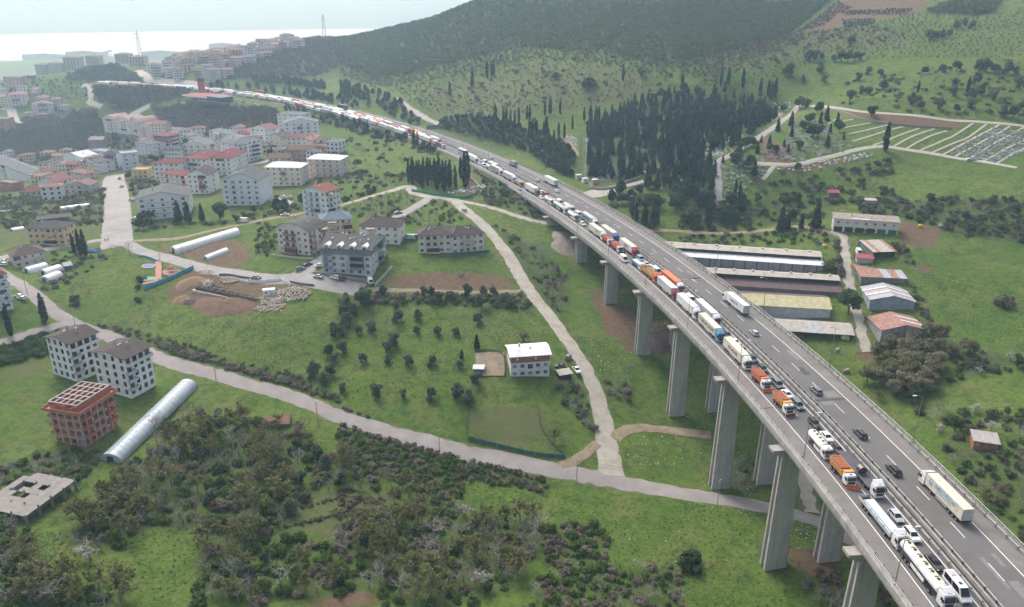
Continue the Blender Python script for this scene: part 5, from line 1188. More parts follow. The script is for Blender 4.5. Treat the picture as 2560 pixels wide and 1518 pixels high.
building('cream apartment block with red brown balconies and orange panels', Z('q',245,792), Z('q',560,832), 13, 4, (.56,.53,.48), 'arch', (.115,.12,.118), 3.2, (5,0,4), (('front',.42,6.6,(0,1,2,3),(.33,.15,.135),1.3),('right',.2,3,(1,2,3),(.33,.15,.135),1.3),('right',.8,3.2,(0,1,2,3),(.33,.15,.135),1.3)))
building('cream apartment block with blue grey roof behind the orange panelled one', Z('q',700,668), Z('q',1010,600), 12, 3, (.55,.47,.37), 'hip', (.19,.24,.31), 2.6, (5,1,2), (('front',.35,4,R3,(.50,.40,.33),1.2),('front',.85,4,R3,(.48,.30,.25),1.2)))
building('tall white apartment block with terracotta roof standing alone', Z('q',505,432), Z('q',745,455), 11, 5, (.60,.62,.65), 'gable_y', TER, 2.6, (4,0,4), (('front',.30,3,R5,(.42,.45,.50),1.1),('front',.62,3,R5,(.42,.45,.50),1.1),('right',.3,3.2,R5,(.42,.45,.50),1.1)))
building('white apartment house with brown hipped roof behind the grey block', Z('q',1090,705), Z('q',1500,718), 11, 3, (.60,.57,.55), 'hip', (.10,.076,.07), 3.0, (5,0,1), (('front',.3,4,R3,(.5,.42,.38),1.2),))
building('white and blue apartment block with red roof at the left edge of the frame', Z('d',-190,835), Z('d',105,795), 13, 5, (.60,.63,.68), 'hip', RED, 3.0, (4,0,3), (('front',.72,3.4,R5,(.60,.62,.66),1.3),('right',.4,4,R5,(.60,.62,.66),1.3)), stripe=(.10,.14,.24))
building('ochre apartment house with dark roof and maroon panels by the north street', Z('s',275,928), Z('s',612,945), 11, 3, (.55,.42,.25), 'hip', (.085,.085,.09), 2.4, (6,0,2), (('front',.62,4.6,(0,1,2),(.55,.44,.29),1.2),))
building('old two storey house with brown hipped roof beside the tunnel greenhouses', Z('s',145,1150), Z('s',440,1105), 12, 2, (.50,.45,.42), 'hip', (.13,.095,.08), 3.0, (4,2,2), (('front',.1,3,(1,),(.45,.38,.35),1.2),), name='house', cat='house', stripe=(.36,.17,.15))
TB = [
('long white apartment house with low dark gable facing the wide street', Z('d',1015,158), Z('d',1385,108), 20, 4, WHT,'gable_y',(.13,.14,.135),3.2,(5,1,2),(('front',.12,4.2,R4,WHT,1.4),('front',.93,3.2,R4,WHT,1.4)),(.22,.22,.24)),
('large white gabled apartment block with grey green roof and balcony side', Z('p',1830,1340), Z('p',2355,1318), 18, 5, (.58,.61,.66),'gable_y',(.135,.15,.145),4.2,(5,4,0),(('front',.3,3.2,R5,(.5,.53,.58),1.0),('left',.5,9,R5,(.50,.46,.42),1.4)),None),
('orange and white apartment house with maroon roof in the town', Z('p',940,1150), Z('p',1290,1150), 12, 4, (.60,.58,.56),'hip',(.26,.06,.055),1.6,(5,2,1),(('front',.28,2.2,(0,1,2,3),(.55,.27,.06),.6),('front',.95,2.0,(0,1,2,3),(.55,.27,.06),.6)),(.26,.06,.05)),
('white and maroon apartment house with brown gabled roof', Z('p',1330,1170), Z('p',1620,1160), 13, 4, (.62,.62,.64),'gable_y',(.12,.08,.085),3.4,(4,2,1),(('front',.7,3.6,R4,(.35,.14,.13),1.2),),None),
('red roofed white apartment block nearest the yellow house', Z('p',850,985), Z('p',1210,965), 13, 4, WHT,'hip',(.24,.055,.06),2.6,(5,2,1),(),None),
('red roofed white apartment block in the middle of three', Z('p',1235,905), Z('p',1600,900), 24, 4, WHT,'hip',(.24,.06,.062),3.4,(5,3,1),(('front',.5,6,R4,(.5,.5,.5),1.2),),None),
('red roofed white apartment block farthest right of three', Z('p',1640,915), Z('p',1945,890), 26, 4, (.63,.65,.68),'hip',(.24,.06,.062),3.4,(4,4,1),(('front',.5,5,R4,(.58,.6,.62),1.2),),(.30,.18,.17)),
('yellow little house with flat roof by the wide street', Z('p',530,955), Z('p',745,945), 9, 2, (.58,.42,.20),'flat',(.62,.48,.24),.3,(3,1,1),(('front',.5,6,(1,),(.60,.44,.2),1.0),),None),
('grey blue apartment house with white roof box', Z('p',400,840), Z('p',625,800), 11, 4, (.42,.47,.54),'flat',(.45,.45,.47),.3,(2,1,2),(),None),
('apartment house with dark glazed front and dark hipped roof', Z('p',150,825), Z('p',325,805), 11, 4, (.50,.53,.57),'hip',(.10,.10,.11),2.2,(4,1,1),(('front',.4,7,(0,1,2,3),(.10,.13,.16),.5),),None),
('small white house at the corner of the wide street', Z('p',-20,860), Z('p',120,845), 9, 3, WHT,'gable_x',(.13,.10,.10),1.8,(4,1,1),(),None),
('white and charcoal apartment block with flat dark roof below the arched roofs', Z('p',600,655), Z('p',820,648), 12, 4, (.52,.54,.57),'hip',(.13,.14,.16),1.6,(4,2,1),(('left',.5,6,R4,(.6,.6,.6),1.2),),(.14,.15,.17)),
('maroon and grey apartment block with red roof', Z('p',860,605), Z('p',1060,592), 12, 5, (.22,.15,.16),'hip',(.30,.08,.085),1.6,(4,2,1),(('right',.5,6,R5,(.5,.5,.5),1.2),),WHT),
('pink and white apartment block with maroon arched roof', Z('p',625,418), Z('p',800,402), 16, 5, (.60,.50,.49),'arch',(.33,.13,.13),3.2,(4,2,1),(('front',.4,5,R5,(.52,.44,.44),1.2),),None),
('pale pink apartment block with maroon gable beside the parking ground', Z('p',810,405), Z('p',1000,365), 15, 5, (.62,.55,.54),'gable_x',(.30,.12,.12),2.6,(4,1,2),(),None),
('arched roof apartment block farthest left in the row', Z('p',130,288), Z('p',300,302), 22, 5, (.62,.58,.56),'arch',(.50,.34,.31),4.0,(4,1,2),(('front',.5,8,R5,(.55,.5,.48),1.2),),None),
('arched roof apartment block second in the row', Z('p',318,306), Z('p',505,322), 20, 5, (.62,.58,.56),'arch',(.50,.33,.30),4.0,(4,1,2),(('front',.5,8,R5,(.55,.5,.48),1.2),),None),
('arched roof apartment block third in the row', Z('p',525,322), Z('p',640,345), 20, 5, (.62,.58,.56),'arch',(.48,.31,.28),4.0,(3,1,2),(('front',.5,5,R5,(.55,.5,.48),1.2),),None),
('pink apartment house with curved gable beside the grey arched one', Z('p',1715,650), Z('p',1865,665), 14, 4, (.62,.50,.46),'gable_y',(.13,.095,.10),3.4,(3,1,1),(('front',.4,3,R4,(.55,.42,.38),1.2),),None),
('white apartment block with grey arched roof and tall bay windows', Z('p',1990,765), Z('p',2375,660), 15, 5, (.60,.63,.66),'arch',(.20,.22,.235),3.6,(6,2,1),(('front',.3,6,R5,(.52,.55,.57),1.2),('front',.75,5,R5,(.52,.55,.57),1.2)),None),
('white house with green grey hipped roof below the wood', Z('p',1625,440), Z('p',1945,440), 12, 3, (.55,.58,.60),'hip',(.20,.24,.25),2.2,(5,1,1),(('front',.4,8,R3,(.5,.53,.55),1.2),),None),
('long low house with slate roof in the town middle', Z('p',1330,500), Z('p',1680,530), 11, 2, (.55,.54,.54),'hip',(.15,.17,.19),2.0,(5,1,1),(),None),
('white house with dark roof behind the middle red roof', Z('p',1000,695), Z('p',1215,680), 10, 3, (.58,.60,.62),'hip',(.10,.115,.14),2.0,(5,1,1),(),None),
('wide white house with grey green gable in the town middle', Z('p',1240,650), Z('p',1610,620), 14, 3, (.60,.58,.57),'gable_y',(.20,.235,.235),3.2,(4,1,1),(('right',.5,5,R3,(.4,.3,.3),1.2),),None),
('salmon pink villa with stepped gables near the wood', Z('p',2030,445), Z('p',2220,445), 11, 3, (.58,.33,.28),'gable_y',(.42,.19,.16),2.4,(4,1,1),(('front',.5,4,R3,(.6,.4,.35),1.0),),None),
('white apartment house with red gable beside the salmon villa', Z('p',2225,448), Z('p',2470,448), 13, 4, (.60,.63,.66),'gable_y',(.32,.13,.13),3.2,(4,2,1),(('left',.5,6,R4,(.6,.6,.6),1.2),),None),
('large white apartment block with wide grey gable below the highway bank', Z('a',2075,1045), Z('a',2325,1012), 15, 5, (.60,.63,.66),'gable_y',(.19,.21,.22),3.6,(5,1,1),(('front',.45,3.6,R5,(.48,.52,.56),1.2),('front',.7,3,R5,(.48,.52,.56),1.2)),None),
('white apartment block with flat grey roof highest of the cluster', Z('a',2025,945), Z('a',2215,915), 14, 4, (.60,.62,.64),'hip',(.20,.215,.22),1.8,(5,2,1),(),None),
('cream house with terracotta roof at the edge of the cluster', Z('a',2275,1115), Z('a',2405,1085), 11, 3, (.58,.51,.48),'gable_y',(.34,.15,.125),2.6,(3,1,1),(('front',.6,3,R3,(.55,.48,.45),1.0),),None),
('white house with maroon roof in front of the large grey gable', Z('a',2125,1095), Z('a',2270,1075), 10, 3, WHT,'gable_x',(.30,.11,.10),2.2,(4,1,1),(),None),
('cream house with dark brown roof beside the salmon villa', Z('a',1965,1075), Z('a',2065,1085), 11, 3, (.58,.52,.46),'gable_y',(.11,.09,.095),3.0,(3,1,1),(),None),
('brown roofed house above the white roofed block', Z('a',2110,1195), Z('a',2290,1165), 11, 3, (.36,.25,.21),'gable_x',(.22,.12,.09),2.4,(4,1,1),(),None),
('low brown roofed house among trees behind the white roofed block', Z('a',1960,1215), Z('a',2125,1205), 10, 2, (.45,.40,.38),'gable_x',(.23,.13,.10),2.6,(4,1,1),(),None),
('cream apartment block with bright white hipped roof', Z('a',1940,1358), Z('a',2195,1350), 14, 4, (.58,.53,.46),'hip',(.70,.72,.73),2.2,(6,2,1),(('front',.5,3,R4,(.40,.34,.28),.4),),None),
('pink apartment block with white and red roof beside the white roofed one', Z('a',2245,1300), Z('a',2480,1285), 14, 4, (.58,.49,.46),'hip',(.70,.72,.73),2.0,(5,2,1),(),(.42,.16,.14)),
('large white house with grey and red roof at the left edge above the gardens', Z('s',-60,355), Z('s',290,348), 13, 4, (.56,.58,.60),'gable_x',(.20,.20,.215),2.8,(6,1,2),(('front',.35,9,R4,(.52,.53,.55),1.4),),None),
('white gable ended house with red roof by the gardens', Z('s',372,470), Z('s',555,470), 13, 3, (.57,.60,.63),'gable_y',(.28,.10,.09),2.8,(1,0,3),(('right',.5,6,R3,(.55,.55,.55),1.2),),None),
('pinkish house with red hipped roof behind the white gable house', Z('s',335,332), Z('s',478,322), 10, 2, (.52,.45,.43),'hip',(.27,.115,.10),2.2,(4,1,1),(),None),
('low cottage with wide red roof and pale green wall', Z('s',190,488), Z('s',392,478), 9, 1, (.42,.50,.43),'hip',(.24,.09,.075),2.6,(4,1,1),(),None),
('unplastered house with brick gable and open concrete balconies', Z('s',648,468), Z('s',842,462), 10, 2, (.40,.38,.38),'gable_y',(.30,.18,.16),2.6,(3,1,1),(('front',.6,6,(0,1),(.45,.44,.44),1.6),),None),
('pink two storey house beside the wide street', Z('s',662,338), Z('s',808,338), 9, 2, (.55,.42,.40),'hip',(.33,.17,.155),1.8,(4,1,1),(),None),
('white double gabled house below the wooded slope', Z('s',598,198), Z('s',772,192), 16, 3, (.60,.62,.64),'gable_y',(.55,.57,.58),3.0,(0,2,1),(),None),
('brick outbuilding at the left edge below the large white house', Z('s',-20,442), Z('s',128,440), 8, 2, (.34,.20,.15),'flat',(.25,.22,.20),.3,(2,0,1),(),None),
('white small house with white roof in the gardens above the cottage', Z('s',690,205), Z('s',790,200), 8, 1, WHT,'gable_y',(.62,.64,.65),1.8,(2,1,1),(),None),
('white house with dark roof left of the dark glazed house', Z('s',872,268), Z('s',960,270), 10, 3, WHT,'hip',(.16,.13,.13),1.8,(4,1,1),(),None),
('far pink roofed apartment house at the left edge of the valley', Z('a',60,778), Z('a',195,770), 16, 5, (.58,.50,.49),'hip',(.40,.22,.20),2.6,(5,2,2),(('front',.5,8,R5,(.5,.42,.40),1.2),),None),
('far cream apartment house beside the pink roofed one in the valley', Z('a',-30,775), Z('a',60,770), 16, 4, (.58,.52,.46),'hip',(.42,.24,.20),2.4,(4,1,1),(),None),
('far white balconied apartment house in the valley', Z('a',245,832), Z('a',395,825), 16, 4, (.56,.56,.60),'gable_y',(.26,.19,.20),2.8,(5,2,1),(('front',.5,10,R4,(.5,.5,.54),1.4),),None),
('far terracotta roofed house behind the white balconied one', Z('a',260,762), Z('a',350,758), 14, 3, (.50,.40,.36),'hip',(.36,.17,.14),2.4,(4,1,1),(),None),
('far house with terracotta roof half hidden by trees in the valley', Z('a',365,775), Z('a',445,772), 12, 3, (.50,.42,.40),'hip',(.34,.18,.16),2.4,(4,1,1),(),None),
('brick coloured apartment house at the left edge of the valley', Z('a',-40,965), Z('a',75,962), 14, 5, (.36,.20,.16),'flat',(.30,.20,.18),.3,(4,1,2),(),None),
('maroon house with grey roof on the slope above the white double gable', Z('a',655,1085), Z('a',755,1070), 12, 3, (.30,.16,.16),'gable_x',(.36,.34,.36),2.4,(4,1,1),(),None),
('grey blue flat roofed house above the dark glazed one', Z('a',665,1150), Z('a',765,1140), 10, 2, (.40,.45,.50),'flat',(.30,.36,.40),.3,(3,1,1),(),None),
('pinkish tower block on the far left ridge', Z('a',40,648), Z('a',150,640), 18, 5, (.48,.33,.31),'hip',(.30,.24,.25),1.5,(4,1,1),(),None),
]
for lb, a_, b_, d_, st_, wl_, rf_, rc_, ri_, cl_, bl_, sp_ in TB:
 building(lb, a_, b_, d_, st_, wl_, rf_, rc_, ri_, cl_, bl_, stripe=sp_, name='house' if st_ < 4 else 'apartment_building', cat='house' if st_ < 4 else 'building')
rt = random.Random(5); HT = [ZL('a',(1090,560),(1230,575),(1480,612),(1640,590),(1740,500),(2060,385),(2190,365),(2080,318),(1990,322),(1830,360),(1640,385),(1480,400),(1230,415),(1070,440),(1090,500))]
spots = []; tries = 0
while len(spots) < 120 and tries < 9000:
 tries += 1; x, y = rt.uniform(-460,-80), rt.uniform(880,1330); z = float(gz(x,y)); p = proj(x,y,z)
 if not inpoly([p[0]],[p[1]],HT[0])[0]: continue
 if hw_su(x,y)[1] < 12 and hw_su(x,y)[1] > -22: continue
 if any((x-a)**2+(y-b)**2 < 17**2 for a,b in spots): continue
 spots.append((x,y))
WC = [(.60,.60,.60),(.62,.60,.55),(.58,.50,.42),(.50,.36,.32),(.62,.62,.64),(.45,.30,.28),(.56,.57,.60)]; WN = ['white','cream','tan','pink','pale grey','brick red','bluish white']
RC = [(.28,.14,.12),(.17,.16,.17),(.13,.10,.10),(.38,.22,.18)]; RN = ['red','grey','dark','terracotta']
for k, (x, y) in enumerate(spots):
 i, j = rt.randrange(7), rt.randrange(4); w = rt.uniform(10,19); a = rt.uniform(-.35,.5); z = float(gz(x,y)); e = (math.cos(a)*w/2, math.sin(a)*w/2); st_ = rt.choice((2,3,3,4,4,5)); rf = rt.choice(('hip','hip','gable_x','gable_y','flat'))
 building('%s %d storey block with %s %s roof among the far hill town' % (WN[i], st_, RN[j], {'hip':'hipped','gable_x':'pitched','gable_y':'gabled','flat':'flat'}[rf]), None, None, rt.uniform(9,13), st_, WC[i], rf, RC[j], 2.4, (rt.choice((4,5,6)),1,2), (('front',.5,w*.5,tuple(range(1,st_)),tuple(c*.8 for c in WC[i]),1.3),), group='far hill town', detail=1, world=((x-e[0],y-e[1],z),(x+e[0],y+e[1],z)), chim=0)
for k, (q0, q1, st_, lb) in enumerate([(Z('a',265,545),Z('a',350,548),5,'teal grey tower block leftmost on the hazy ridge'),(Z('a',355,535),Z('a',458,535),5,'teal grey tower block second on the hazy ridge'),(Z('a',470,508),Z('a',585,508),6,'brown roofed tower block third on the hazy ridge'),(Z('a',628,470),Z('a',720,470),4,'dark roofed block beside the wooded knoll'),(Z('a',840,455),Z('a',940,455),4,'pinkish block right of the wooded knoll'),(Z('a',945,478),Z('a',1050,482),4,'white block near the tall lattice pylon')]):
 rr_ = ray((q0[0]+q1[0])/2, q0[1]); T_ = min(gp((q0[0]+q1[0])/2, q0[1])[3], 1180); hw_ = (q1[0]-q0[0])/FPX*T_/2; zz_ = CAMZ+rr_[2]*T_
 building(lb, None, None, 16, st_, (.42,.46,.44) if k < 2 else (.46,.40,.36), 'hip', (.26,.21,.20), 2, (5,1,1), (), detail=1, chim=0, world=((rr_[0]*T_-hw_,rr_[1]*T_,zz_),(rr_[0]*T_+hw_,rr_[1]*T_,zz_)))
for k, (x, y, w, d, h) in enumerate([(-1480,2900,120,60,26),(-1250,3000,140,70,22),(-980,2850,90,50,58),(-1700,3050,160,60,18),(-760,2700,80,50,20),(-600,2900,120,60,16),(-1900,2700,90,60,20),(-1050,2500,90,60,12),(-1300,2300,80,50,12)]):
 z = float(gz(x,y)); r = thing('warehouse', 'hazy industrial hall on the far coastal plain, number %s from the left edge' % ['three','four','six','two','eight','nine','one','seven','five'][k], 'warehouse', (x,y,z)); mb = MB(); mb.box(-w/2,w/2,-d/2,d/2,-3,h); mb.build('wall', wallmat((.50,.47,.45)), r); mb = MB(); mb.extr_y([(-w/2-1,h),(w/2+1,h),(0,h+5)],-d/2-1,d/2+1); mb.build('roof', wallmat((.40,.38,.37)), r)
TP = [ZL('a',(360,1060),(700,1080),(760,1250),(960,1290),(760,1330),(640,1300),(0,1180)), ZL('a',(1000,1000),(1250,960),(1560,1020),(1650,1100),(1250,1180),(1020,1120)), ZL('a',(1700,960),(2000,1000),(2080,1110),(1950,1220),(1720,1230)), ZL('a',(0,1180),(420,1200),(640,1320),(620,1484),(0,1484)), ZL('a',(0,640),(420,690),(480,800),(300,880),(0,830)), ZL('a',(2100,1060),(2420,1040),(2440,1110),(2330,1220),(2150,1200))]; ts = []
for pi, P_ in enumerate(TP):
 W_ = np.array([gp(*q)[:2] for q in P_]); x0, y0 = W_.min(0); x1, y1 = W_.max(0); got = 0
 for _ in range(700):
  x, y = rt.uniform(x0,x1), rt.uniform(y0,min(y1,1100)); p = proj(x,y,float(gz(x,y)))
  if got >= 13 or not inpoly([p[0]],[p[1]],P_)[0] or any((x-a)**2+(y-b)**2 < 12**2 for a,b in ts) or any((x-k[0])**2+(y-k[1])**2 < (k[2]+7)**2 for k in KEEP[::2]): continue
  ts.append((x,y)); got += 1; i, j = rt.randrange(7), rt.randrange(4); w = rt.uniform(8,12); a = rt.uniform(-.4,.4); e = (math.cos(a)*w/2, math.sin(a)*w/2); z = float(gz(x,y)); st_ = rt.choice((1,2,2,3)); rf = rt.choice(('hip','gable_x','gable_y','flat'))
  building('small %s house with %s %s roof %s' % (WN[i], RN[j], {'hip':'hipped','gable_x':'pitched','gable_y':'gabled','flat':'flat'}[rf], ('by the wide street','below the arched roofs','in the upper town','in the west gardens','in the far left valley','below the highway bank')[pi]), None, None, rt.uniform(7,10), st_, WC[i], rf, RC[j], 1.8, (3,1,2), (), group='small town houses', detail=1, name='house', cat='house', world=((x-e[0],y-e[1],z),(x+e[0],y+e[1],z)), chim=0)
def station():
 a, b = gp(*Z('o',100,300)), gp(*Z('o',580,330)); e = b[:2]-a[:2]; w = float(np.linalg.norm(e)); e /= w; c = (a[:2]+b[:2])/2; z = (a[2]+b[2])/2; r = thing('filling_station', 'filling station with red canopy roof, white fascia and black kiosk by the highway', 'filling station', (c[0],c[1],z), math.atan2(e[1],e[0]))
 W = w/2; mb = MB(); mb.box(-W,W*.35,-4,22,5,6); mb.build('canopy', wallmat((.70,.70,.70)), r); mb = MB(); mb.box(-W+.5,W*.35-.5,-3.5,21.5,6,6.4); mb.build('canopy_roof', roofmat((.42,.14,.14)), r)
 mb = MB(); mb.box(W*.15,W*.75,-6,8,0,8); mb.build('kiosk', mat('black_cladding',(.03,.032,.038),.6,var=.1), r); mb = MB(); mb.box(-W*.2,W,-9,-6,0,3.5); mb.build('shop_front', mat('dark_glass_front',(.05,.055,.065),.3,var=.1), r)
 for k in range(5):
  x = -W+3+k*W*.26; mb = MB(); mb.box(x-.4,x+.4,8,8.8,-2,5); mb.build('canopy_column', wallmat((.5,.5,.5)), r)
 p = gp(*Z('o',265,215)); t_ = thing('totem_sign', 'tall red and black totem sign beside the filling station', 'sign', (p[0],p[1],p[2])); mb = MB(); mb.box(-3.5,3.5,-.6,.6,3,12); mb.build('sign_panel', mat('sign_red',(.45,.03,.05),.5,var=.05), t_); mb = MB(); mb.box(-3.6,3.6,-.7,.7,12,16); mb.build('sign_head', mat('sign_black',(.03,.03,.04),.5,var=.05), t_); mb = MB(); mb.box(-.5,.5,-.4,.4,0,3); mb.build('sign_post', M_STEEL, t_)
station()
def shed(label, A_, B_, d, h, rise, wall, slope_f, slope_b, clere=None, ccol=None, open_front=False, pil=0, over=.5, name='farm_shed', strips=0, ridge=.5):
 a, b = gp(*A_), gp(*B_); w = float(np.linalg.norm(b[:2]-a[:2])); e = (b[:2]-a[:2])/w; n = np.array([-e[1],e[0]]); n = n if n[1] > 0 else -n; c = (a[:2]+b[:2])/2+n*d/2
 keep_rect(c, e, n, w, d)
 r = thing(name, label, 'shed', (c[0],c[1],(a[2]+b[2])/2), math.atan2(e[1],e[0])); W, D = w/2, d/2; yr = -D+d*ridge
 mb = MB()
 if not open_front: mb.box(-W,W,-D,-D+.2,-4,h)
 mb.box(-W,W,D-.2,D,-4,h); mb.extr_x([(-D+.2,-4),(D-.2,-4),(D-.2,h),(yr,h+rise-.1),(-D+.2,h)],-W,-W+.2); mb.extr_x([(-D+.2,-4),(D-.2,-4),(D-.2,h),(yr,h+rise-.1),(-D+.2,h)],W-.2,W); mb.build('wall', wall, r)
 if open_front:
  for k in range(9):
   x = -W+.3+(w-.6)*k/8; mb = MB(); mb.box(x-.12,x+.12,-D,-D+.24,-3,h); mb.build('post', M_CHAS, r)
  mb = MB(); mb.box(-W+.2,W-.2,D-.6,D-.3,-2,h-.2); mb.build('back_wall', M_DARKIN, r)
 for k in range(pil):
  x = -W+(w)*(k+.5)/pil; mb = MB(); mb.box(x-.18,x+.18,-D-.08,-D+.02,-3,h-.05); mb.build('pilaster', mat('stained_pilaster',(.10,.095,.09),.9,var=.3), r)
 npan = max(6, int(w/4)); s_ = rise/(yr+D) if yr+D > .1 else 0
 for y0, y1, z0, z1, m in ((-D-over, yr, h-s_*over, h+rise, slope_f), (yr, D+over, h+rise, h-rise/(D-yr)*over, slope_b)):
  for k in range(npan):
   x0, x1 = -W-over+(w+2*over)*k/npan+.012, -W-over+(w+2*over)*(k+1)/npan-.012; dz = random.uniform(0,.03); m_ = m
   if isinstance(m, list): m_ = m[k % len(m)] if not strips else random.choice(m)
   mb = MB(); mb.hexa([(x0,y0,z0+dz),(x1,y0,z0+dz),(x1,y1,z1+dz),(x0,y1,z1+dz),(x0,y0,z0+.1+dz),(x1,y0,z0+.1+dz),(x1,y1,z1+.1+dz),(x0,y1,z1+.1+dz)]); mb.build('roof_sheet', m_, r)
 if clere:
  hh, dd = clere; z = h+rise
  mb = MB(); mb.box(-W+.5,W-.5,yr-dd/2+.4,yr+dd/2-.4,z-.6,z+hh); mb.build('clerestory', M_DARKIN, r)
  for k in range(npan):
   x0, x1 = -W+w*k/npan+.01, -W+w*(k+1)/npan-.01; dz = random.uniform(0,.04); mb = MB(); mb.extr_x([(yr-dd/2,z+hh+dz),(yr,z+hh+.9+dz),(yr+dd/2,z+hh+dz),(yr+dd/2,z+hh+.12+dz),(yr,z+hh+1.02+dz),(yr-dd/2,z+hh+.12+dz)],x0,x1); mb.build('clerestory_sheet', ccol, r)
  for k in range(7):
   x = -W+w*(k+.5)/7; mb = MB(); mb.box(x-.5,x+.5,yr-.4,yr+.4,z+hh+.7,z+hh+1.6); mb.build('ridge_vent', wallmat((.5,.48,.45)), r)
 return r
MS = lambda n, c, **k: mat(n, c, .8, var=.2, scale=.6, dirt=(tuple(q*.55 for q in c), .6, .5), **k)
BEI, WHR, BRR, YEL, GRR, RUS = MS('asbestos_beige',(.42,.39,.34)), MS('sheet_white',(.66,.67,.69)), MS('sheet_brown',(.125,.085,.085)), MS('sheet_yellow',(.46,.42,.25)), MS('sheet_grey',(.36,.38,.41)), mat('sheet_rust',(.29,.14,.10),.85,var=.35,scale=1.2,dirt=((.45,.40,.38),.75,.9))
WGR, WPL, WDK = mat('shed_wall_grey',(.33,.33,.34),.9,var=.15,dirt=((.10,.10,.10),.7,.5,.08)), MS('shed_wall_pale',(.40,.43,.46)), MS('shed_wall_dark',(.20,.195,.19))
shed('long farm shed with white lower roof and beige ridge roof', Z('f',-160,505), Z('f',1035,513), 19, 4.8, 1.2, WGR, WHR, BEI, (1.0,9), BEI, pil=14)
shed('long farm shed with dark brown lower roof and beige ridge roof', Z('f',180,700), Z('f',1172,700), 18, 3.8, 2.2, WDK, BRR, BRR, (1.0,7.5), BEI)
shed('farm shed with yellow roof slope and pale front wall', Z('f',450,862), Z('f',1087,858), 16, 5.2, 2.2, WPL, YEL, BRR, ridge=.45)
shed('open fronted farm shed with pale beige roof', Z('f',700,1015), Z('f',1255,1018), 13, 3.2, 1.6, WDK, [BEI,BEI,BEI,WPL], BEI, open_front=True)
shed('grey gabled barn with white roof lights', Z('f',1372,802), Z('f',1700,797), 15, 4.0, .02, MS('barn_wall_blue',(.28,.32,.37)), GRR, GRR, name='barn')
shed('rusty red roofed barn with grey end wall', Z('f',1450,1048), Z('f',1790,1003), 13, 4.6, .02, WGR, RUS, RUS, name='barn')
for nm, lab, col, col2, hh in (('barn','grey gabled barn with white roof lights',GRR,RUS,4.0),('barn','rusty red roofed barn with grey end wall',RUS,GRR,4.6)):
 r = [o for o in bpy.data.objects if o.get('label') == lab][0]
 sheets = [o for o in COL.objects if o.parent == r and o.name.startswith('roof_sheet')]; xs = [v.co for o in sheets for v in o.data.vertices]
 W = max(v.x for v in xs); D = max(v.y for v in xs)
 for o in sheets: bpy.data.objects.remove(o)
 rise = 2.3; mb = MB(); mb.extr_y([(-W+.6,hh),(W-.6,hh),(0,hh+rise-.15)],-D+.5,D-.5); mb.build('gable', MS('barn_wall_blue',(.28,.32,.37)) if col is GRR else WGR, r)
 npan = 12
 for k in range(npan):
  y0, y1 = -D+2*D*k/npan+.01, -D+2*D*(k+1)/npan-.01
  for sx in (-1,1):
   m_ = WHR if k in (4,8) and (sx > 0 or col is GRR) else (RUS if k in (3,7) and col is GRR else col)
   mb = MB(); mb.hexa([(sx*W if sx < 0 else 0,y0,hh-.05 if sx < 0 else hh+rise),(0 if sx < 0 else W,y0,hh+rise if sx < 0 else hh-.05),(0 if sx < 0 else W,y1,hh+rise if sx < 0 else hh-.05),(sx*W if sx < 0 else 0,y1,hh-.05 if sx < 0 else hh+rise)]+[(sx*W if sx < 0 else 0,y0,hh+.07 if sx < 0 else hh+rise+.12),(0 if sx < 0 else W,y0,hh+rise+.12 if sx < 0 else hh+.07),(0 if sx < 0 else W,y1,hh+rise+.12 if sx < 0 else hh+.07),(sx*W if sx < 0 else 0,y1,hh+.07 if sx < 0 else hh+rise+.12)]); mb.build('roof_sheet', m_, r)
for lab, xs_ in (('rusty red roofed barn with grey end wall',(-3.6,3.6)),):
 r = [o for o in bpy.data.objects if o.get('label') == lab][0]
 yy = min(v.co.y for o in COL.objects if o.parent == r and o.name.startswith('wall') for v in o.data.vertices)
 for x in xs_: ob('window', window_mesh(2.2,1.1), r, loc=(x,yy-.03,2.6))
building('two storey farm workshop with garage bays and patched roof', Z('f',1108,232), Z('f',1578,258), 7, 2, (.52,.49,.44), 'shed', (.42,.36,.32), 1.0, (7,0,2), (), name='workshop', cat='building', sh=3.3, ww=1.2, wh=1.3)
wr = [o for o in bpy.data.objects if o.name.startswith('workshop')][0]; ww_ = max(v.co.x for o in COL.objects if o.parent == wr and o.name.startswith('wall') for v in o.data.vertices)
for k in range(6):
 x = ww_*(-.84+.336*k); mb = MB(); mb.box(x-ww_*.13,x+ww_*.13,-3.56,-3.52,-.3,2.7); mb.build('bay_panel', M_DARKIN if k < 4 else mat('bay_door',(.03,.12,.11),.7,var=.2), wr)  # flat panels on the wall; near-black ones paint the shade of open bays
mb = MB(); mb.box(-ww_*.45,ww_*.1,-3.6,-2.4,5.6,6.9); mb.build('roof_box', WHR, wr)
shed('small shed with rust striped roof below the workshop', Z('f',1400,437), Z('f',1560,420), 13, 3.4, 1.5, WDK, [BEI,RUS,BEI,BEI], BEI, open_front=True, ridge=.98)
shed('low collapsing shed with rusty corrugated roof', Z('f',1310,612), Z('f',1640,605), 15, 2.8, 1.0, WDK, [RUS,GRR,RUS,RUS], RUS, ridge=.98, strips=1)
shed('tiny hut with red roof beside the parked van', Z('f',1283,462), Z('f',1400,460), 4, 2.4, .7, WPL, MS('sheet_red',(.33,.08,.09)), MS('sheet_red',(.33,.08,.09)), ridge=.95, name='hut')
shed('small brick hut with grey sheet roof among bushes by the viaduct', Z('i',2125,342), Z('i',2308,345), 6, 3.0, .8, mat('hut_brick',(.33,.14,.09),.9,var=.25), MS('sheet_old',(.36,.34,.33)), MS('sheet_old',(.36,.34,.33)), ridge=.95, name='hut')
hb_ = [o for o in bpy.data.objects if o.get('label') == 'small brick hut with grey sheet roof among bushes by the viaduct'][0]
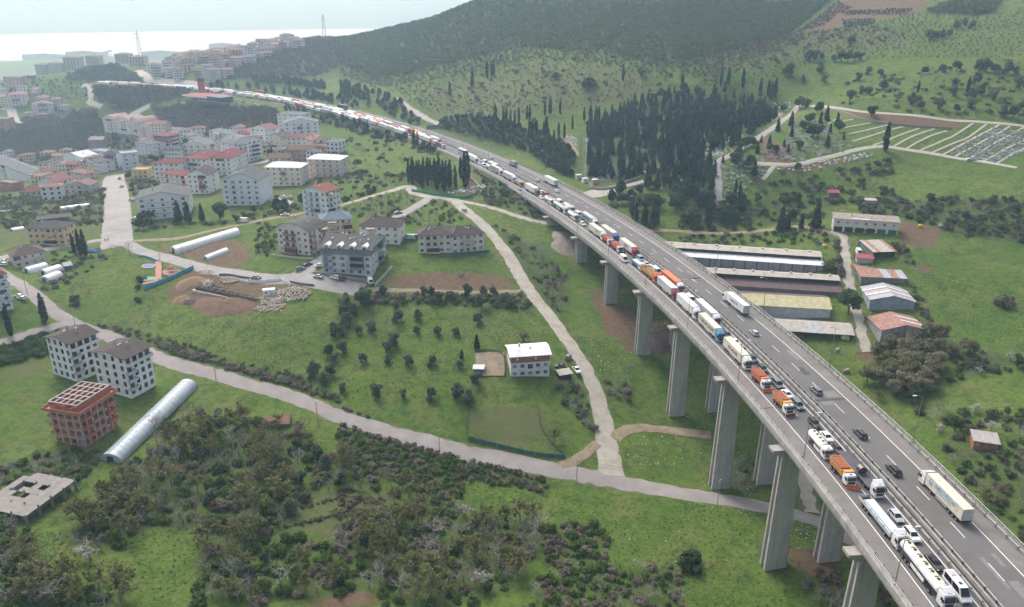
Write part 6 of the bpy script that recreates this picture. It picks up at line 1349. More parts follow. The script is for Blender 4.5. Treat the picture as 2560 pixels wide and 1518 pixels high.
yy = min(v.co.y for o in COL.objects if o.parent == hb_ and o.name.startswith('wall') for v in o.data.vertices)
for x in (-2.4,0,2.6): ob('window', window_mesh(1.0,.9), hb_, loc=(x,yy-.03,1.3))
shed('little wooden hut with red roof on the cemetery slope', Z('c',1078,1442), Z('c',1150,1440), 4, 3, .9, mat('hut_wood',(.14,.12,.12),.9,var=.2), MS('sheet_red',(.33,.08,.09)), MS('sheet_red',(.33,.08,.09)), ridge=.5, name='hut')
shed('old roofless stone hut on the cemetery slope', Z('c',1345,1500), Z('c',1420,1498), 4, 3, .3, MS('hut_stone',(.36,.32,.26)), BEI, BEI, ridge=.5, name='hut')
shed('dark timber sheds with low black roof in the gardens', Z('s',350,745), Z('s',640,712), 8, 2.4, .8, mat('hut_wood',(.14,.12,.12),.9,var=.2), MS('sheet_black',(.055,.05,.055)), MS('sheet_black',(.055,.05,.055)), ridge=.6)
shed('small dark hut beside the three tunnel greenhouses', Z('s',610,1175), Z('s',670,1165), 5, 2.2, .8, mat('hut_wood',(.14,.12,.12),.9,var=.2), GRR, GRR, ridge=.6, name='hut')
shed('low hut with red roof behind the pair of cypresses', Z('s',690,985), Z('s',780,980), 5, 2.6, 1.2, WPL, MS('sheet_terra',(.36,.15,.11)), MS('sheet_terra',(.36,.15,.11)), ridge=.5, name='hut')
shed('brown tiled shed roof half hidden by trees below the main lane', Z('g',1935,182), Z('g',2100,172), 5, 1.4, 1.2, WDK, MS('sheet_tile',(.20,.10,.075)), MS('sheet_tile',(.20,.10,.075)), ridge=.7)
shed('blue and white cabin at the corner of the fenced yard', Z('e',975,1262), Z('e',1040,1262), 2.6, 2.0, .3, mat('cabin_blue',(.04,.10,.26),.6,var=.1), WHR, WHR, ridge=.5, name='cabin')
shed('dark carport with pale roof beside the white house', Z('e',1600,1308), Z('e',1682,1308), 4, 2.3, .4, mat('carport_dark',(.03,.04,.05),.7), BEI, BEI, ridge=.9, name='carport')
KX0, KY0, KN, KM = -760, 40, 1300, 1260
def keep_raster():
 global KR
 KR = np.zeros((KM, KN), bool)
 for x, y, r in KEEP:
  i0, i1, j0, j1 = int(x-r-KX0), int(x+r-KX0)+1, int(y-r-KY0), int(y+r-KY0)+1
  if i1 < 0 or j1 < 0 or i0 >= KN or j0 >= KM: continue
  i0, j0 = max(i0,0), max(j0,0); yy, xx = np.mgrid[j0:min(j1+1,KM), i0:min(i1+1,KN)]
  KR[j0:min(j1+1,KM), i0:min(i1+1,KN)] |= (xx+KX0-x)**2+(yy+KY0-y)**2 <= r*r
 for s in np.arange(SAB, S1, 2.0):
  for u in np.arange(-6, 30, 2.0):
   x, y, _ = hw(s, u); i, j = int(x-KX0), int(y-KY0)
   if 1 <= i < KN-2 and 1 <= j < KM-2: KR[j-1:j+2, i-1:i+2] = True
def blocked(x, y):
 i, j = int(x-KX0), int(y-KY0); return 0 <= i < KN and 0 <= j < KM and KR[j, i]
def scatter(polys, n, mind, seed, edge=None, block=True, maxtry=40):
 g = random.Random(seed); out = [];
 for poly in polys:
  W = np.array([gp(*p)[:2] for p in poly]); W[:,1] = np.minimum(W[:,1],1330); W[:,0] = np.maximum(W[:,0],-700); x0, y0 = W.min(0); x1, y1 = W.max(0); N = n if len(polys) == 1 else int(n/len(polys)); got = 0; cell = {}
  X = np.array([g.uniform(x0,x1) for _ in range(N*maxtry)]); Y = np.array([g.uniform(y0,y1) for _ in range(N*maxtry)]); P = proj(X, Y, gz(X,Y)); ok = inpoly(P[0], P[1], poly)
  for x, y in zip(X[ok], Y[ok]):
   if block and blocked(x,y): continue
   c = (int(x//mind), int(y//mind))
   if any((x-a)**2+(y-b)**2 < mind*mind for i in (-1,0,1) for j in (-1,0,1) for a,b in cell.get((c[0]+i,c[1]+j),())): continue
   cell.setdefault(c,[]).append((x,y)); out.append((x,y)); got += 1
   if got >= N: break
 return out
keep_raster()
M_POLE = mat('pole_steel', (.30,.27,.24), .6, .4, var=.15); M_POLEC = mat('pole_concrete', (.36,.34,.32), .9, var=.15); M_LUM = mat('lamp_head', (.70,.72,.72), .35, var=0)
def lamp(x, y, z, ang, H, label, group, arms=(1,), s0=.13):
 r = thing('street_lamp', label, 'street lamp', (x,y,z), ang, group); mb = MB(); mb.tube((0,0,-.2),(0,0,H),s0,.06,8); mb.build('post', M_POLE, r)
 for sg in arms:
  mb = MB(); mb.tube((0,0,H-.1),(sg*1.6,0,H+.35),.05,.045,6); mb.build('arm', M_POLE, r); mb = MB(); mb.hexa([(sg*1.5,-.16,H+.28),(sg*2.6,-.16,H+.33),(sg*2.6,.16,H+.33),(sg*1.5,.16,H+.28),(sg*1.6,-.12,H+.48),(sg*2.5,-.12,H+.50),(sg*2.5,.12,H+.50),(sg*1.6,.12,H+.48)]); mb.build('lamp_head', M_LUM, r)
ORD = ['first','second','third','fourth','fifth','sixth','seventh','eighth','ninth','tenth']
for k, p in enumerate([(2252.5,1467),(2021,1159),(1856,961),(1729.6,824),(1624.5,721),(1537,640),(1459,579),(1388.5,526.7)]):
 s, u = hw_su_px(*p); x, y, z = hw(s, 26.6); lamp(x, y, z, hwdir(s)-math.pi/2, 13.5, 'street lamp on the inbound parapet, %s from the near end' % ORD[k], 'inbound parapet lamps')
for k, p in enumerate([(2286,1111),(2078,923),(1923.4,785),(1798,696),(1597,559),(1515,514)]):
 s, u = hw_su_px(*p); x, y, z = hw(s, -4.5); lamp(x, y, z, hwdir(s)-math.pi/2, 13.5, 'street lamp on the outbound parapet, %s from the near end' % ORD[k], 'outbound parapet lamps', (-1,))
for k in range(9):
 s = 372+k*42; x, y, z = hw(s, 11.4); lamp(x, y, z, hwdir(s)-math.pi/2, 12, 'double armed lamp in the median beyond the viaduct, %s from the abutment' % ORD[k], 'median lamps', (-1,1))
q = gp(*Z('m',1780,578)); lamp(q[0],q[1],q[2],math.pi,13,'tall grey camera post on the grass verge', None, (1,))
def upole(p, H, label, group, m=M_POLEC, cross=True):
 q = gp(*p); r = thing('utility_pole', label, 'pole', (q[0],q[1],q[2]), .9, group); mb = MB(); mb.tube((0,0,-.4),(0,0,H),.16,.09,8); mb.build('post', m, r)
 if cross: mb = MB(); mb.box(-.9,.9,-.06,.06,H-.5,H-.36); mb.build('cross_arm', m, r); [MB_ins(r, x, H-.36) for x in (-.8,0,.8)]
 return (q[0],q[1],q[2]+H-.3)
def MB_ins(r, x, z): mb = MB(); mb.tube((x,0,z),(x,0,z+.18),.05,.03,6); mb.build('insulator', M_LUM, r)
tops = [upole(Z('i',270,748),9.5,'concrete utility pole beside the pier on the main lane','lane poles'), upole(Z('h',1720,590),9,'concrete utility pole at the concrete lane junction','lane poles'), upole(Z('h',725,362),9,'concrete utility pole where the fenced garden begins','lane poles'), upole(Z('g',2315,162),9,'concrete utility pole near the brown tiled shed','lane poles'), upole(Z('d',1572,1312),9,'concrete utility pole on the lane bend by the meadow','lane poles'), upole(Z('d',1002,1100),9,'concrete utility pole behind the second white block','lane poles'), upole(Z('d',552,935),9,'concrete utility pole behind the first white block','lane poles'), upole(Z('d',200,690),9,'concrete utility pole by the red roofed block at the left edge','lane poles')]
for lab, p, H in [('metal lamp post on the slope below the cream houses',Z('e',1357,528),8),('lamp post halfway down the slope beside the concrete lane',Z('e',1572,800),8),('concrete pole opposite the white sheet roofed house',Z('e',1825,1158),9),('concrete pole at the graveyard junction',Z('q',1818,198),8),('concrete pole beside the path to the underpass',Z('q',2275,312),8),('concrete pole in front of the orange panelled block',Z('q',637,862),9),('pole beside the playground gate',Z('d',1165,458),7),('pole by the tunnel greenhouse',Z('d',1325,405),7),('pole above the orchard',Z('q',1520,345),7),('pole by the underpass path end',Z('m',1712,1415),7),('pole in the gully by the underpass path',Z('m',1137,1420),8),('pole on the path above the underpass',Z('m',952,1105),7)]: upole(p, H, lab, None, cross='pole' in lab and 'concrete' in lab)
for k in range(len(tops)-1):
 a, b = Vector(tops[k]), Vector(tops[k+1])
 for off in (-.7,.7):
  mb = MB(); prev = None
  for i in range(9):
   t_ = i/8; p = a.lerp(b, t_)+Vector((off*.3,off,-1.1*4*t_*(1-t_)))
   if prev is not None: mb.tube(prev, p, .022, .022, 4, cap=False)
   prev = p
  mb.build('power_line', M_CHAS, None, label='thin black power line sagging between lane poles', cat='cable', group='lane power lines')
def pylon(p, H, w, label, arms=True, col=None):
 q = gp(*p); r = thing('pylon', label, 'pylon', (q[0],q[1],q[2]), .4); m = col or mat('pylon_steel',(.22,.22,.23),.6,.3,var=.1); mb = MB(); rr = max(.07, H*.0045)
 n = 8
 for k in range(n):
  z0, z1 = H*k/n, H*(k+1)/n; f = lambda z: w*(1-.86*(z/H)**.8)/2
  a, b = f(z0), f(z1); c0 = [(-a,-a,z0),(a,-a,z0),(a,a,z0),(-a,a,z0)]; c1 = [(-b,-b,z1),(b,-b,z1),(b,b,z1),(-b,b,z1)]
  for i in range(4): mb.tube(c0[i],c1[i],rr,rr,4); mb.tube(c0[i],c1[(i+1)%4],rr*.6,rr*.6,3); mb.tube(c1[i],c1[(i+1)%4],rr*.6,rr*.6,3)
 mb.build('lattice_tower', m, r)
 if arms:
  for z_, L in ((H*.78,H*.16),(H*.9,H*.12)):
   for sg in (-1,1):
    mb = MB(); mb.tube((0,0,z_),(sg*L,0,z_),rr,rr*.6,4); mb.tube((0,0,z_+H*.05),(sg*L,0,z_),rr*.7,rr*.5,4); mb.build('cross_arm', m, r)
pylon(Z('a',2362,298), 36, 7, 'lattice pylon on the ridge right of the hill town'); pylon(Z('a',1035,492), 48, 8, 'tall lattice pylon above the wooded knoll'); pylon(Z('b',225,240), 30, 6, 'lattice pylon on the ridge against the white sky'); pylon(Z('c',215,610), 26, 5, 'reddish lattice pylon behind the cemetery wood', col=mat('pylon_rust',(.24,.15,.13),.7,.2,var=.1)); pylon(Z('u',1515,950), 13, 2.4, 'short lattice mast among the graves', False); pylon(Z('a',1598,380), 22, 4, 'lattice pylon behind the hill town houses')
pylon(Z('u',262,1005), 23, 1.5, 'slim lattice radio mast beside the highway apron', False, M_STEEL)
q = gp(*Z('u',335,1080)); r = thing('antenna_mast', 'white tubular antenna mast with panel antennas beside the highway apron', 'mast', (q[0],q[1],q[2])); mb = MB(); mb.tube((0,0,0),(0,0,23),.32,.22,10); mb.build('pole', M_LUM, r)
for k in range(6):
 a = k*math.pi/3; mb = MB(); mb.box(math.cos(a)*.75-.15,math.cos(a)*.75+.15,math.sin(a)*.75-.15,math.sin(a)*.75+.15,21,23.2); mb.build('panel_antenna', M_LUM, r)
for k in range(5): mb = MB(); mb.tube((.2,-.3,14+k*1.3),(.2,-.55,14+k*1.3),.35,.35,10); mb.build('dish_antenna', M_LUM, r)
for p, c, lb in ((Z('u',245,1098),(.42,.36,.36),'grey equipment cabin at the foot of the lattice radio mast'),(Z('u',332,1145),(.66,.67,.68),'white equipment cabin at the foot of the antenna mast'),(Z('u',460,1160),(.45,.22,.17),'small brick kiosk at the edge of the lower graves')):
 q = gp(*p); r = thing('equipment_cabin', lb, 'cabin', (q[0],q[1],q[2]), .3); mb = MB(); mb.box(-1.6,1.6,-1.2,1.2,-1,2.4); mb.build('wall', wallmat(c), r); mb = MB(); mb.box(-1.75,1.75,-1.35,1.35,2.4,2.55); mb.build('roof', wallmat((.5,.5,.5)), r); mb = MB(); mb.box(-.5,.4,-1.23,-1.2,0,1.9); mb.build('door', wallmat((.3,.3,.32)), r)
q = gp(*Z('a',812,445)); r = thing('floodlight_mast', 'tall mast with a broad head above the wooded knoll', 'mast', (q[0],q[1],q[2])); mb = MB(); mb.tube((0,0,-3),(0,0,32),1.0,.6,8); mb.build('pole', M_STEEL, r); mb = MB(); mb.box(-6,6,-1.5,1.5,31,35); mb.build('lamp_head', mat('mast_head',(.2,.2,.22),.6), r)
M_POLY = mat('greenhouse_film', (.60,.63,.64), .28, var=.10, scale=.5, dirt=((.42,.45,.43),.5,.8)); M_POLYB = mat('greenhouse_film_blue', (.36,.42,.46), .22, var=.12, scale=.4, dirt=((.50,.55,.58),.6,.5))
def tunnel(label, a_, b_, rad, h, m, group=None, hoops=14):
 a, b = gp(*a_), gp(*b_); L = float(np.linalg.norm(b[:2]-a[:2])); e = (b[:2]-a[:2])/L; c = (a[:2]+b[:2])/2; z = min(a[2],b[2]); r = thing('tunnel_greenhouse', label, 'greenhouse', (c[0],c[1],0), math.atan2(e[1],e[0])-math.pi/2, group)
 n = 12; za, zb = a[2]-.3, b[2]-.3
 def sec(y, k=1.0):
  z0 = za+(zb-za)*(y+L/2)/L; return [(math.cos(t_)*rad*k, y, z0+(math.sin(t_)**.85)*h*k) for t_ in np.linspace(0, math.pi, n+1)]
 for k in range(hoops):
  y0, y1 = -L/2+L*k/hoops, -L/2+L*(k+1)/hoops; mb = MB(); A, Mid, B = sec(y0), sec((y0+y1)/2,.985), sec(y1)
  for i in range(n): mb.quad(A[i],A[i+1],Mid[i+1],Mid[i]); mb.quad(Mid[i],Mid[i+1],B[i+1],B[i])
  mb.build('film_panel', m, r)
 for k in range(hoops+1):
  S = sec(-L/2+L*k/hoops, 1.01); mb = MB()
  for i in range(n): mb.tube(S[i],S[i+1],.035,.035,4,cap=False)
  mb.build('hoop', M_ALU, r)
 for y in (-L/2, L/2):
  S = sec(y); mb = MB(); mb.add(S, [tuple(range(n+1))]); mb.build('end_panel', m, r)
  S = sec(y); sg = -1 if y < 0 else 1; mb = MB(); x0 = rad*.3; mb.box(-x0,x0,y+sg*.02-.02,y+sg*.02+.02,S[0][2],S[0][2]+h*.7); mb.build('door', M_DARKIN, r)
 for i in np.arange(-L/2, L/2, 3.0): KEEP.append((c[0]+e[0]*i, c[1]+e[1]*i, rad))
tunnel('long bluish plastic tunnel greenhouse running beside the brick shell', Z('g',805,425), Z('d',1372,1350), 3.6, 3.0, M_POLYB, hoops=22)
tunnel('long white tunnel greenhouse above the park street', Z('d',1262,385), Z('d',1725,245), 4.0, 3.4, M_POLY, hoops=18)
tunnel('short white tunnel greenhouse in the ploughed plot', Z('d',1495,432), Z('d',1650,372), 2.4, 2.0, M_POLY, hoops=8)
for k, (a_, b_) in enumerate([((245,1195),(425,1145)),((400,1215),(555,1165)),((410,1278),(545,1225))]): tunnel('%s of three small white tunnel greenhouses beside the old house' % ('upper','middle','lower')[k], Z('s',*a_), Z('s',*b_), 3.2, 2.8, M_POLY, hoops=7)
tunnel('long low white tunnel greenhouse in the west gardens', Z('s',565,608), Z('s',835,575), 2.6, 2.0, M_POLY, hoops=10); tunnel('low pale tunnel greenhouse at the left edge of the gardens', Z('s',0,645), Z('s',110,635), 2.4, 1.8, M_POLY, hoops=5); tunnel('small pale tunnel greenhouse behind the ochre house', Z('s',105,808), Z('s',215,790), 2.4, 1.8, M_POLY, hoops=5)
def fence(name, label, pix, h, m, step=3.0, th=.06, cat='fence', posts=True, pm=None, base=0.0, cut=None):
 pts = smooth_path([gp(*p)[:2] for p in pix], 1.0); d = np.concatenate([[0],np.cumsum(np.linalg.norm(np.diff(pts,axis=0),axis=1))]); n = max(2, int(d[-1]/step)); S = np.linspace(0,d[-1],n+1); X = np.interp(S,d,pts[:,0]); Y = np.interp(S,d,pts[:,1]); r = thing(name, label, cat, (X[0],Y[0],float(gz(X[0],Y[0]))))
 for i in range(n):
  ax, ay, bx, by = X[i]-X[0], Y[i]-Y[0], X[i+1]-X[0], Y[i+1]-Y[0]; za, zb = float(gz(X[i],Y[i]))-r.location[2]+base, float(gz(X[i+1],Y[i+1]))-r.location[2]+base; ex = Vector((bx-ax,by-ay)); L = ex.length; ex.normalize(); nx_, ny_ = -ex.y*th/2, ex.x*th/2
  a2x, a2y, b2x, b2y = ax+ex.x*.03, ay+ex.y*.03, bx-ex.x*.03, by-ex.y*.03; mb = MB(); mb.hexa([(a2x-nx_,a2y-ny_,za-.3),(b2x-nx_,b2y-ny_,zb-.3),(b2x+nx_,b2y+ny_,zb-.3),(a2x+nx_,a2y+ny_,za-.3),(a2x-nx_,a2y-ny_,za+h),(b2x-nx_,b2y-ny_,zb+h),(b2x+nx_,b2y+ny_,zb+h),(a2x+nx_,a2y+ny_,za+h)]); mb.build('panel', m, r)
  if posts: mb = MB(); mb.box(ax-.05,ax+.05,ay-.05,ay+.05,za-.3,za+h+.1); mb.build('post', pm or M_POLE, r)
 return r
fence('green_fence','bright green sheet fence curving round the roadside graveyard grove', ZL('m',(-120,850),(0,868),(240,912),(500,945),(660,945),(780,900),(865,815)), 1.5, mat('fence_green',(.03,.27,.11),.6,var=.12))
fence('cemetery_wall','low white capped wall up the side of the roadside graveyard', ZL('m',(865,815),(820,750),(740,680),(670,630)), .9, wallmat((.5,.5,.47)), posts=False, th=.3, cat='wall')
fence('playground_wall','bright blue panel wall along the lower edge of the playground', ZL('t',(155,672),(340,600),(460,550),(545,515),(720,430),(825,385)), 1.7, mat('wall_blue',(.06,.30,.46),.7,var=.12), step=5, th=.2, cat='wall', posts=False)
fence('playground_street_wall','low blue wall along the street side of the playground', ZL('t',(90,225),(190,235),(330,290)), 1.0, mat('wall_blue',(.06,.30,.46),.7,var=.12), step=4, th=.2, cat='wall', posts=False)
fence('net_fence','teal netting fence along the fenced garden above the main lane', ZL('h',(935,265),(1150,320),(1410,380),(1640,405)), 1.4, mat('net_teal',(.03,.13,.12),.8,var=.2))
fence('yard_fence','dark wire fence down the right side of the fenced garden', ZL('h',(1440,30),(1470,200),(1640,400)), 1.1, mm_, pm=M_CHAS); fence('yard_fence','dark wire fence down the left side of the fenced garden', ZL('h',(935,0),(920,150),(920,260)), 1.1, mm_, pm=M_CHAS)
fence('stone_wall','rubble retaining wall in front of the grey apartment block', ZL('q',(605,1030),(780,1050),(980,1085),(1180,1110)), 1.5, mat('rubble_stone',(.30,.27,.24),.95,var=.35,scale=2.5), posts=False, th=.4, cat='wall')
fence('plot_wall','pale concrete wall running down beside the grey apartment block', ZL('q',(1240,1150),(1340,1050),(1420,960)), 1.3, wallmat((.42,.39,.35)), posts=False, th=.25, cat='wall')
fence('teal_fence','teal fence in front of the cream house nearer the concrete lane', ZL('q',(2050,825),(2250,815),(2440,795)), 1.2, mat('net_teal',(.03,.13,.12),.8,var=.2)); fence('plot_wall','low concrete wall below the orange panelled block', ZL('q',(160,835),(400,858),(600,870)), .8, wallmat((.42,.39,.35)), posts=False, th=.25, cat='wall')
fence('yard_wall','dark wire fence round the yard left of the white sheet roofed house', ZL('e',(985,1108),(1100,1105),(1195,1140),(1195,1290)), 1.2, mm_, pm=M_CHAS)
fence('retaining_wall','grey stone retaining wall along the lower graves', ZL('u',(390,1180),(450,1245),(700,1235),(900,1150),(1080,1090)), 1.6, mat('rubble_stone',(.30,.27,.24),.95,var=.35,scale=2.5), posts=False, th=.5, cat='wall')
fence('site_hoarding','white sheet hoarding leaning along the street side of the building site', ZL('t',(1550,575),(1800,570),(1990,548)), 1.4, wallmat((.66,.68,.70)), posts=False, th=.08); fence('site_hoarding','short white sheet hoarding sloping down at the site corner', ZL('t',(1995,548),(2050,590),(2100,612)), 1.4, wallmat((.66,.68,.70)), posts=False, th=.08); fence('site_hoarding','dark steel hoarding at the back of the building site', ZL('t',(1160,480),(1300,480),(1450,510),(1570,525)), 1.1, mat('hoarding_dark',(.12,.14,.18),.6,var=.2), posts=False, th=.08)
fence('parapet_wall','low brown wall with posts between street and building site', ZL('t',(2105,570),(2250,600),(2430,620)), 1.0, mat('wall_brown',(.18,.13,.11),.9,var=.2), cat='wall', step=4, th=.25)
fence('terrace_wall','long low stone wall below the upper cemetery path', ZL('c',(1060,800),(1300,868),(1500,905),(1980,942)), 1.2, mat('rubble_stone',(.30,.27,.24),.95,var=.35,scale=2.5), posts=False, th=.4, cat='wall')
def pad(label, g, pts, m, mi, name='play_area'):
 P = [gp(*Z(g,*p)) for p in pts]; c = np.mean(P,axis=0); r = thing(name, label, 'playground', (c[0],c[1],c[2]));
 for k, (mm2, f, dz) in enumerate(((m,1.0,.14),(mi,.82,.20))):
  mb = MB(); mb.prism([((p[0]-c[0])*f,(p[1]-c[1])*f) for p in P], -.5, dz+.1); mb.build(('kerb_slab','soft_surface')[k], mm2, r)
 return r, c
MK = mat('paving_pink',(.42,.22,.18),.9,var=.2,scale=.8)
pad('blue surfaced play area with cream kerb', 't', [(120,370),(150,330),(260,312),(325,320),(280,380),(180,388)], mat('paving_cream',(.48,.38,.30),.9,var=.2), mat('play_blue',(.14,.20,.36),.8,var=.25))
pad('green surfaced play area beside the blue wall', 't', [(150,560),(160,510),(220,465),(320,470),(320,540),(200,560)], mat('paving_cream',(.48,.38,.30),.9,var=.2), mat('play_green',(.14,.30,.26),.8,var=.25))
r_, c_ = pad('round red paved play area with climbing frame', 't', [(405,430),(440,380),(530,360),(620,385),(655,420),(610,470),(500,495),(430,480)], MK, mat('play_red',(.32,.14,.11),.8,var=.3))
road('playground_path', ZL('t',(355,295),(355,420),(350,540)), 2.6, MK, jit=.05); road('playground_low_path', ZL('t',(145,595),(250,568),(350,545)), 2.0, MK, jit=.05)
r = thing('climbing_frame', 'small red and black climbing frame on the round play area', 'climbing frame', (c_[0],c_[1],c_[2]+.3))
for x,y in ((-1,-1),(1,-1),(1,1),(-1,1)): mb = MB(); mb.tube((x,y,0),(x,y,2.4),.07,.07,6); mb.build('post', mat('play_frame_red',(.35,.04,.04),.5,var=0), r)
mb = MB(); mb.box(-1.1,1.1,-1.1,1.1,1.2,1.3); mb.build('platform', M_CHAS, r); mb = MB(); mb.hexa([(1.1,-.4,1.2),(3.4,-.4,.1),(3.4,.4,.1),(1.1,.4,1.2),(1.1,-.4,1.3),(3.4,-.4,.2),(3.4,.4,.2),(1.1,.4,1.3)]); mb.build('slide', mat('slide_red',(.40,.05,.04),.4,var=0), r); mb = MB(); mb.add([(-1.3,-1.3,2.4),(1.3,-1.3,2.4),(1.3,1.3,2.4),(-1.3,1.3,2.4),(0,0,3.2)],[(0,1,4),(1,2,4),(2,3,4),(3,0,4),(3,2,1,0)]); mb.build('roof', mat('slide_red',(.40,.05,.04),.4,var=0), r)
fence('play_fence','white post fence along the meadow side of the playground', ZL('t',(75,280),(100,420),(130,580),(150,660)), .9, mm_, pm=M_LUM)
def site():
 A, B, C_ = gp(*Z('t',905,690)), gp(*Z('t',1620,800)), gp(*Z('t',1770,740)); w = float(np.linalg.norm(B[:2]-A[:2])); e = (B[:2]-A[:2])/w; n = np.array([-e[1],e[0]]); n = n if n[1] > 0 else -n; d = 15.0; c = (A[:2]+B[:2])/2+n*d/2; r = thing('foundation_site', 'unfinished foundation with timber formwork on the building site', 'building site', (c[0],c[1],(A[2]+B[2])/2), math.atan2(e[1],e[0])); W, D = w/2+2, d/2
 mf = mat('formwork_timber',(.15,.125,.115),.9,var=.35,scale=1.5); mg = mat('site_slab',(.26,.24,.23),.95,var=.3,scale=.8)
 mb = MB(); mb.box(-W-1,W+1,-D-1.6,D,-1.5,.15); mb.build('blinding_slab', mat('blinding_pale',(.50,.44,.36),.95,var=.25), r); mb = MB(); mb.box(-W,W,-D,D,.0,.5); mb.build('raft', mg, r)
 for k in range(26):
  x = -W+2*W*k/26; mb = MB(); mb.box(x+.03,x+2*W/26-.03,-D-.12,-D,-.2,1.5); mb.build('formwork_board', mf, r); mb = MB(); mb.box(x+.4,x+.55,-D-.9,-D-.1,.2,1.3); mb.build('formwork_strut', mf, r)
 for k in range(7): y = -D+d*k/6.0; mb = MB(); mb.box(-W,W,y-.14,y+.14,.5,1.25); mb.build('strip_footing', mf, r)
 for k in range(9): x = -W+2*W*k/8.0; mb = MB(); mb.box(x-.14,x+.14,-D,D,.5,1.27); mb.build('strip_footing', mf, r)
 g = random.Random(3)
 for k in range(70):
  x, y = g.uniform(-W,W), g.uniform(-D,D); mb = MB(); mb.tube((x,y,.5),(x+g.uniform(-.5,.5),y+g.uniform(-.5,.5),g.uniform(1.6,2.9)),.06,.05,4); mb.build('prop', mat('prop_timber',(.33,.28,.23),.9,var=.3), r)
 for k in range(26):
  x = -W+2*W*k/25; mb = MB(); mb.tube((x,-D-.5,.2),(x,-D-.4,2.2),.05,.05,4); mb.build('prop', mat('prop_timber',(.33,.28,.23),.9,var=.3), r)
site()
def lumber(label, g_, poly, n, seed, z=.5, L=(2.5,4.5), cols=None):
 pts = scatter([ZL(g_,*poly)], n, .5, seed, block=False); c = np.mean(pts,axis=0); z0 = float(gz(*c)); r = thing('timber_pile', label, 'timber pile', (c[0],c[1],z0)); g = random.Random(seed); ms = cols or [mat('timber_pale',(.48,.41,.33),.9,var=.3,scale=2),mat('timber_grey',(.34,.30,.27),.9,var=.3,scale=2)]; base = g.uniform(0,3)
 for x, y in pts:
  a = base+g.gauss(0,.35)+(1.3 if g.random() < .2 else 0); l = g.uniform(*L)/2; zz = float(gz(x,y))-z0+g.uniform(.05,z); t_ = g.uniform(-.12,.12); dx, dy = math.cos(a)*l, math.sin(a)*l; nx_, ny_ = -math.sin(a)*.11, math.cos(a)*.11; x -= c[0]; y -= c[1]
  mb = MB(); mb.hexa([(x-dx-nx_,y-dy-ny_,zz-t_),(x+dx-nx_,y+dy-ny_,zz+t_),(x+dx+nx_,y+dy+ny_,zz+t_),(x-dx+nx_,y-dy+ny_,zz-t_)]+[(x-dx-nx_,y-dy-ny_,zz-t_+.09),(x+dx-nx_,y+dy-ny_,zz+t_+.09),(x+dx+nx_,y+dy+ny_,zz+t_+.09),(x-dx+nx_,y-dy+ny_,zz-t_+.09)]); mb.build('plank', g.choice(ms), r)
lumber('large loose heap of pale formwork timber right of the building site', 't', [(1880,720),(2100,640),(2250,640),(2380,700),(2300,800),(2100,820),(1950,810)], 190, 5, .9); lumber('grey timber stacks below the site cabin', 't', [(1720,780),(1900,760),(2000,810),(1850,900),(1720,880)], 90, 6, .8); lumber('scattered pale timber at the lower corner of the site', 't', [(1660,900),(1880,870),(2040,870),(1980,940),(1700,960)], 80, 7, .6); lumber('pale planks stacked at the back of the building site', 't', [(1180,500),(1380,520),(1400,570),(1230,580)], 60, 8, .7); lumber('planks leaning at the upper corner of the building site', 't', [(900,410),(1060,410),(1080,480),(930,470)], 40, 9, .8); lumber('standing timber bundle left of the formwork', 't', [(930,560),(1060,560),(1060,630),(940,640)], 40, 10, 1.4); lumber('small dark timber heap in front of the earth mound', 't', [(710,810),(830,805),(840,850),(720,860)], 24, 11, .6, cols=[mat('timber_dark',(.11,.09,.085),.9,var=.3)])
lumber('broken pallets and boards dumped between the piers', 'e', [(2250,900),(2390,895),(2390,945),(2260,965)], 60, 12, .9, cols=[mat('timber_warm',(.42,.30,.20),.9,var=.3,scale=2)])
q = gp(*Z('t',1830,735)); r = thing('site_cabin', 'small white site cabin beside the timber heap', 'cabin', (q[0],q[1],q[2]), .25); mb = MB(); mb.box(-2.4,2.4,-1.2,1.2,-.3,2.6); mb.build('wall', wallmat((.62,.64,.67)), r); mb = MB(); mb.box(-2.5,2.5,-1.3,1.3,2.6,2.75); mb.build('roof', wallmat((.70,.71,.72)), r); ob('window', window_mesh(.9,.9), r, loc=(-1.2,-1.23,1.1)); mb = MB(); mb.box(.5,1.3,-1.23,-1.2,0,2); mb.build('door', wallmat((.45,.47,.5)), r)
def mound(label, g_, poly, h, m, seed):
 P = [gp(*Z(g_,*p)) for p in poly]; c = np.mean(P,axis=0); r = np.random.default_rng(seed); n = len(P); rings = 7; vs = []; K = 40
 ang = np.linspace(0,2*math.pi,K,endpoint=False); pa = np.array([math.atan2(p[1]-c[1],p[0]-c[0]) for p in P]); pr = np.array([math.hypot(p[0]-c[0],p[1]-c[1]) for p in P]); o = np.argsort(pa); R = np.interp(ang, np.concatenate([pa[o]-2*math.pi,pa[o],pa[o]+2*math.pi]), np.tile(pr[o],3), period=None)
 R = np.interp((ang+math.pi)%(2*math.pi)-math.pi, np.concatenate([pa[o]-2*math.pi,pa[o],pa[o]+2*math.pi]), np.tile(pr[o],3))
 mb = MB(); z0 = c[2]
 for k in range(rings):
  f = 1-k/rings
  for i in range(K): x, y = c[0]+math.cos(ang[i])*R[i]*f*(1+r.normal()*.03), c[1]+math.sin(ang[i])*R[i]*f*(1+r.normal()*.03); vs.append((x-c[0],y-c[1],float(gz(x,y))-z0-.1+h*math.sin(min(1,(1-f)*1.15)*math.pi/2)+(r.normal()*.12 if k else -.1)))
 vs.append((0,0,h)); fs = [(k*K+i,k*K+(i+1)%K,(k+1)*K+(i+1)%K,(k+1)*K+i) for k in range(rings-1) for i in range(K)]+[((rings-1)*K+i,(rings-1)*K+(i+1)%K,rings*K) for i in range(K)]
 mb.add(vs, fs); mb.build('earth_mound', m, None, smooth=True, loc=(c[0],c[1],z0), label=label, cat='mound')
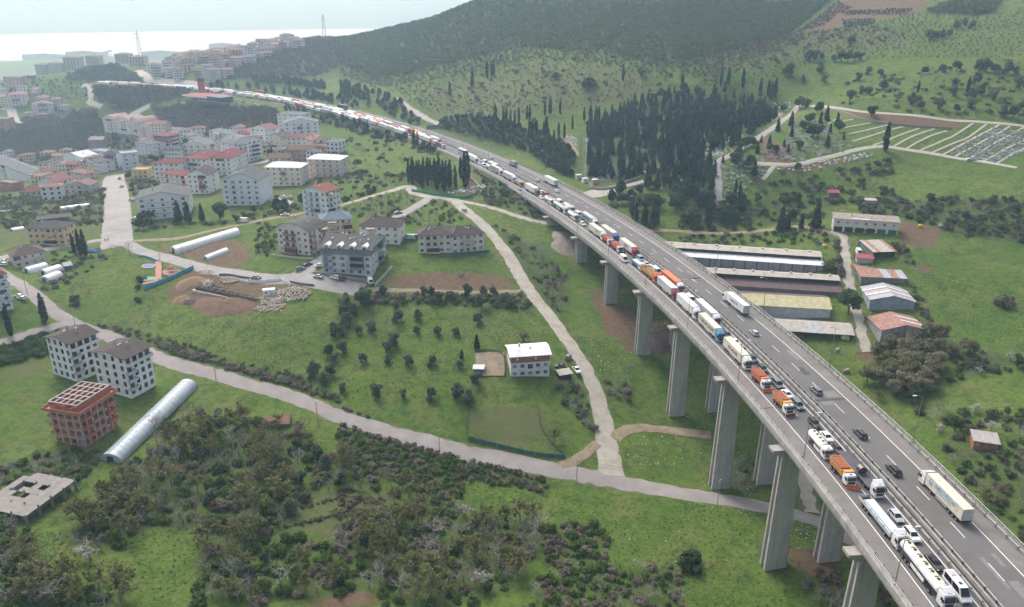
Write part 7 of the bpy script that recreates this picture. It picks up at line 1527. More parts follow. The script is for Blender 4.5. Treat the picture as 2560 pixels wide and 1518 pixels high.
ME = mat('turned_earth',(.135,.085,.055),.95,var=.3,scale=.8,bump=.6); ME2 = mat('ochre_earth',(.20,.13,.075),.95,var=.3,scale=.8,bump=.6)
mound('broad mound of dark brown earth below the building site', 't', [(770,890),(850,770),(1200,800),(1600,850),(1710,880),(1580,970),(1280,1010),(950,970)], 1.1, ME, 1); mound('ochre earth heap between playground and formwork', 't', [(560,640),(760,500),(960,500),(900,640),(800,670)], 1.8, ME2, 2); mound('low ochre earth heap beside the dark mound', 't', [(520,830),(620,750),(780,780),(700,850)], 1.0, ME2, 3)
mound('heap of rubble and rubbish between the piers', 'e', [(2250,980),(2400,960),(2400,1100),(2300,1130),(2240,1090)], 1.8, mat('rubbish_heap',(.14,.10,.09),.95,var=.6,scale=1.5), 4); mound('grey spoil heap under the viaduct slope', 'e', [(1560,220),(1690,260),(1700,420),(1620,400),(1570,300)], 2.5, mat('spoil_grey',(.23,.20,.17),.95,var=.4,scale=.8), 5)
def grave_mesh(c, seed):
 g = random.Random(seed); mb = MB(); w, l = g.uniform(.5,.75), g.uniform(1.0,1.3); h = g.uniform(.35,.6)
 mb.box(-w,w,-l,-l+.15,-.3,h); mb.box(-w,w,l-.15,l,-.3,h); mb.box(-w,-w+.15,-l+.15,l-.15,-.3,h); mb.box(w-.15,w,-l+.15,l-.15,-.3,h); mb.box(-w+.15,w-.15,-l+.15,l-.15,-.3,h-.15,1); mb.box(-w*.6,w*.6,l+.02,l+.16,-.2,h+g.uniform(.5,.9)); return mb.mesh('grave', [c, mat('grave_soil',(.10,.11,.06),.95,var=.3)])
GC = [mat('marble_white',(.47,.47,.47),.6,var=.12),mat('marble_grey',(.30,.31,.33),.6,var=.15),mat('marble_pale',(.38,.365,.34),.7,var=.15)]; GM = [grave_mesh(GC[i%3], i) for i in range(6)]; GB = [('white',0),('grey',1),('pale',2)]
def graves(polys, n, mind, seed, rz, where, group):
 g = random.Random(seed)
 for x, y in scatter(polys, n, mind, seed):
  i = g.randrange(6); ob('grave', GM[i], None, (x,y,float(gz(x,y))), rz+g.gauss(0,.08), '%s marble grave %s' % (('white','grey','pale')[i%3], where), 'grave', group, scale=g.uniform(.95,1.3))
graves([ZL('c',(1900,1120),(2130,1010),(2300,940),(2502,960),(2502,1110),(2300,1185),(2200,1170),(2000,1135))], 105, 2.3, 91, .5, 'on the terraces at the right edge', 'terrace graves')
graves([ZL('c',(560,1110),(760,1040),(830,880),(1030,860),(1080,950),(1160,1000),(1280,1080),(1050,1140),(860,1170),(560,1170))], 120, 2.2, 92, .4, 'in the open middle cemetery', 'open cemetery graves')
graves([ZL('c',(290,1180),(480,1160),(620,1210),(600,1290),(480,1350),(430,1484),(300,1484))], 42, 2.2, 93, .3, 'below the cemetery path', 'graves below the path')
graves([ZL('u',(450,1090),(700,1010),(1000,960),(1150,990),(1000,1060),(700,1140),(480,1150))], 34, 2.1, 94, .6, 'along the stone retaining wall', 'graves by the retaining wall')
gl = []
def grave_rest(polys, n, seed):
 for x, y in scatter(polys, n, 1.9, seed, block=False): gl.append((x,y))
grave_rest([ZL('u',(90,530),(220,560),(230,680),(150,600)), ZL('u',(480,360),(830,330),(830,430),(500,450)), ZL('u',(900,880),(1400,860),(1880,780),(1900,1280),(1500,1280),(1200,1180),(1000,960)), ZL('c',(140,1080),(380,1090),(270,1150),(140,1140)), ZL('c',(280,1060),(460,980),(440,1040)), ZL('c',(680,740),(840,750),(720,880),(690,850)), ZL('b',(900,1380),(1050,1340),(1060,1400),(760,1410)), ZL('c',(690,1230),(1400,1110),(1410,1130),(900,1250))], 300, 95)
mb = MB(); g = random.Random(8)
for x, y in gl:
 z = float(gz(x,y)); w = g.uniform(.5,.8); mb.box(x-w,x+w,y-w*1.6,y+w*1.6,z-.3,z+g.uniform(.3,.6), g.randrange(3)); mb.box(x-w*.5,x+w*.5,y+w*1.65,y+w*1.8,z,z+g.uniform(.7,1.2), g.randrange(3))
mb.build('cemetery_stones', GC, None, label='small pale gravestones under the cemetery trees', cat='gravestones', kind='stuff')
mb = MB()
for polys, n, sd in (([ZL('i',(120,560),(640,640),(600,830),(100,760))],40,1),([ZL('h',(2060,250),(2500,230),(2500,520),(2100,500))],50,2),([ZL('h',(1450,700),(2502,860),(2502,1300),(1700,1250))],30,3),([ZL('e',(1700,1000),(2130,1050),(2100,1250),(1850,1250))],40,4),([ZL('i',(0,100),(560,80),(540,380),(400,400),(0,420))],30,5),([ZL('d',(1800,850),(2450,1000),(2250,1300),(1700,1200))],26,6),([ZL('f',(1500,440),(2100,560),(2000,760),(1600,640))],24,7),([ZL('i',(760,760),(1000,900),(980,1060),(780,1060))],40,8)):
 for x, y in scatter(polys, n, .7, 200+sd): z = float(gz(x,y)); a, b_, c = g.uniform(.08,.3), g.uniform(.08,.25), g.uniform(.05,.22); t_ = g.uniform(-.1,.1); mb.hexa([(x-a,y-b_,z-.1),(x+a,y-b_+t_,z-.1),(x+a+t_,y+b_,z-.1),(x-a,y+b_,z-.1),(x-a*.7,y-b_*.7,z+c),(x+a*.7,y-b_*.6,z+c*.8),(x+a*.6,y+b_*.7,z+c),(x-a*.6,y+b_*.6,z+c*.7)], 0 if g.random() < .6 else 1)
mb.build('litter', [mat('litter_white',(.55,.55,.54),.8,var=.2), mat('stone_grey',(.34,.32,.30),.9,var=.2)], None, label='pale stones and litter strewn over the meadows', cat='litter', kind='stuff')
def pcar(kind, col, p, ang, label, detail=1):
 q = gp(*p); return car(kind, col, (q[0],q[1],q[2]+.22), ang, label, detail=detail)
R_ = math.radians
for a_ in [('hatch','grey',Z('e',1660,1155),R_(-18),'dark grey hatchback parked by the gate of the white sheet roofed house'),('pickup','white',Z('e',1720,1250),R_(-165),'white pickup parked beside the dark carport'),('sedan','black',Z('e',1605,1222),R_(85),'dark car half under the carport roof'),
 ('sedan','silver',Z('q',650,1065),R_(65),'white silver saloon parked leftmost below the rubble wall'),('suv','white',Z('q',828,1078),R_(60),'white off road car parked below the rubble wall'),('hatch','darkred',Z('q',885,1090),R_(60),'small dark red car beside the white off road car'),('panelvan','white',Z('q',1190,1120),R_(20),'white camper van parked at the end of the car park'),('suv','grey',Z('q',462,988),R_(-55),'grey brown estate car parked on the block street kerb'),('sedan','navy',Z('q',540,940),R_(-45),'dark blue car parked ahead of the grey estate'),('sedan','white',Z('q',668,950),R_(-60),'white car at the corner of the grey apartment block'),
 ('sedan','grey',Z('q',1482,398),R_(-55),'blue grey car driving on the lane above the apartment cluster'),('hatch','silver',Z('q',2170,370),R_(25),'pale green car on the concrete lane below the graveyard'),('panelvan','teal',Z('q',1600,665),R_(75),'green and white van beside the cream apartment house'),('van','grey',Z('q',1655,655),R_(75),'grey people carrier behind the green and white van'),('hatch','grey',Z('q',1500,462),R_(-60),'dark car parked under trees beside the lane'),
 ('panelvan','white',Z('d',1768,165),R_(80),'white delivery van on the garden track'),('sedan','silver',Z('q',90,190),R_(70),'silver car in the upper car park, left one'),('hatch','white',Z('q',285,232),R_(60),'white car in the upper car park, middle one'),('hatch','silver',Z('q',350,240),R_(80),'silver car in the upper car park, right one'),('sedan','dark',Z('q',225,222),R_(75),'dark car in the upper car park'),('sedan','white',Z('q',300,418),R_(100),'white car half hidden on the garden track'),
 ('sedan','dark',Z('s',1110,328),R_(20),'dark car at the top of the wide street'),('sedan','grey',Z('s',1130,403),R_(15),'brown grey car lower on the wide street'),('sedan','silver',Z('s',958,418),R_(85),'silver car parked left of the wide street'),('sedan','silver',Z('s',1225,528),R_(75),'silver car in the forecourt right of the wide street'),('sedan','white',Z('s',1250,703),R_(80),'white car in front of the long white apartment house'),
 ('sedan','silver',Z('s',40,1105),R_(80),'silver car parked by the brown hip roofed house'),('hatch','white',Z('s',30,1130),R_(80),'white car beside the silver one by the brown hip roofed house'),('hatch','white',Z('s',205,1445),R_(70),'white car beside the red roofed block at the left edge'),('hatch','white',Z('s',180,1425),R_(70),'second white car behind the red roofed block at the left edge'),
 ('panelvan','white',Z('f',1298,400),R_(170),'white van parked beside the tiny red roofed hut'),('pickup','white',Z('c',2118,1168),R_(80),'white pickup truck on the lower cemetery path'),('sedan','grey',Z('d',1860,575),R_(70),'dark bin sized car at the kerb of the park street'),('sedan','silver',Z('b',1645,1045),R_(0),'pale car on the gravel lane in the cemetery')]: pcar(*a_)
gk = random.Random(4); cols_ = ['white','silver','grey','black','white','red','navy']
for k, (x, y) in enumerate(scatter([ZL('p',(1080,370),(1250,400),(1300,470),(1230,560),(1080,560),(1040,430))], 26, 4.2, 300, block=False)):
 c = gk.choice(cols_); ob('car', far_car(c), None, (x,y,float(gz(x,y))+.05), gk.uniform(0,3.1), '%s car packed in the town parking ground' % c, 'car', 'town parking ground')
for k, (x, y) in enumerate(scatter([ZL('o',(0,270),(110,290),(110,340),(0,330)), ZL('o',(590,290),(850,330),(840,350),(600,320)), ZL('o',(0,130),(230,150),(230,190),(0,170))], 30, 5, 301, block=False)):
 c = gk.choice(cols_); ob('car', far_car(c), None, (x,y,float(gz(x,y))+.2), gk.uniform(0,3.1), '%s car waiting around the filling station' % c, 'car', 'cars round the filling station')
def person_mesh(c1, c2, seed):
 g = random.Random(seed); mb = MB(); st = g.uniform(.1,.22)
 def ring(cx, cy, z, rx, ry, n=8): return [(cx+math.cos(t_)*rx, cy+math.sin(t_)*ry, z) for t_ in np.linspace(0,2*math.pi,n,endpoint=False)]
 for sx, yy in ((-.1,st),(.1,-st)): mb.loft([ring(sx,yy+.05,0,.06,.12),ring(sx,yy,.10,.06,.07),ring(sx,yy*.6,.48,.07,.08),ring(sx*.9,0,.88,.10,.11)],1)
 mb.loft([ring(0,0,.82,.17,.12),ring(0,0,1.05,.17,.12),ring(0,0,1.35,.22,.13),ring(0,0,1.47,.15,.10),ring(0,0,1.52,.06,.06)],0)
 mb.loft([ring(0,.01,1.50,.05,.05),ring(0,.02,1.56,.085,.10),ring(0,.02,1.66,.095,.115),ring(0,.01,1.74,.06,.07)],2)
 for sx in (-1,1): mb.loft([ring(sx*.23,0,1.42,.06,.06),ring(sx*.27,.03*sx,1.12,.05,.05),ring(sx*.26,.10*sx,.85,.04,.04),ring(sx*.26,.12*sx,.76,.035,.05)],0)
 return mb.mesh('person', [c1, c2, mat('skin',(.42,.26,.19),.7,var=0)])
for k, (p, c, lb) in enumerate([(Z('s',975,912),(.03,.03,.04),'person in dark coat standing leftmost at the street junction'),(Z('s',988,908),(.04,.04,.06),'person in dark jacket standing in the middle of the junction group'),(Z('s',1008,902),(.02,.02,.025),'person in black standing rightmost at the street junction')]):
 q = gp(*p); ob('person', person_mesh(rgbmat('coat',c,var=0), mat('trousers_dark',(.03,.03,.04),.9,var=0), k), None, (q[0],q[1],q[2]+.2), k*1.3, lb, 'person')
def bale(p, label, m, rx):
 q = gp(*p); r = thing('hay_bale', label, 'bale', (q[0],q[1],q[2]), rx); mb = MB(); mb.tube((-.7,0,.65),(.7,0,.65),.66,.66,14); mb.build('bale_body', m, r); mb = MB(); mb.tube((-.25,0,.65),(-.15,0,.65),.68,.68,14,cap=False); mb.tube((.15,0,.65),(.25,0,.65),.68,.68,14,cap=False); mb.build('twine', M_CHAS, r)
MBA = mat('hay',(.42,.33,.22),.95,var=.3,scale=3); bale(Z('f',1195,1255),'left one of the hay bales on the bright grass plot',MBA,.3); bale(Z('f',1218,1250),'right one of the hay bales on the bright grass plot',MBA,1.2); bale(Z('f',1140,1100),'pale round bale beside the open fronted shed',mat('bale_wrap',(.50,.47,.42),.7,var=.2),.5)
for p, c, lb in ((Z('f',1745,200),(.60,.42,.04),'yellow plastic tank on the slope above the farm'),(Z('f',1050,345),(.60,.36,.05),'yellow tank behind the long white roofed shed'),(Z('f',1895,195),(.62,.64,.66),'white plastic tank on the slope above the farm'),(Z('f',1185,1010),(.66,.66,.66),'white barrel under the open fronted shed'),(Z('f',1212,1015),(.55,.45,.08),'yellow barrel under the open fronted shed')):
 q = gp(*p); r = thing('water_tank', lb, 'tank', (q[0],q[1],q[2])); mb = MB(); mb.loft([[(math.cos(t_)*k,math.sin(t_)*k,z) for t_ in np.linspace(0,2*math.pi,12,endpoint=False)] for z,k in ((0,.8),(.15,.95),(1.3,.95),(1.55,.6),(1.65,.3))]); mb.build('tank_body', rgbmat('tank',c,rough=.5,var=.1), r); mb = MB(); mb.tube((0,0,1.65),(0,0,1.75),.28,.28,10); mb.build('lid', M_BLACK, r)
q = gp(*Z('s',868,1000)); r = thing('tarpaulin_shelter', 'blue tarpaulin shelter beside the red roofed hut', 'shelter', (q[0],q[1],q[2]), .2); mb = MB(); mb.add([(-3,-1.6,.6),(3,-1.6,.5),(3.1,1.6,.7),(-3,1.6,.6),(-3,0,2.0),(0,.1,1.7),(3,0,1.9)],[(0,1,6,5,4),(4,5,6,2,3),(0,4,3),(1,2,6)]); mb.build('tarpaulin', mat('tarp_blue',(.03,.15,.36),.6,var=.2), r)
for x,y in ((-2.9,0),(2.9,0)): mb = MB(); mb.tube((x,y,-.2),(x,y,1.8),.05,.05,5); mb.build('post', M_POLE, r)
def folmat(name, c, c2, rough=.9, rnd=.16, sc=.9):
 if name in MATS: return MATS[name]
 m = bpy.data.materials.new(name); m.use_nodes = True; t = m.node_tree; b = t.nodes['Principled BSDF']; b.inputs['Roughness'].default_value = rough; b.inputs['Specular IOR Level'].default_value = .15
 tc = nn(t,'ShaderNodeTexCoord'); n1 = nn(t,'ShaderNodeTexNoise',Scale=sc,Detail=3.0,Roughness=.7); t.links.new(tc.outputs['Object'], n1.inputs['Vector'])
 oi = nn(t,'ShaderNodeObjectInfo'); ad = nn(t,'ShaderNodeMath',operation='ADD'); t.links.new(n1.outputs[0], ad.inputs[0]); ml = nn(t,'ShaderNodeMath',operation='MULTIPLY_ADD'); t.links.new(oi.outputs['Random'], ml.inputs[0]); ml.inputs[1].default_value = .5; ml.inputs[2].default_value = -.25; t.links.new(ml.outputs[0], ad.inputs[1])
 r = nn(t,'ShaderNodeMapRange'); r.inputs[1].default_value = .3; r.inputs[2].default_value = .72; t.links.new(ad.outputs[0], r.inputs[0])
 mx = nn(t,'ShaderNodeMix',data_type='RGBA'); mx.inputs['A'].default_value = c4(c); mx.inputs['B'].default_value = c4(c2); t.links.new(r.outputs[0], mx.inputs['Factor'])
 t.links.new(mx.outputs['Result'], b.inputs['Base Color']); tl = nn(t,'ShaderNodeBsdfTranslucent'); t.links.new(mx.outputs['Result'], tl.inputs[0]); ms = nn(t,'ShaderNodeMixShader'); ms.inputs[0].default_value = .35; t.links.new(b.outputs[0], ms.inputs[1]); t.links.new(tl.outputs[0], ms.inputs[2]); t.links.new(ms.outputs[0], t.nodes['Material Output'].inputs[0]); MATS[name] = m; return m
def leaf_arrays(lobes, n, size, seed, up=.35, shell=.5):
 g = np.random.default_rng(seed); L = np.array(lobes, float); wt = (L[:,3]*L[:,4]*L[:,5])**(2/3); k = g.choice(len(L), n, p=wt/wt.sum())
 d = g.normal(size=(n,3)); d /= np.linalg.norm(d,axis=1)[:,None]; r = shell+(1-shell)*np.sqrt(g.random(n)); p = L[k,:3]+d*L[k,3:6]*r[:,None]
 nr = d+g.normal(size=(n,3))*.55+np.array([0,0,up]); nr /= np.linalg.norm(nr,axis=1)[:,None]
 a = np.cross(nr, g.normal(size=(n,3))); a /= np.linalg.norm(a,axis=1)[:,None]; b = np.cross(nr, a)
 s = size*g.uniform(.55,1.35,(n,1)); s2 = s*g.uniform(.45,.8,(n,1)); bend = nr*s*.25
 q = np.stack([p-a*s, p-b*s2+bend*.5, p+a*s, p+b*s2+bend], 1)
 return q.reshape(-1,3)
def np_quads(name, co, mats):
 n = len(co)//4; me = bpy.data.meshes.new(name); me.vertices.add(len(co)); me.vertices.foreach_set('co', co.astype(np.float32).ravel())
 me.loops.add(n*4); me.loops.foreach_set('vertex_index', np.arange(n*4, dtype=np.int32)); me.polygons.add(n); me.polygons.foreach_set('loop_start', np.arange(0,n*4,4, dtype=np.int32))
 for m in mats: me.materials.append(m)
 me.update(calc_edges=True); return me
def rnd_lobes(g, n, R, H0, H1, r0, r1, squash=.8):
 out = []
 for i in range(n):
  a = g.uniform(0,6.283); rr = R*math.sqrt(g.random())*.75; z = g.uniform(H0,H1); r = g.uniform(r0,r1)*(1-.35*abs((z-(H0+H1)/2)/max(.1,(H1-H0)))); out.append((math.cos(a)*rr,math.sin(a)*rr,z,r,r,r*squash))
 return out
M_BARK = mat('bark', (.085,.070,.058), .95, var=.25, scale=2); M_BARKG = mat('bark_grey', (.30,.285,.265), .95, var=.2, scale=2, objrand=.18)
M_BARKB = mat('bark_brown', (.24,.215,.165), .95, var=.2, scale=2, objrand=.2)
M_BARKP = mat('bark_pale', (.27,.25,.245), .95, var=.15, scale=2)
def trunk_mesh(h, r, limbs, seed, m=None, R=1.2):
 g = random.Random(seed); mb = MB(); top = (g.uniform(-.2,.2),g.uniform(-.2,.2),h); mb.tube((0,0,-.5),top,r,r*.6,6)
 for k in range(limbs):
  a = g.uniform(0,6.28); rr = g.uniform(.5,1)*R; mb.tube((top[0]*.8,top[1]*.8,h*.8),(math.cos(a)*rr,math.sin(a)*rr,h+g.uniform(.5,1.4)),r*.5,r*.22,5)
 return mb.mesh('trunk', m or M_BARK)
def branch_arrays(seed, h, spread, levels=4, kids=(4,4,4,4), r0=.13, thick=1.0, up=.55, lift=.3, first=None):
 """three sided twigs as quads"""
 g = np.random.default_rng(seed); co = []
 def tube(a, b, ra, rb):
  d = b-a; L = np.linalg.norm(d); d = d/max(L,1e-6); e = np.cross(d, [0.3,.8,.5]); e /= max(np.linalg.norm(e),1e-6); f = np.cross(d, e)
  ring = [e, -.5*e+.866*f, -.5*e-.866*f]
  for i in range(3):
   j = (i+1)%3; co.extend([a+ring[i]*ra, a+ring[j]*ra, b+ring[j]*rb, b+ring[i]*rb])
 def grow(p, d, L, r, lev):
  mid = p+d*L*.5+g.normal(size=3)*L*.05; q = p+d*L+g.normal(size=3)*L*.06; tube(p, mid, r, r*.8); tube(mid, q, r*.8, r*.55)
  if lev >= levels: return
  n = kids[lev-1]
  for k in range(n):
   t = g.uniform(.35,1.0); s = p+(q-p)*t; dd = d*(.55 if lev > 1 else .45)+g.normal(size=3)*spread+np.array([0,0,up*.35]); dd /= np.linalg.norm(dd); grow(s, dd, L*g.uniform(.5,.75), max(r*.5,.022*thick), lev+1)
 st = np.array([0,0,-.4]); L0 = h*.30 if first is None else first
 tube(st, np.array([0,0,L0]), r0*1.25, r0)
 for k in range(kids[0]):
  dd = np.array([g.normal()*spread*1.2, g.normal()*spread*1.2, lift+up]); dd /= np.linalg.norm(dd); grow(np.array([0,0,L0*g.uniform(.7,1.0)]), dd, h*.36, r0*.6, 2)
 return np.array(co)
KIND = {}
F_OLIVE = folmat('olive_leaves',(.095,.125,.075),(.150,.180,.112)); F_OAK = folmat('evergreen_leaves',(.040,.076,.028),(.082,.125,.048)); F_PINE = folmat('pine_needles',(.024,.052,.028),(.056,.092,.050))
F_CYP = folmat('cypress_leaves',(.020,.042,.025),(.048,.080,.042)); F_BUD = folmat('budding_leaves',(.165,.172,.055),(.25,.25,.11)); F_LIME = folmat('fresh_leaves',(.10,.155,.025),(.15,.20,.05)); F_BLOS = folmat('blossom',(.48,.46,.44),(.60,.58,.56))
F_BRAM = folmat('bramble_leaves',(.165,.146,.108),(.26,.23,.18)); F_IVY = folmat('ivy_leaves',(.062,.122,.026),(.125,.19,.055)); F_MAQ = folmat('maquis_leaves',(.046,.084,.034),(.105,.142,.062),sc=.15); F_DULL = folmat('dull_shrub_leaves',(.105,.115,.064),(.165,.160,.102)); F_WIL = folmat('willow_leaves',(.17,.165,.090),(.25,.235,.145))
def variants(name, n, fn): KIND[name] = [fn(i) for i in range(n)]
def mk_olive(i):
 g = np.random.default_rng(100+i); return np_quads('crown', leaf_arrays(rnd_lobes(g,11,1.9,.9,4.2,.7,1.35,1.0), 1100, .34, i, shell=.4), [F_OLIVE]), trunk_mesh(1.9,.28,4,i), 4.9
def mk_oak(i):
 g = np.random.default_rng(200+i); return np_quads('crown', leaf_arrays(rnd_lobes(g,10,2.6,2.2,5.8,1.1,1.9), 1200, .42, 50+i), [F_OAK]), trunk_mesh(2.3,.3,4,20+i), 6.8
def mk_pine(i):
 g = np.random.default_rng(300+i); lob = []
 for k in range(9):
  z = 1.6+k*.62; r = 2.5*math.sin(math.pi*(.22+.70*k/8))**.7; a = g.uniform(0,6.28); lob.append((math.cos(a)*.35,math.sin(a)*.35,z,r,r,.75))
 return np_quads('crown', leaf_arrays(lob, 1200, .40, 90+i, up=.1), [F_PINE]), trunk_mesh(2.5,.25,0,40+i), 7.4
def mk_cyp(i):
 g = np.random.default_rng(400+i); lob = []; n = 14; fat = (1.25,1.0,1.5,1.15)[i%4]; tipp = (1.0,1.4,.8,1.2)[i%4]
 for k in range(n):
  f = (k+.5)/n; z = .7+f*11.6; r = fat*(math.sin(math.pi*min(1,f*.86+.12)))**(.6*tipp)*(1-.35*f)+.10; lob.append((g.normal()*.14,g.normal()*.14,z,r,r,.85))
 return np_quads('crown', leaf_arrays(lob, 1500, .36, 150+i, up=.25), [F_CYP]), trunk_mesh(1.6,.2,0,60+i), 12.8
def mk_conif(i):
 g = np.random.default_rng(450+i); lob = []; n = 12
 for k in range(n):
  f = (k+.5)/n; z = .9+f*10.5; r = 2.0*(1-f)**.75+.3; lob.append((g.normal()*.25,g.normal()*.25,z,r,r,.8))
 return np_quads('crown', leaf_arrays(lob, 1300, .45, 170+i, up=.2), [F_CYP if i%2 else F_PINE]), trunk_mesh(1.8,.22,0,70+i), 12.0
def bare(mm, i, h, spread, up, kids=(5,4,4,4), r0=.13, first=None, leaves=None, nl=0, ls=.2, thick=1.0):
 co = branch_arrays(500+i, h, spread, 4, kids, r0, thick, up, .3, first); nb = len(co)//4
 if leaves:
  ends = co.reshape(-1,4,3)[:,2,:]; g = np.random.default_rng(i); ends = ends[ends[:,2] > h*.35]; p = ends[g.integers(0,len(ends),nl)]; lob = [(*q,.35,.35,.3) for q in p[:140]]; lc = leaf_arrays(lob, nl, ls, 700+i, shell=.1)
  me = np_quads('crown', np.concatenate([co, lc]), [mm, leaves]); mi = np.zeros(len(me.polygons), np.int32); mi[nb:] = 1; me.polygons.foreach_set('material_index', mi); me.update(); z = lc[:,2].max()
 else: me = np_quads('crown', co, [mm])
 return me
def stem(h, r, mm): mb = MB(); mb.tube((0,0,-.6),(0,0,h*.3),r*1.4,r*1.1,6); return mb.mesh('trunk', mm)
variants('olive',4,mk_olive); variants('oak',4,mk_oak); variants('pine',4,mk_pine); variants('cypress',4,mk_cyp); variants('conifer',4,mk_conif)
variants('bare',5,lambda i:(bare(M_BARKG,i,7.0,.62,.55,thick=1.5),stem(7,.15,M_BARKG),7.0)); variants('brownbare',5,lambda i:(bare(M_BARKB,20+i,6.5,.75,.4,thick=1.6),stem(6.5,.15,M_BARKB),6.5))
variants('pale',2,lambda i:(bare(M_BARKP,40+i,5.0,.8,.35,(7,5,4,3),.12,.6,thick=1.5),stem(3,.15,M_BARKP),5.0))
variants('budding',4,lambda i:(bare(M_BARKB,60+i,7.5,.55,.7,leaves=F_BUD,nl=1500,ls=.20,thick=1.2),stem(7.5,.16,M_BARKB),7.5)); variants('fresh',2,lambda i:(np_quads('crown',leaf_arrays(rnd_lobes(np.random.default_rng(900+i),7,1.7,1.2,3.6,.8,1.3),1000,.26,800+i,shell=.3),[F_LIME]),stem(4,.12,M_BARK),4.4))
variants('blossom',2,lambda i:(bare(M_BARKB,80+i,4.5,.6,.6,leaves=F_BLOS,nl=500,ls=.17),stem(4.5,.1,M_BARKB),4.5))
variants('willow',3,lambda i:(np_quads('crown',leaf_arrays(rnd_lobes(np.random.default_rng(950+i),13,3.8,2.6,7.2,1.3,2.2),2200,.36,850+i,shell=.45),[F_WIL]),trunk_mesh(3,.35,5,90+i),8.6))
def mk_bush(i, m, n=420, tw=True, mm=M_BARKB):
 g = np.random.default_rng(1000+i); lob = rnd_lobes(g,6,1.5,.25,1.1,.6,1.0,.75); co = leaf_arrays(lob, n, .24, 1100+i); a = [co]
 if tw:
  b = branch_arrays(1200+i,2.0,.9,3,(7,4,3),.05,1.0,.3,.3,.15); a.append(b)
 me = np_quads('bush', np.concatenate(a), [m, mm])
 if tw: mi = np.zeros(len(me.polygons), np.int32); mi[len(co)//4:] = 1; me.polygons.foreach_set('material_index', mi); me.update()
 return me, None, 1.9
variants('bramble',4,lambda i:mk_bush(i,F_BRAM)); variants('ivybush',4,lambda i:mk_bush(10+i,F_IVY,480)); variants('dullbush',4,lambda i:mk_bush(20+i,F_DULL,420)); variants('oakbush',3,lambda i:mk_bush(30+i,F_OAK,480,False))
keep_raster()
rv = random.Random(99)
NAMES = {'olive':('olive_tree','tree'),'oak':('evergreen_tree','tree'),'pine':('pine_tree','tree'),'cypress':('cypress_tree','tree'),'conifer':('conifer_tree','tree'),'bare':('bare_grey_tree','tree'),'brownbare':('bare_brown_tree','tree'),'pale':('bare_pale_tree','tree'),'budding':('budding_tree','tree'),'fresh':('leafing_tree','tree'),'blossom':('blossom_tree','tree'),'willow':('willow_tree','tree'),'bramble':('bramble_bush','bush'),'ivybush':('green_bush','bush'),'dullbush':('dull_bush','bush'),'oakbush':('evergreen_bush','bush')}
DEFER = {}
def plant(kind, x, y, h, label, group=None, wide=1.0, parts=True, sink=.05, now=True):
 if not now:
  DEFER.setdefault(kind, []).append((h/math.hypot(x, y), x, y, h, label, group, parts)); return None
 me, tr, H = KIND[kind][rv.randrange(len(KIND[kind]))]; k = h/H; nm, ct = NAMES[kind]; z = float(gz(x,y))-sink
 sc = (k*wide*rv.uniform(.92,1.1), k*wide*rv.uniform(.92,1.1), k)
 if tr is None or not parts:
  return ob(nm, me, None, (x,y,z), rv.uniform(0,6.28), label, ct, group, scale=sc)
 r = ob(nm, None, None, (x,y,z), rv.uniform(0,6.28), label, ct, group, scale=sc); ob('crown', me, r); ob('trunk', tr, r); return r
def plant_px(kind, p, h, label, group=None, wide=1.0): q = gp(*p); return plant(kind, q[0], q[1], h, label, group, wide)
def wood(polys, n, mind, seed, mix, label, group, parts=True):
 """mix: list of (kind, weight, hmin, hmax, word)"""
 g = random.Random(seed+5); ks = [m[0] for m in mix]; ws = [m[1] for m in mix]; D = {m[0]:m for m in mix}
 for x, y in scatter(polys, n, mind, seed, maxtry=200):
  k = g.choices(ks, ws)[0]; m = D[k]; plant(k, x, y, g.uniform(m[2],m[3]), '%s %s' % (m[4], label), group, parts=parts, now=False)
OL = [('e',165,1185),('e',350,1190),('e',345,1110),('e',385,1060),('e',500,1200),('e',670,1210),('e',870,1220),('e',710,990),('e',845,990),('e',560,975),('e',415,890),('e',570,870),('e',1010,905),('e',230,965),('e',135,970),('e',410,790),('e',270,1430),('e',455,1440),('e',665,1450),('e',940,1470),('e',850,1440),('e',20,1400),('e',990,1340),('e',665,690),('e',935,705),('e',315,680),('e',170,720),('e',20,990),('e',110,830)]
for k, p in enumerate(OL): plant_px('olive', Z(*p), rv.uniform(3.2,5.8), 'grey green olive tree in the grove beside the white sheet roofed house', 'olive grove')
for p, h in ((('e',995,1085),6.5),(('e',885,1150),4)): plant_px('conifer', Z(*p), h, 'small dark conifer %s the fenced yard' % ('behind' if h > 5 else 'left of'))
plant_px('oak', Z('e',1030,790), 6.5, 'broad dark evergreen tree on the hedge bank at the head of the grove', wide=1.2)
plant_px('olive', Z('e',180,760), 7, 'large olive tree at the corner of the grove and car park', wide=1.2)
plant_px('willow', Z('e',1335,1030), 5, 'leaning pale willow bush in the field above the white house')
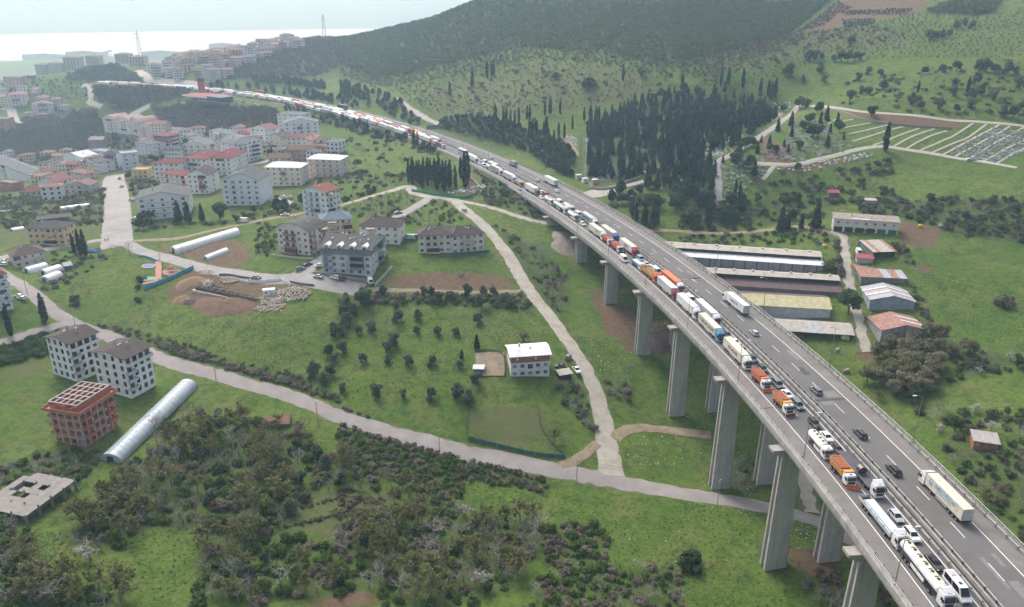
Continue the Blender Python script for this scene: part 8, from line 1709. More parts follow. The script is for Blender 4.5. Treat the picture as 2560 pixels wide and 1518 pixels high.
for p, h, lb in [(('c',1490,1100),17,'lone broad cypress standing beside the cemetery path'),(('b',1130,905),15,'tall slim cypress behind the roadside pine strip'),(('b',963,635),17,'tall slim cypress alone on the hillside meadow'),(('b',800,700),13,'slim cypress lower on the hillside meadow'),(('b',1070,565),15,'left cypress of the hillside group of three'),(('b',1103,555),13,'middle cypress of the hillside group of three'),(('b',1118,550),14,'right cypress of the hillside group of three'),(('b',2057,590),13,'thin cypress high on the shrubby slope'),(('d',330,895),13,'dark cypress in the meadow corner by the crossroads'),(('d',80,990),14,'dark cypress at the left edge below the crossroads'),(('d',545,395),11,'shorter cypress of the pair in the west gardens'),(('d',590,410),14,'middle cypress of the pair in the west gardens'),(('d',625,412),14,'right hand cypress of the pair in the west gardens'),(('b',540,1080),14,'left cypress of the twin pair beside the queue'),(('b',566,1075),12,'right cypress of the twin pair beside the queue'),(('a',835,1060),14,'thin cypress on the slope below the arched roofs'),(('a',205,1180),9,'small dark cypress at the foot of the valley wood')]:
 plant_px('cypress', Z(*p), h, lb, wide=1.15 if 'broad' in lb else 1.0)
for p, h in [((500,1330),13),((530,1340),14),((560,1330),12),((580,1340),13),((610,1330),14),((640,1350),15),((660,1330),13),((720,1350),16),((705,1385),13),((750,1370),15),((775,1340),13),((800,1370),15),((840,1380),13),((880,1300),12),((905,1330),17),((915,1365),16),((930,1300),15),((690,1330),13),((600,1370),12),((760,1395),10),((530,1300),12)]:
 plant_px('cypress', Z('b',*p), h*1.12, 'dark cypress in the small roadside graveyard grove', 'roadside graveyard cypresses')
for p in [(1210,905),(1190,900),(1240,905),(1270,910),(1300,900),(1360,870),(1380,880),(1420,960),(1400,990),(1430,1000),(1380,985),(1480,990),(1500,1000),(1520,1060),(1555,1060),(1590,1000),(1630,1010),(1690,940),(1775,880),(1820,905),(1880,900),(1860,890),(1925,890),(1975,880),(1490,840),(1530,830),(1600,830),(2140,800),(2090,810),(2190,790),(2440,760),(2490,740)]:
 plant_px('cypress', Z('b',*p), rv.uniform(10,15), 'slender cypress along the upper edge of the cemetery', 'cemetery edge cypresses')
for p in [(15,650),(295,630),(350,620),(455,640),(660,720),(690,710),(640,700),(580,700)]: plant_px('cypress', Z('c',*p), rv.uniform(11,16), 'dark cypress behind the cemetery wood', 'cypresses behind the cemetery wood')
for p, k, h in [((710,960),'conifer',9),((805,920),'conifer',10),((870,790),'oak',9),((910,800),'oak',8),((1000,830),'oak',8),((1020,900),'conifer',8),((1065,880),'conifer',10),((1140,920),'conifer',9),((1160,960),'oak',7),((940,900),'oak',7),((960,1000),'oak',9),((1000,1000),'oak',8),((890,960),'oak',7),((810,1000),'conifer',8),((530,1070),'oak',6),((500,1060),'oak',6),((470,1080),'oak',6),((440,1100),'oak',6),((400,1210),'oak',9),((410,1160),'oak',7),((540,1280),'conifer',10),((490,1230),'oak',8),((590,1040),'conifer',5),((650,1050),'conifer',6),((1070,1070),'conifer',8),((1090,970),'conifer',6),((1190,1020),'conifer',5),((865,1090),'oak',6),((700,1120),'oak',5),((650,1100),'oak',5),((785,1110),'conifer',5),((755,1070),'conifer',5),((560,1115),'conifer',7),((310,1185),'conifer',5),((395,1460),'cypress',12),((430,1460),'cypress',11),((850,1250),'oak',5),((750,820),'oak',6)]:
 plant_px(k, Z('c',*p), h, 'dark evergreen between the graves of the open cemetery', 'trees between the graves')
pts = scatter(CF, 420, 3.4, 11); pts.sort(key=lambda p: p[1])
for k, (x, y) in enumerate(pts[:270]): plant(rv.choice(('conifer','conifer','cypress')), x, y, rv.uniform(6,12), 'dark conifer packed in the cemetery wood', 'cemetery wood', wide=1.3)
def tile_stuff(name, pts, kinds, hr, label, cat, seed):
 g = np.random.default_rng(seed); acc = [];
 for x, y in pts:
  me, tr, H = KIND[kinds[g.integers(len(kinds))]][0]; key = me.name_full
  if key not in _CO:
   c = np.zeros(len(me.vertices)*3, np.float32); me.vertices.foreach_get('co', c); _CO[key] = c.reshape(-1,4,3)
  q = _CO[key]; n = min(len(q), 280); q = q[g.permutation(len(q))[:n]].copy(); ctr = q.mean(1,keepdims=True); q = ctr+(q-ctr)*1.5
  a = g.uniform(0,6.28); k = g.uniform(*hr)/H; ca, sa = math.cos(a)*k, math.sin(a)*k; r = np.empty_like(q); r[...,0] = q[...,0]*ca-q[...,1]*sa+x; r[...,1] = q[...,0]*sa+q[...,1]*ca+y; r[...,2] = q[...,2]*k+float(gz(x,y)); acc.append(r.reshape(-1,3))
 o = ob(name, np_quads(name, np.concatenate(acc), [F_CYP]), None, label=label, cat=cat, kind='stuff'); return o
_CO = {}; _CM = {}
tile_stuff('cemetery_wood_rest', pts[270:], ['conifer','conifer','oak'], (6,10.5), 'dark conifers in the back of the cemetery wood', 'wood', 3)
wood([ZL('u',(620,1290),(980,1200),(1400,1190),(1700,1280),(1850,1420),(1900,1484),(1050,1560),(980,1520),(700,1484)), ZL('f',(0,20),(560,0),(620,110),(300,190),(0,200))], 60, 4.5, 12, [('oak',3,5,8,'dark evergreen tree'),('pine',2,6,9,'dark pine'),('bramble',2,2,3,'dull bramble bush'),('brownbare',2,4,7,'bare brown tree')], 'on the bank below the cemetery apron', 'bank below the cemetery apron')
wood([ZL('u',(1080,1080),(1400,950),(1880,870),(1900,1280),(1500,1300),(1300,1200),(1100,1180)), ZL('c',(0,1170),(250,1160),(260,1484),(0,1470))], 60, 4.2, 13, [('conifer',3,7,11,'dark conifer'),('cypress',2,8,12,'dark cypress'),('oak',1,5,7,'evergreen tree')], 'among the lower graves', 'trees among the lower graves')
for p, h in [((1430,420),12),((1640,560),12),((1780,640),13),((1850,560),9),((1470,520),11)]: plant_px('conifer', Z('n',*p), h, 'dark conifer right beside the outbound parapet', 'conifers beside the parapet')
for p, k, h in [(('f',980,210),'conifer',15),(('f',730,230),'conifer',14),(('f',780,215),'conifer',9),(('f',880,210),'conifer',8),(('f',1225,830),'oak',11),(('f',1100,500),'dullbush',5)]: plant_px(k, Z(*p), h, {'conifer':'tall dark conifer near the farm workshop','oak':'dense evergreen tree between barns and the yellow roofed shed','dullbush':'dull green bush at the end of the long white roofed shed'}[k], 'farm conifers' if k == 'conifer' else None)
wood([PS1], 170, 3.6, 21, [('pine',3,4,6.5,'rounded dark pine'),('oak',3,3.5,6,'dark evergreen tree')], 'in the strip beside the highway bend', 'pine strip beside the highway')
PS2 = [ZL('b',(0,608),(200,652),(350,710),(460,770),(565,850),(500,885),(330,840),(150,770),(0,760)), ZL('o',(300,130),(700,150),(1100,190),(1500,250),(1850,330),(1850,380),(1500,310),(1100,245),(700,190),(300,165)), ZL('o',(760,60),(1100,80),(1500,130),(1500,180),(1100,130),(760,110))]
wood(PS2, 190, 4.2, 22, [('pine',4,5,8,'dark pine')], 'in the long plantation above the far highway', 'long pine plantation', parts=False)
wood([ZL('o',(1080,350),(1300,390),(1700,480),(2050,600),(2350,690),(2300,727),(1900,640),(1400,510),(1060,410))], 90, 4.0, 23, [('pine',2,4,6.5,'dark pine'),('dullbush',2,2,4,'dull roadside bush'),('brownbare',1,4,6,'bare brown tree')], 'on the bank below the far queue', 'bank below the far queue', parts=False)
wood([ZL('m',(0,120),(280,220),(700,500),(680,420),(560,330),(300,330),(0,300))], 26, 4, 24, [('oak',2,4,6,'evergreen tree'),('dullbush',2,2,4,'dull bush')], 'between the queue and the graveyard grove', 'verge beside the queue')
WMIX = [('bare',4,5,9,'bare grey tree'),('brownbare',4,5,8.5,'bare brown tree'),('budding',6,6,10.5,'yellowish budding tree'),('bramble',4,1.8,3.2,'brown bramble bush'),('ivybush',9,1.6,3.4,'green ivy bush'),('dullbush',5,1.6,3,'dull green bush'),('fresh',1,3,5,'lime green tree'),('oak',1,3.5,6,'dark evergreen tree'),('olive',1,3.5,6,'grey green tree')]
wood([SCRUB[4]], 200, 3.0, 31, WMIX, 'in the wood below the long tunnel greenhouse', 'wood below the tunnel greenhouse')
wood([SCRUB[5]], 90, 2.5, 32, WMIX, 'in the bottom left corner wood', 'bottom left corner wood')
wood([SCRUB[1]], 185, 2.9, 33, WMIX[:3]+[('bramble',5,1.8,3.2,'brown bramble bush'),('ivybush',8,1.6,3,'green ivy bush'),('dullbush',3,1.6,3,'dull green bush'),('oak',1,3.5,5,'dark evergreen tree')], 'in the thicket at the bottom of the frame', 'bottom thicket')
wood([SCRUB[0]], 190, 2.1, 34, [('bramble',4,1.3,2.2,'brown bramble bush'),('ivybush',8,1.3,2.4,'green ivy bush'),('dullbush',3,1.2,2.2,'dull bush')], 'on the slope below the main lane', 'slope below the main lane')
wood([SCRUB[2]], 42, 2.2, 35, [('ivybush',3,1.5,2.6,'green bush'),('bramble',3,1.3,2.4,'brown bramble bush')], 'in the clump on the meadow left of the viaduct', 'meadow clump')
wood([SCRUB[3]], 170, 2.5, 36, [('bramble',6,1.2,2.2,'brown bramble bush'),('ivybush',5,1.2,2.2,'green bush'),('bare',2,3,5,'bare grey tree'),('brownbare',2,3,5,'bare brown tree')], 'along the bottom edge left of the piers', 'bottom edge scrub')
wood([SCRUB[6]], 60, 2.6, 37, [('bramble',6,1.5,2.6,'brown bramble bush'),('ivybush',4,1.5,2.6,'green bush'),('bare',2,4,6,'bare grey tree')], 'between the ruin and the brick shell', 'scrub by the ruin')
wood([SCRUB[7]], 85, 2.0, 38, [('ivybush',6,1.8,2.8,'dense green bush'),('oakbush',3,1.8,2.8,'dark bush')], 'in the hedge left of the white blocks', 'hedge left of the white blocks')
wood([ZL('h',(0,30),(500,200),(900,280),(880,300),(400,190),(0,70)), ZL('d',(1150,1060),(1700,1210),(2300,1370),(2480,1450),(2460,1465),(1700,1250),(1120,1090))], 150, 1.7, 39, [('bramble',5,1.2,2.2,'brown hedge bush'),('ivybush',2,1.1,2.0,'green hedge bush'),('brownbare',1,2.5,4,'bare hedge tree')], 'in the hedge above the main lane', 'hedge above the main lane')
wood([SCRUB[13]], 70, 1.9, 40, [('bramble',4,1.4,2.4,'brown bramble bush'),('ivybush',3,1.4,2.4,'green bush'),('olive',1,3.5,5,'olive tree')], 'on the bank below the grove track', 'bank below the grove track')
wood([SCRUB[14]], 70, 2.6, 41, [('bramble',4,1.3,2.3,'brown bramble bush'),('brownbare',3,3,5.5,'bare brown tree'),('bare',3,3.5,6,'bare grey tree'),('ivybush',3,1.3,2.3,'green bush')], 'between the concrete lane and the viaduct', 'slope between lane and viaduct')
wood([SCRUB[16]], 60, 2.2, 42, [('bramble',6,1.0,2.0,'brown bramble bush'),('dullbush',3,1.0,2.0,'dull bush')], 'along the lane behind the white blocks', 'lane behind the white blocks')
wood([SCRUB[17]], 80, 2.4, 43, [('dullbush',4,1.4,2.6,'dull bush'),('ivybush',4,1.4,2.6,'green bush'),('brownbare',1,3,5,'bare brown tree'),('oak',1,3,5,'evergreen tree')], 'on the bank under the abutment', 'bank under the abutment')
wood([ZL('e',(0,740),(70,720),(100,850),(40,960),(0,1000)), ZL('d',(2220,1300),(2330,1150),(2440,980),(2502,930),(2502,1200),(2300,1400))], 14, 4.0, 44, [('olive',3,4,6.5,'olive tree'),('oak',1,4,6,'evergreen tree')], 'in the row along the meadow edge', 'meadow edge olives')
for p, k, h, lb in [(('h',1230,1240),'pale',6,'pale silver bare tree rounded like a ball in the thicket'),(('h',910,815),'blossom',4.5,'small white blossoming tree above the thicket'),(('h',1190,825),'fresh',4.2,'bright lime green round tree above the thicket'),(('h',1020,1330),'blossom',5.5,'pale blossoming tree near the bottom edge'),(('g',660,1130),'blossom',6,'pale blossoming tree in the left wood'),(('g',1840,970),'fresh',5,'lime green tree in the left wood'),(('g',1920,800),'fresh',7,'tall yellow green tree in the left wood'),(('g',2010,215),'budding',6,'budding tree half hiding the brown tiled shed'),(('g',1940,230),'bare',6,'bare tree half hiding the brown tiled shed'),(('g',1620,300),'fresh',4,'lime green tree beside the brown tiled shed'),(('g',1700,1400),'fresh',5,'lime green tree at the bottom of the left wood'),(('h',500,690),'budding',6,'yellowish round tree on the terraces above the thicket'),(('h',320,1250),'budding',8.5,'large yellow budding tree in the thicket'),(('g',1130,210),'bare',9,'bare grey tree in front of the long tunnel greenhouse'),(('d',945,400),'bare',9,'large bare tree at the street junction'),(('d',830,390),'bare',7,'bare tree left of the street junction'),(('d',720,420),'bare',6,'bare tree beside the blue tarpaulin'),(('i',90,1180),'oakbush',5.5,'round dark bush alone on the meadow'),(('h',1560,290),'budding',6,'pale budding tree in the fenced garden'),(('h',1620,300),'bare',6,'bare grey tree in the fenced garden'),(('e',890,560),'pale',5,'pale bare tree on the ploughed field'),(('i',1090,1500),'bare',9,'bare grey tree between the near piers'),(('i',2210,740),'budding',8,'pale budding tree beyond the outbound parapet'),(('f',2215,590),'brownbare',4,'little bare tree alone on the bright meadow'),(('f',2365,760),'dullbush',5,'dull tree alone on the bright meadow'),(('f',1970,380),'brownbare',6,'bare tree at the top of the bright meadow')]:
 plant_px(k, Z(*p), h, lb)
wood([ZL('g',(1280,120),(1550,60),(1900,150),(2200,170),(2330,330),(2502,480),(2480,640),(2150,620),(1950,400),(1600,320),(1050,430)), ZL('g',(560,900),(760,700),(1000,640),(1100,880),(900,1040),(600,1100)), ZL('g',(0,1150),(300,1200),(480,1330),(700,1350),(950,1420),(1000,1484),(0,1484))], 250, 3.0, 45, WMIX, 'in the rough ground round the brown tiled shed', 'rough ground below the main lane')
wood([ZL('h',(0,440),(400,560),(560,640),(850,690),(900,800),(500,770),(300,900),(0,960))], 46, 3.4, 46, [('bramble',5,1.2,2.4,'brown bramble bush'),('dullbush',4,1.2,2.4,'dull bush'),('brownbare',1,3,6,'bare brown tree'),('budding',1,4,7,'yellowish budding tree')], 'on the terraces above the thicket', 'terraces above the thicket')
wood([ZL('e',(1560,1330),(1740,1330),(1850,1484),(1640,1484)), ZL('h',(1640,0),(1840,20),(1890,160),(1880,240),(1790,180)), ZL('e',(1900,1300),(2100,1340),(2120,1470),(1930,1440))], 40, 2.0, 47, [('bare',3,3,5.5,'bare grey tree'),('brownbare',2,3,5,'bare brown tree'),('bramble',4,1.2,2.4,'brown bramble bush'),('dullbush',2,1.2,2.2,'dull bush')], 'beside the lower concrete lane', 'lower concrete lane')
for g_, a_, b_ in (('h',(0,740),(230,700)),('h',(0,830),(430,740)),('h',(60,905),(300,850)),('g',(2050,800),(2502,680)),('g',(2080,900),(2502,800)),('h',(0,660),(180,640))):
 A_, B_ = gp(*Z(g_,*a_)), gp(*Z(g_,*b_)); n_ = int(np.linalg.norm(B_[:2]-A_[:2])/1.3)
 for k in range(n_): t_ = k/n_; plant(rv.choice(('bramble','dullbush')), A_[0]+(B_[0]-A_[0])*t_+rv.uniform(-.4,.4), A_[1]+(B_[1]-A_[1])*t_+rv.uniform(-.4,.4), rv.uniform(.7,1.3), 'low brown bush in a terrace row above the thicket', 'terrace rows', now=False)
wood([ZL('f',(1330,1230),(1500,1080),(1750,960),(2000,1060),(2120,1120),(2000,1250),(1850,1300),(1700,1480),(1400,1484))], 30, 3.4, 51, [('willow',7,6.5,9.5,'grey green willow'),('oak',1,5,7,'dark evergreen tree'),('budding',1,5,8,'pale budding tree')], 'in the copse below the rusty roofed barn', 'copse below the rusty barn')
wood([ZL('f',(2050,1100),(2502,1130),(2502,1230),(2300,1250),(1950,1330)), ZL('i',(1700,60),(2502,60),(2502,420),(2300,330),(1900,230))], 80, 3.4, 52, [('bare',3,3.5,6,'bare grey tree'),('dullbush',5,1.5,3.2,'dull bush'),('oak',1,4,6,'evergreen tree'),('blossom',1,3,4.5,'pale blossoming tree'),('ivybush',3,1.5,2.5,'green bush')], 'on the slope right of the viaduct', 'slope right of the viaduct')
wood([ZL('i',(1950,330),(2502,420),(2502,1000),(2250,720),(1960,420))], 50, 3.4, 53, [('brownbare',3,3.5,6,'bare brown tree'),('dullbush',5,1.5,3.0,'dull bush'),('ivybush',4,1.2,2.2,'green bush'),('budding',1,4,7,'budding tree')], 'beside the brick hut and the parapet', 'scrub by the brick hut')
wood([ZL('i',(800,1180),(1150,1200),(1160,1484),(1000,1484)), ZL('i',(1380,1200),(1600,1484),(1400,1484)), ZL('i',(390,440),(550,440),(540,640),(390,640))], 45, 3.0, 54, [('brownbare',4,3.5,6.5,'bare brown tree'),('bare',3,4,7,'bare grey tree'),('bramble',5,1.4,2.6,'bramble bush')], 'in the scrub between the near piers', 'scrub between the piers')
wood([SCRUB[9]], 150, 3.4, 55, [('brownbare',4,3,5.5,'bare brown tree'),('dullbush',5,1.6,3.4,'dull bush'),('olive',2,3.5,6,'olive tree'),('oakbush',2,1.8,3.2,'dark bush')], 'on the slope above the farm', 'slope above the farm')
wood([SCRUB[10]], 60, 3.4, 56, [('oakbush',4,2,3.6,'dark bush'),('dullbush',3,1.6,3,'dull bush'),('brownbare',2,3,5,'bare brown tree'),('pine',1,5,8,'dark pine')], 'on the bank above the long sheds', 'bank above the long sheds')
wood([ZL('f',(0,200),(1050,200),(1080,320),(0,320))], 50, 3.2, 57, [('ivybush',4,1.5,2.6,'green bush'),('oakbush',4,1.6,2.8,'dark bush'),('bramble',2,1.5,2.4,'brown bush')], 'in the gully behind the long sheds', 'gully behind the long sheds')
wood([ZL('c',(500,1290),(700,1250),(1200,1230),(1600,1150),(1500,1300),(1700,1484),(900,1484),(560,1400))], 75, 4, 58, [('dullbush',4,2,3.6,'dull bush'),('brownbare',4,3,6,'bare brown tree'),('oakbush',3,2,4,'dark bush')], 'on the slope below the cemetery path', 'slope below the cemetery path')
wood([ZL('f',(1130,300),(1170,300),(1200,560),(1160,560)), ZL('f',(1640,600),(1720,640),(1860,900),(1800,920),(1700,720)), ZL('f',(1290,860),(1390,860),(1440,1060),(1380,1080)), ZL('f',(1560,330),(1640,330),(1700,460),(1600,470))], 44, 2.0, 59, [('dullbush',4,1.2,2.6,'dull bush'),('bramble',3,1.2,2.2,'brown bush'),('brownbare',1,3,5,'bare brown tree')], 'beside the farm barns and track', 'bushes beside the barns')
for p in [(890,600),(1020,530),(1045,600),(1300,590),(1370,540),(1455,560),(1475,650),(1320,690),(1370,690),(1230,740),(1680,760),(1745,800),(1780,540),(1905,530),(2010,520),(2170,520),(2220,520),(2290,530),(2370,540),(2440,540),(1980,700),(2000,640),(2110,790),(2120,720),(2180,690),(2270,730),(2140,620),(2470,650),(2450,600),(1810,290),(1850,300),(1900,280),(1950,270),(2010,210),(2065,180),(2120,210),(930,440),(980,440),(1030,440),(1120,450),(1170,450),(1220,450),(1270,440),(1310,440),(1240,330),(760,550),(800,540),(1390,850),(1880,800),(2010,820),(2345,850),(2420,860),(2480,800)]:
 plant_px(rv.choice(('olive','olive','oak')), Z('c',*p), rv.uniform(5.5,9), 'dull green tree scattered on the right hand hillside meadow', 'hillside meadow trees')
plant_px('cypress', Z('c',2085,690), 12, 'dark cypress among the right hand hillside trees'); plant_px('cypress', Z('c',1728,675), 8, 'small dark conifer on the right hand hillside')
wood([ZL('c',(1150,600),(2502,420),(2502,860),(1900,850),(1150,760))], 130, 5, 61, [('brownbare',4,3,5.5,'bare brown tree'),('dullbush',5,1.6,3.4,'dull bush')], 'scattered on the right hand hillside', 'right hillside shrubs', parts=False)
wood([ZL('c',(100,430),(700,250),(1400,200),(1700,260),(1000,420),(600,560),(100,620))], 150, 5, 62, [('brownbare',5,3,6,'bare brown tree'),('dullbush',5,2,3.6,'dull bush')], 'on the slope above the cemetery wood', 'slope above the cemetery wood', parts=False)
wood([ZL('b',(250,580),(600,520),(1000,430),(1300,360),(1900,400),(2400,480),(2450,640),(2100,700),(1500,800),(1000,860),(650,800),(500,700))], 300, 5, 63, [('brownbare',6,3,6,'bare brown tree'),('dullbush',5,1.6,3,'dull bush')], 'on the mid hillside meadow', 'mid hillside shrubs', parts=False)
for p, h in [((1820,640),9),((1790,650),7),((1560,580),6),((130,510),7),((170,510),6),((90,510),6),((520,910),6),((560,900),6),((1000,740),4),((2190,560),6)]: plant_px('oak', Z('b',*p), h, 'dark round evergreen on the mid hillside', 'mid hillside evergreens', wide=1.5)
wood([ZL('s',(0,490),(340,500),(620,480),(960,420),(980,620),(950,760),(620,760),(250,760),(0,800))], 250, 3.0, 71, [('bare',3,3,5.5,'bare grey tree'),('brownbare',3,3,5,'bare brown tree'),('dullbush',5,1.6,3.2,'dull bush'),('ivybush',2,1.6,2.8,'green bush'),('fresh',1,3,4,'lime green tree')], 'in the gardens left of the wide street', 'west gardens', parts=False)
wood([ZL('d',(90,540),(230,640),(330,700),(560,860),(520,870),(300,760),(120,640)), ZL('s',(450,1000),(1000,1010),(1000,1100),(700,1260),(480,1380),(300,1300),(480,1200))], 70, 3.0, 72, [('bramble',4,1.2,2.2,'brown bush'),('ivybush',3,1.2,2.2,'green bush'),('brownbare',2,3,5,'bare brown tree')], 'in the plots beside the tunnel greenhouses', 'plots by the tunnel greenhouses')
wood([ZL('d',(960,150),(1100,170),(1750,170),(1900,60),(2200,0),(2200,80),(1700,170),(1300,200),(980,260))], 44, 3.6, 73, [('brownbare',2,3,6,'bare brown tree'),('oak',3,4,7,'dark evergreen tree'),('dullbush',3,1.6,2.8,'dull bush')], 'behind the garden track', 'garden track trees')
for p, k, h, lb in [(('d',1300,170),'conifer',13,'left tall conifer in front of the long white apartment house'),(('d',1370,160),'conifer',12,'right tall conifer in front of the long white apartment house'),(('d',1470,150),'conifer',10,'conifer in front of the large gabled block'),(('d',1600,150),'oak',10,'broad dark tree in front of the large gabled block'),(('d',2020,80),'pine',8,'dark pine by the tall white block')]: plant_px(k, Z(*p), h, lb)
wood([ZL('q',(900,330),(1300,210),(1500,180),(1700,240),(1500,350),(1300,470),(1150,440),(900,400))], 60, 3.2, 74, [('brownbare',4,2.6,4.5,'bare brown orchard tree'),('bare',2,3,4.5,'bare grey orchard tree'),('dullbush',3,1.4,2.4,'dull bush')], 'in the orchard above the apartment cluster', 'orchard above the cluster', parts=False)
wood([ZL('q',(1500,480),(1700,330),(1850,270),(2050,290),(2150,450),(2000,510),(1700,510))], 40, 3.2, 75, [('brownbare',3,2.6,4.5,'bare brown tree'),('dullbush',4,1.2,2.4,'dull bush'),('ivybush',2,1.2,2,'green bush')], 'behind the cream apartment houses', 'behind the cream houses', parts=False)
wood([ZL('q',(0,480),(180,500),(230,800),(150,830),(0,900),(0,600))], 30, 2.6, 76, [('dullbush',4,1.2,2.4,'dull bush'),('ivybush',4,1.2,2.4,'green bush'),('budding',1,3,5,'budding tree')], 'in the plot beside the orange panelled block', 'plot beside the orange block')
wood([ZL('q',(480,0),(1550,0),(1580,90),(1200,190),(900,280),(850,200),(500,150),(450,90))], 70, 4, 77, [('brownbare',4,2.8,5,'bare brown tree'),('dullbush',4,1.4,2.6,'dull bush'),('oakbush',1,2,3.5,'dark bush')], 'on the meadow above the tall white block', 'meadow above the tall block', parts=False)
wood([ZL('b',(0,870),(300,900),(500,1000),(700,1080),(500,1130),(480,1300),(200,1340),(0,1230))], 90, 4, 78, [('brownbare',4,3,5.5,'bare brown tree'),('dullbush',4,1.6,3,'dull bush'),('oakbush',2,2,4,'dark bush')], 'between the town and the graveyard grove', 'slope below the highway', parts=False)
wood([ZL('d',(1000,560),(1100,640),(1150,860),(1080,880),(980,700)), ZL('d',(600,600),(700,680),(560,780),(420,700))], 14, 4, 79, [('brownbare',4,3,5.5,'bare brown tree'),('oakbush',2,2,3,'dark bush')], 'on the meadow beside the building site', 'meadow beside the building site')
wood([ZL('a',(240,1050),(700,1200),(960,1300),(700,1330),(300,1290),(0,1200)), ZL('p',(0,280),(560,330),(560,640),(330,560),(0,480)), ZL('p',(620,640),(960,660),(960,760),(820,820),(640,800)), ZL('p',(1080,420),(1330,420),(1330,560),(1100,560)), ZL('p',(400,960),(800,960),(900,1140),(560,1240),(480,1200)), ZL('a',(1950,1080),(2100,1090),(2120,1180),(1950,1200)), ZL('a',(2400,1080),(2502,1060),(2502,1250),(2450,1280))], 260, 3.2, 80, [('bare',3,3,6,'bare grey tree'),('dullbush',4,1.8,3.6,'dull bush'),('oak',2,4,6.5,'evergreen tree'),('brownbare',2,3,5,'bare brown tree')], 'between the town houses', 'town garden trees', parts=False)
REST = {'bare':'bare grey trees','brownbare':'bare brown trees','dullbush':'dull bushes','bramble':'brown bramble bushes','ivybush':'green bushes','oak':'evergreen trees','pine':'dark pines','oakbush':'dark bushes'}
for kind in sorted(DEFER):
 L_ = sorted(DEFER[kind], key=lambda q: -q[0]); cap = 270
 for q in L_[:cap]: plant(kind, q[1], q[2], q[3], q[4], q[5], parts=q[6])
 if len(L_) > cap:
  g = np.random.default_rng(77); acc = []; mi_ = []; me0 = KIND[kind]
  for q in L_[cap:]:
   me, tr, H = me0[g.integers(len(me0))]; key = me.name_full
   if key not in _CO:
    c = np.zeros(len(me.vertices)*3, np.float32); me.vertices.foreach_get('co', c); mm = np.zeros(len(me.polygons), np.int32); me.polygons.foreach_get('material_index', mm); _CO[key] = c.reshape(-1,4,3); _CM[key] = mm
   Q = _CO[key]; n = min(len(Q), 200); pk = g.permutation(len(Q))[:n]; ctr = Q[pk].mean(1,keepdims=True); Q2 = ctr+(Q[pk]-ctr)*(1.5 if n < len(Q) else 1.0); a = g.uniform(0,6.28); k = q[3]/H; ca, sa = math.cos(a)*k, math.sin(a)*k
   r = np.empty_like(Q2); r[...,0] = Q2[...,0]*ca-Q2[...,1]*sa+q[1]; r[...,1] = Q2[...,0]*sa+Q2[...,1]*ca+q[2]; r[...,2] = Q2[...,2]*k+float(gz(q[1],q[2])); acc.append(r.reshape(-1,3)); mi_.append(_CM.get(key, np.zeros(len(Q), np.int32))[pk])
  me = np_quads('far_'+REST[kind].replace(' ','_'), np.concatenate(acc), list(me0[0][0].materials)); me.polygons.foreach_set('material_index', np.concatenate(mi_)); me.update()
  ob('far_'+REST[kind].replace(' ','_'), me, None, label='smaller %s spread over the distant slopes and gardens' % REST[kind], cat='vegetation', kind='stuff')
def mass(name, polys, n, mind, seed, hr, m, label, leafn=46, ls=.75, cat='wood'):
 P_ = scatter(polys, n, mind, seed, maxtry=14); g = np.random.default_rng(seed); acc = []; base = [leaf_arrays(rnd_lobes(np.random.default_rng(seed+k),5,1.0,.5,1.5,.6,.95), leafn, ls*.42, seed+50+k).reshape(-1,4,3) for k in range(8)]
 X = np.array([p[0] for p in P_]); Y = np.array([p[1] for p in P_]); ZZ = gz(X,Y)
 for i in range(len(P_)):
  q = base[g.integers(8)]; k = g.uniform(*hr)/2.2; a = g.uniform(0,6.28); ca, sa = math.cos(a)*k, math.sin(a)*k; r = np.empty_like(q); r[...,0] = q[...,0]*ca-q[...,1]*sa+X[i]; r[...,1] = q[...,0]*sa+q[...,1]*ca+Y[i]; r[...,2] = q[...,2]*k+ZZ[i]-.2; acc.append(r.reshape(-1,3))
 return ob(name, np_quads(name, np.concatenate(acc), [m]), None, label=label, cat=cat, kind='stuff')
F_VAL = folmat('valley_wood_leaves',(.046,.052,.034),(.088,.082,.058),sc=.12)
mass('hillside_wood', FOREST_HILL[:2]+[FOREST_HILL[7]], 18000, 2.9, 101, (3.4,6.4), F_MAQ, 'dense dark scrub wood covering the upper hillside', leafn=42)
mass('ridge_wood', [FOREST_HILL[2]], 1500, 3.6, 102, (3.4,6), F_VAL, 'scrub wood on the slope below the far hill town')
mass('valley_wood', [FOREST_HILL[3],FOREST_HILL[4],FOREST_HILL[6]], 5200, 2.8, 103, (3.4,6.5), F_VAL, 'brown grey wood filling the side valley behind the town')
mass('knoll_wood', [FOREST_HILL[5]], 900, 3.4, 104, (4,7), F_MAQ, 'dark wooded knoll beside the far highway')
mass('far_scrub', [ZL('a',(0,560),(250,560),(480,600),(640,620),(640,720),(450,720),(200,700),(0,680)), ZL('a',(700,1000),(850,960),(980,1020),(900,1100),(760,1080))], 700, 5, 105, (2.4,4.6), F_VAL, 'loose scrub on the far left valley side')
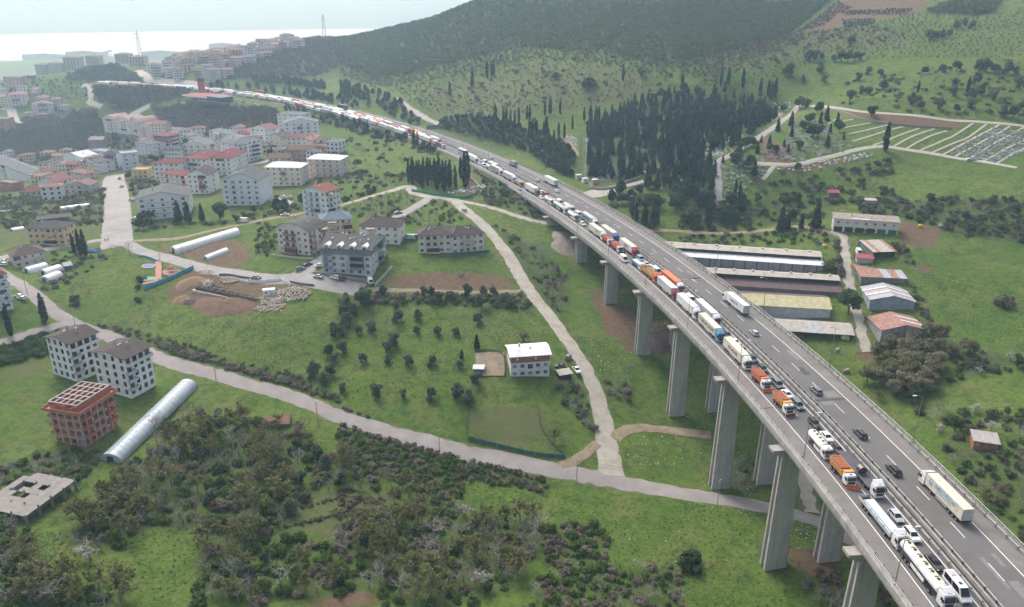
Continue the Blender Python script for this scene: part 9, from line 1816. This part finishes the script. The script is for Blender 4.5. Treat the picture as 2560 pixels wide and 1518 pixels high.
mass('hillside_scrub', [ZL('b',(0,440),(250,580),(600,520),(1000,430),(1300,360),(1900,390),(2400,480),(2450,640),(2100,720),(1500,820),(1000,880),(650,820),(300,620),(0,600)), ZL('c',(100,430),(700,250),(1400,180),(1700,90),(2260,110),(2502,60),(2502,420),(1700,420),(1000,440),(600,600),(100,640))], 3000, 3.4, 106, (1.0,2.8), folmat('hill_scrub_leaves',(.088,.096,.054),(.136,.130,.086),sc=.1), 'low brown scrub dotted over the hillside meadows', leafn=34)
mass('wood_fringe', [ZL('b',(0,440),(250,580),(600,520),(1000,420),(1300,350),(1800,380),(2100,420),(2502,480),(2502,600),(2000,480),(1400,430),(1000,520),(600,600),(250,640),(0,540)), ZL('c',(0,440),(200,400),(520,320),(800,240),(900,300),(560,420),(250,560),(0,560))], 1500, 3.4, 109, (2.0,4.4), folmat('fringe_leaves',(.070,.080,.050),(.125,.115,.085),sc=.15), 'ragged lower fringe of the hillside wood', leafn=40)
mass('burnt_brush', [ZL('c',(840,240),(1000,130),(1150,10),(1250,60),(1150,100),(1040,190)), ZL('c',(1160,90),(1700,60),(1640,110),(1200,110)), ZL('c',(1180,150),(1420,140),(1400,180),(1200,210))], 1100, 2.0, 107, (1.2,2.6), folmat('burnt_leaves',(.030,.024,.024),(.070,.050,.045)), 'dark burnt brush on the cleared slope at the top of the frame')
mass('crop_patch', [ZL('g',(190,960),(330,940),(500,960),(440,1060),(400,1130),(280,1180),(230,1080)), ZL('g',(480,620),(600,540),(640,600),(520,690))], 420, .75, 110, (.5,.9), folmat('crop_leaves',(.035,.095,.050),(.07,.15,.085),sc=.4), 'bluish green leafy crop patches at the far left', leafn=14, ls=.9, cat='crop')
mass('weeds', [ZL('h',(900,560),(1500,640),(2502,860),(2502,1180),(1450,1240),(1430,850),(1000,780)), ZL('i',(0,720),(600,800),(600,1100),(780,1200),(900,1484),(0,1484)), ZL('g',(400,1000),(1000,950),(1400,900),(1500,1300),(1000,1484),(600,1400)), ZL('e',(230,760),(1380,800),(1600,1060),(1240,1100),(1200,1290),(1700,1300),(1880,1484),(0,1484),(0,1010)), ZL('d',(300,800),(2300,880),(2480,1300),(1150,1080)), ZL('f',(1500,560),(2502,600),(2502,1080),(2000,1000),(1750,900))], 5200, 1.6, 108, (.35,.95), folmat('weed_leaves',(.060,.105,.022),(.120,.140,.045),sc=.3), 'tufts of weeds and tall grass over the meadows', leafn=12, ls=1.0, cat='weeds')
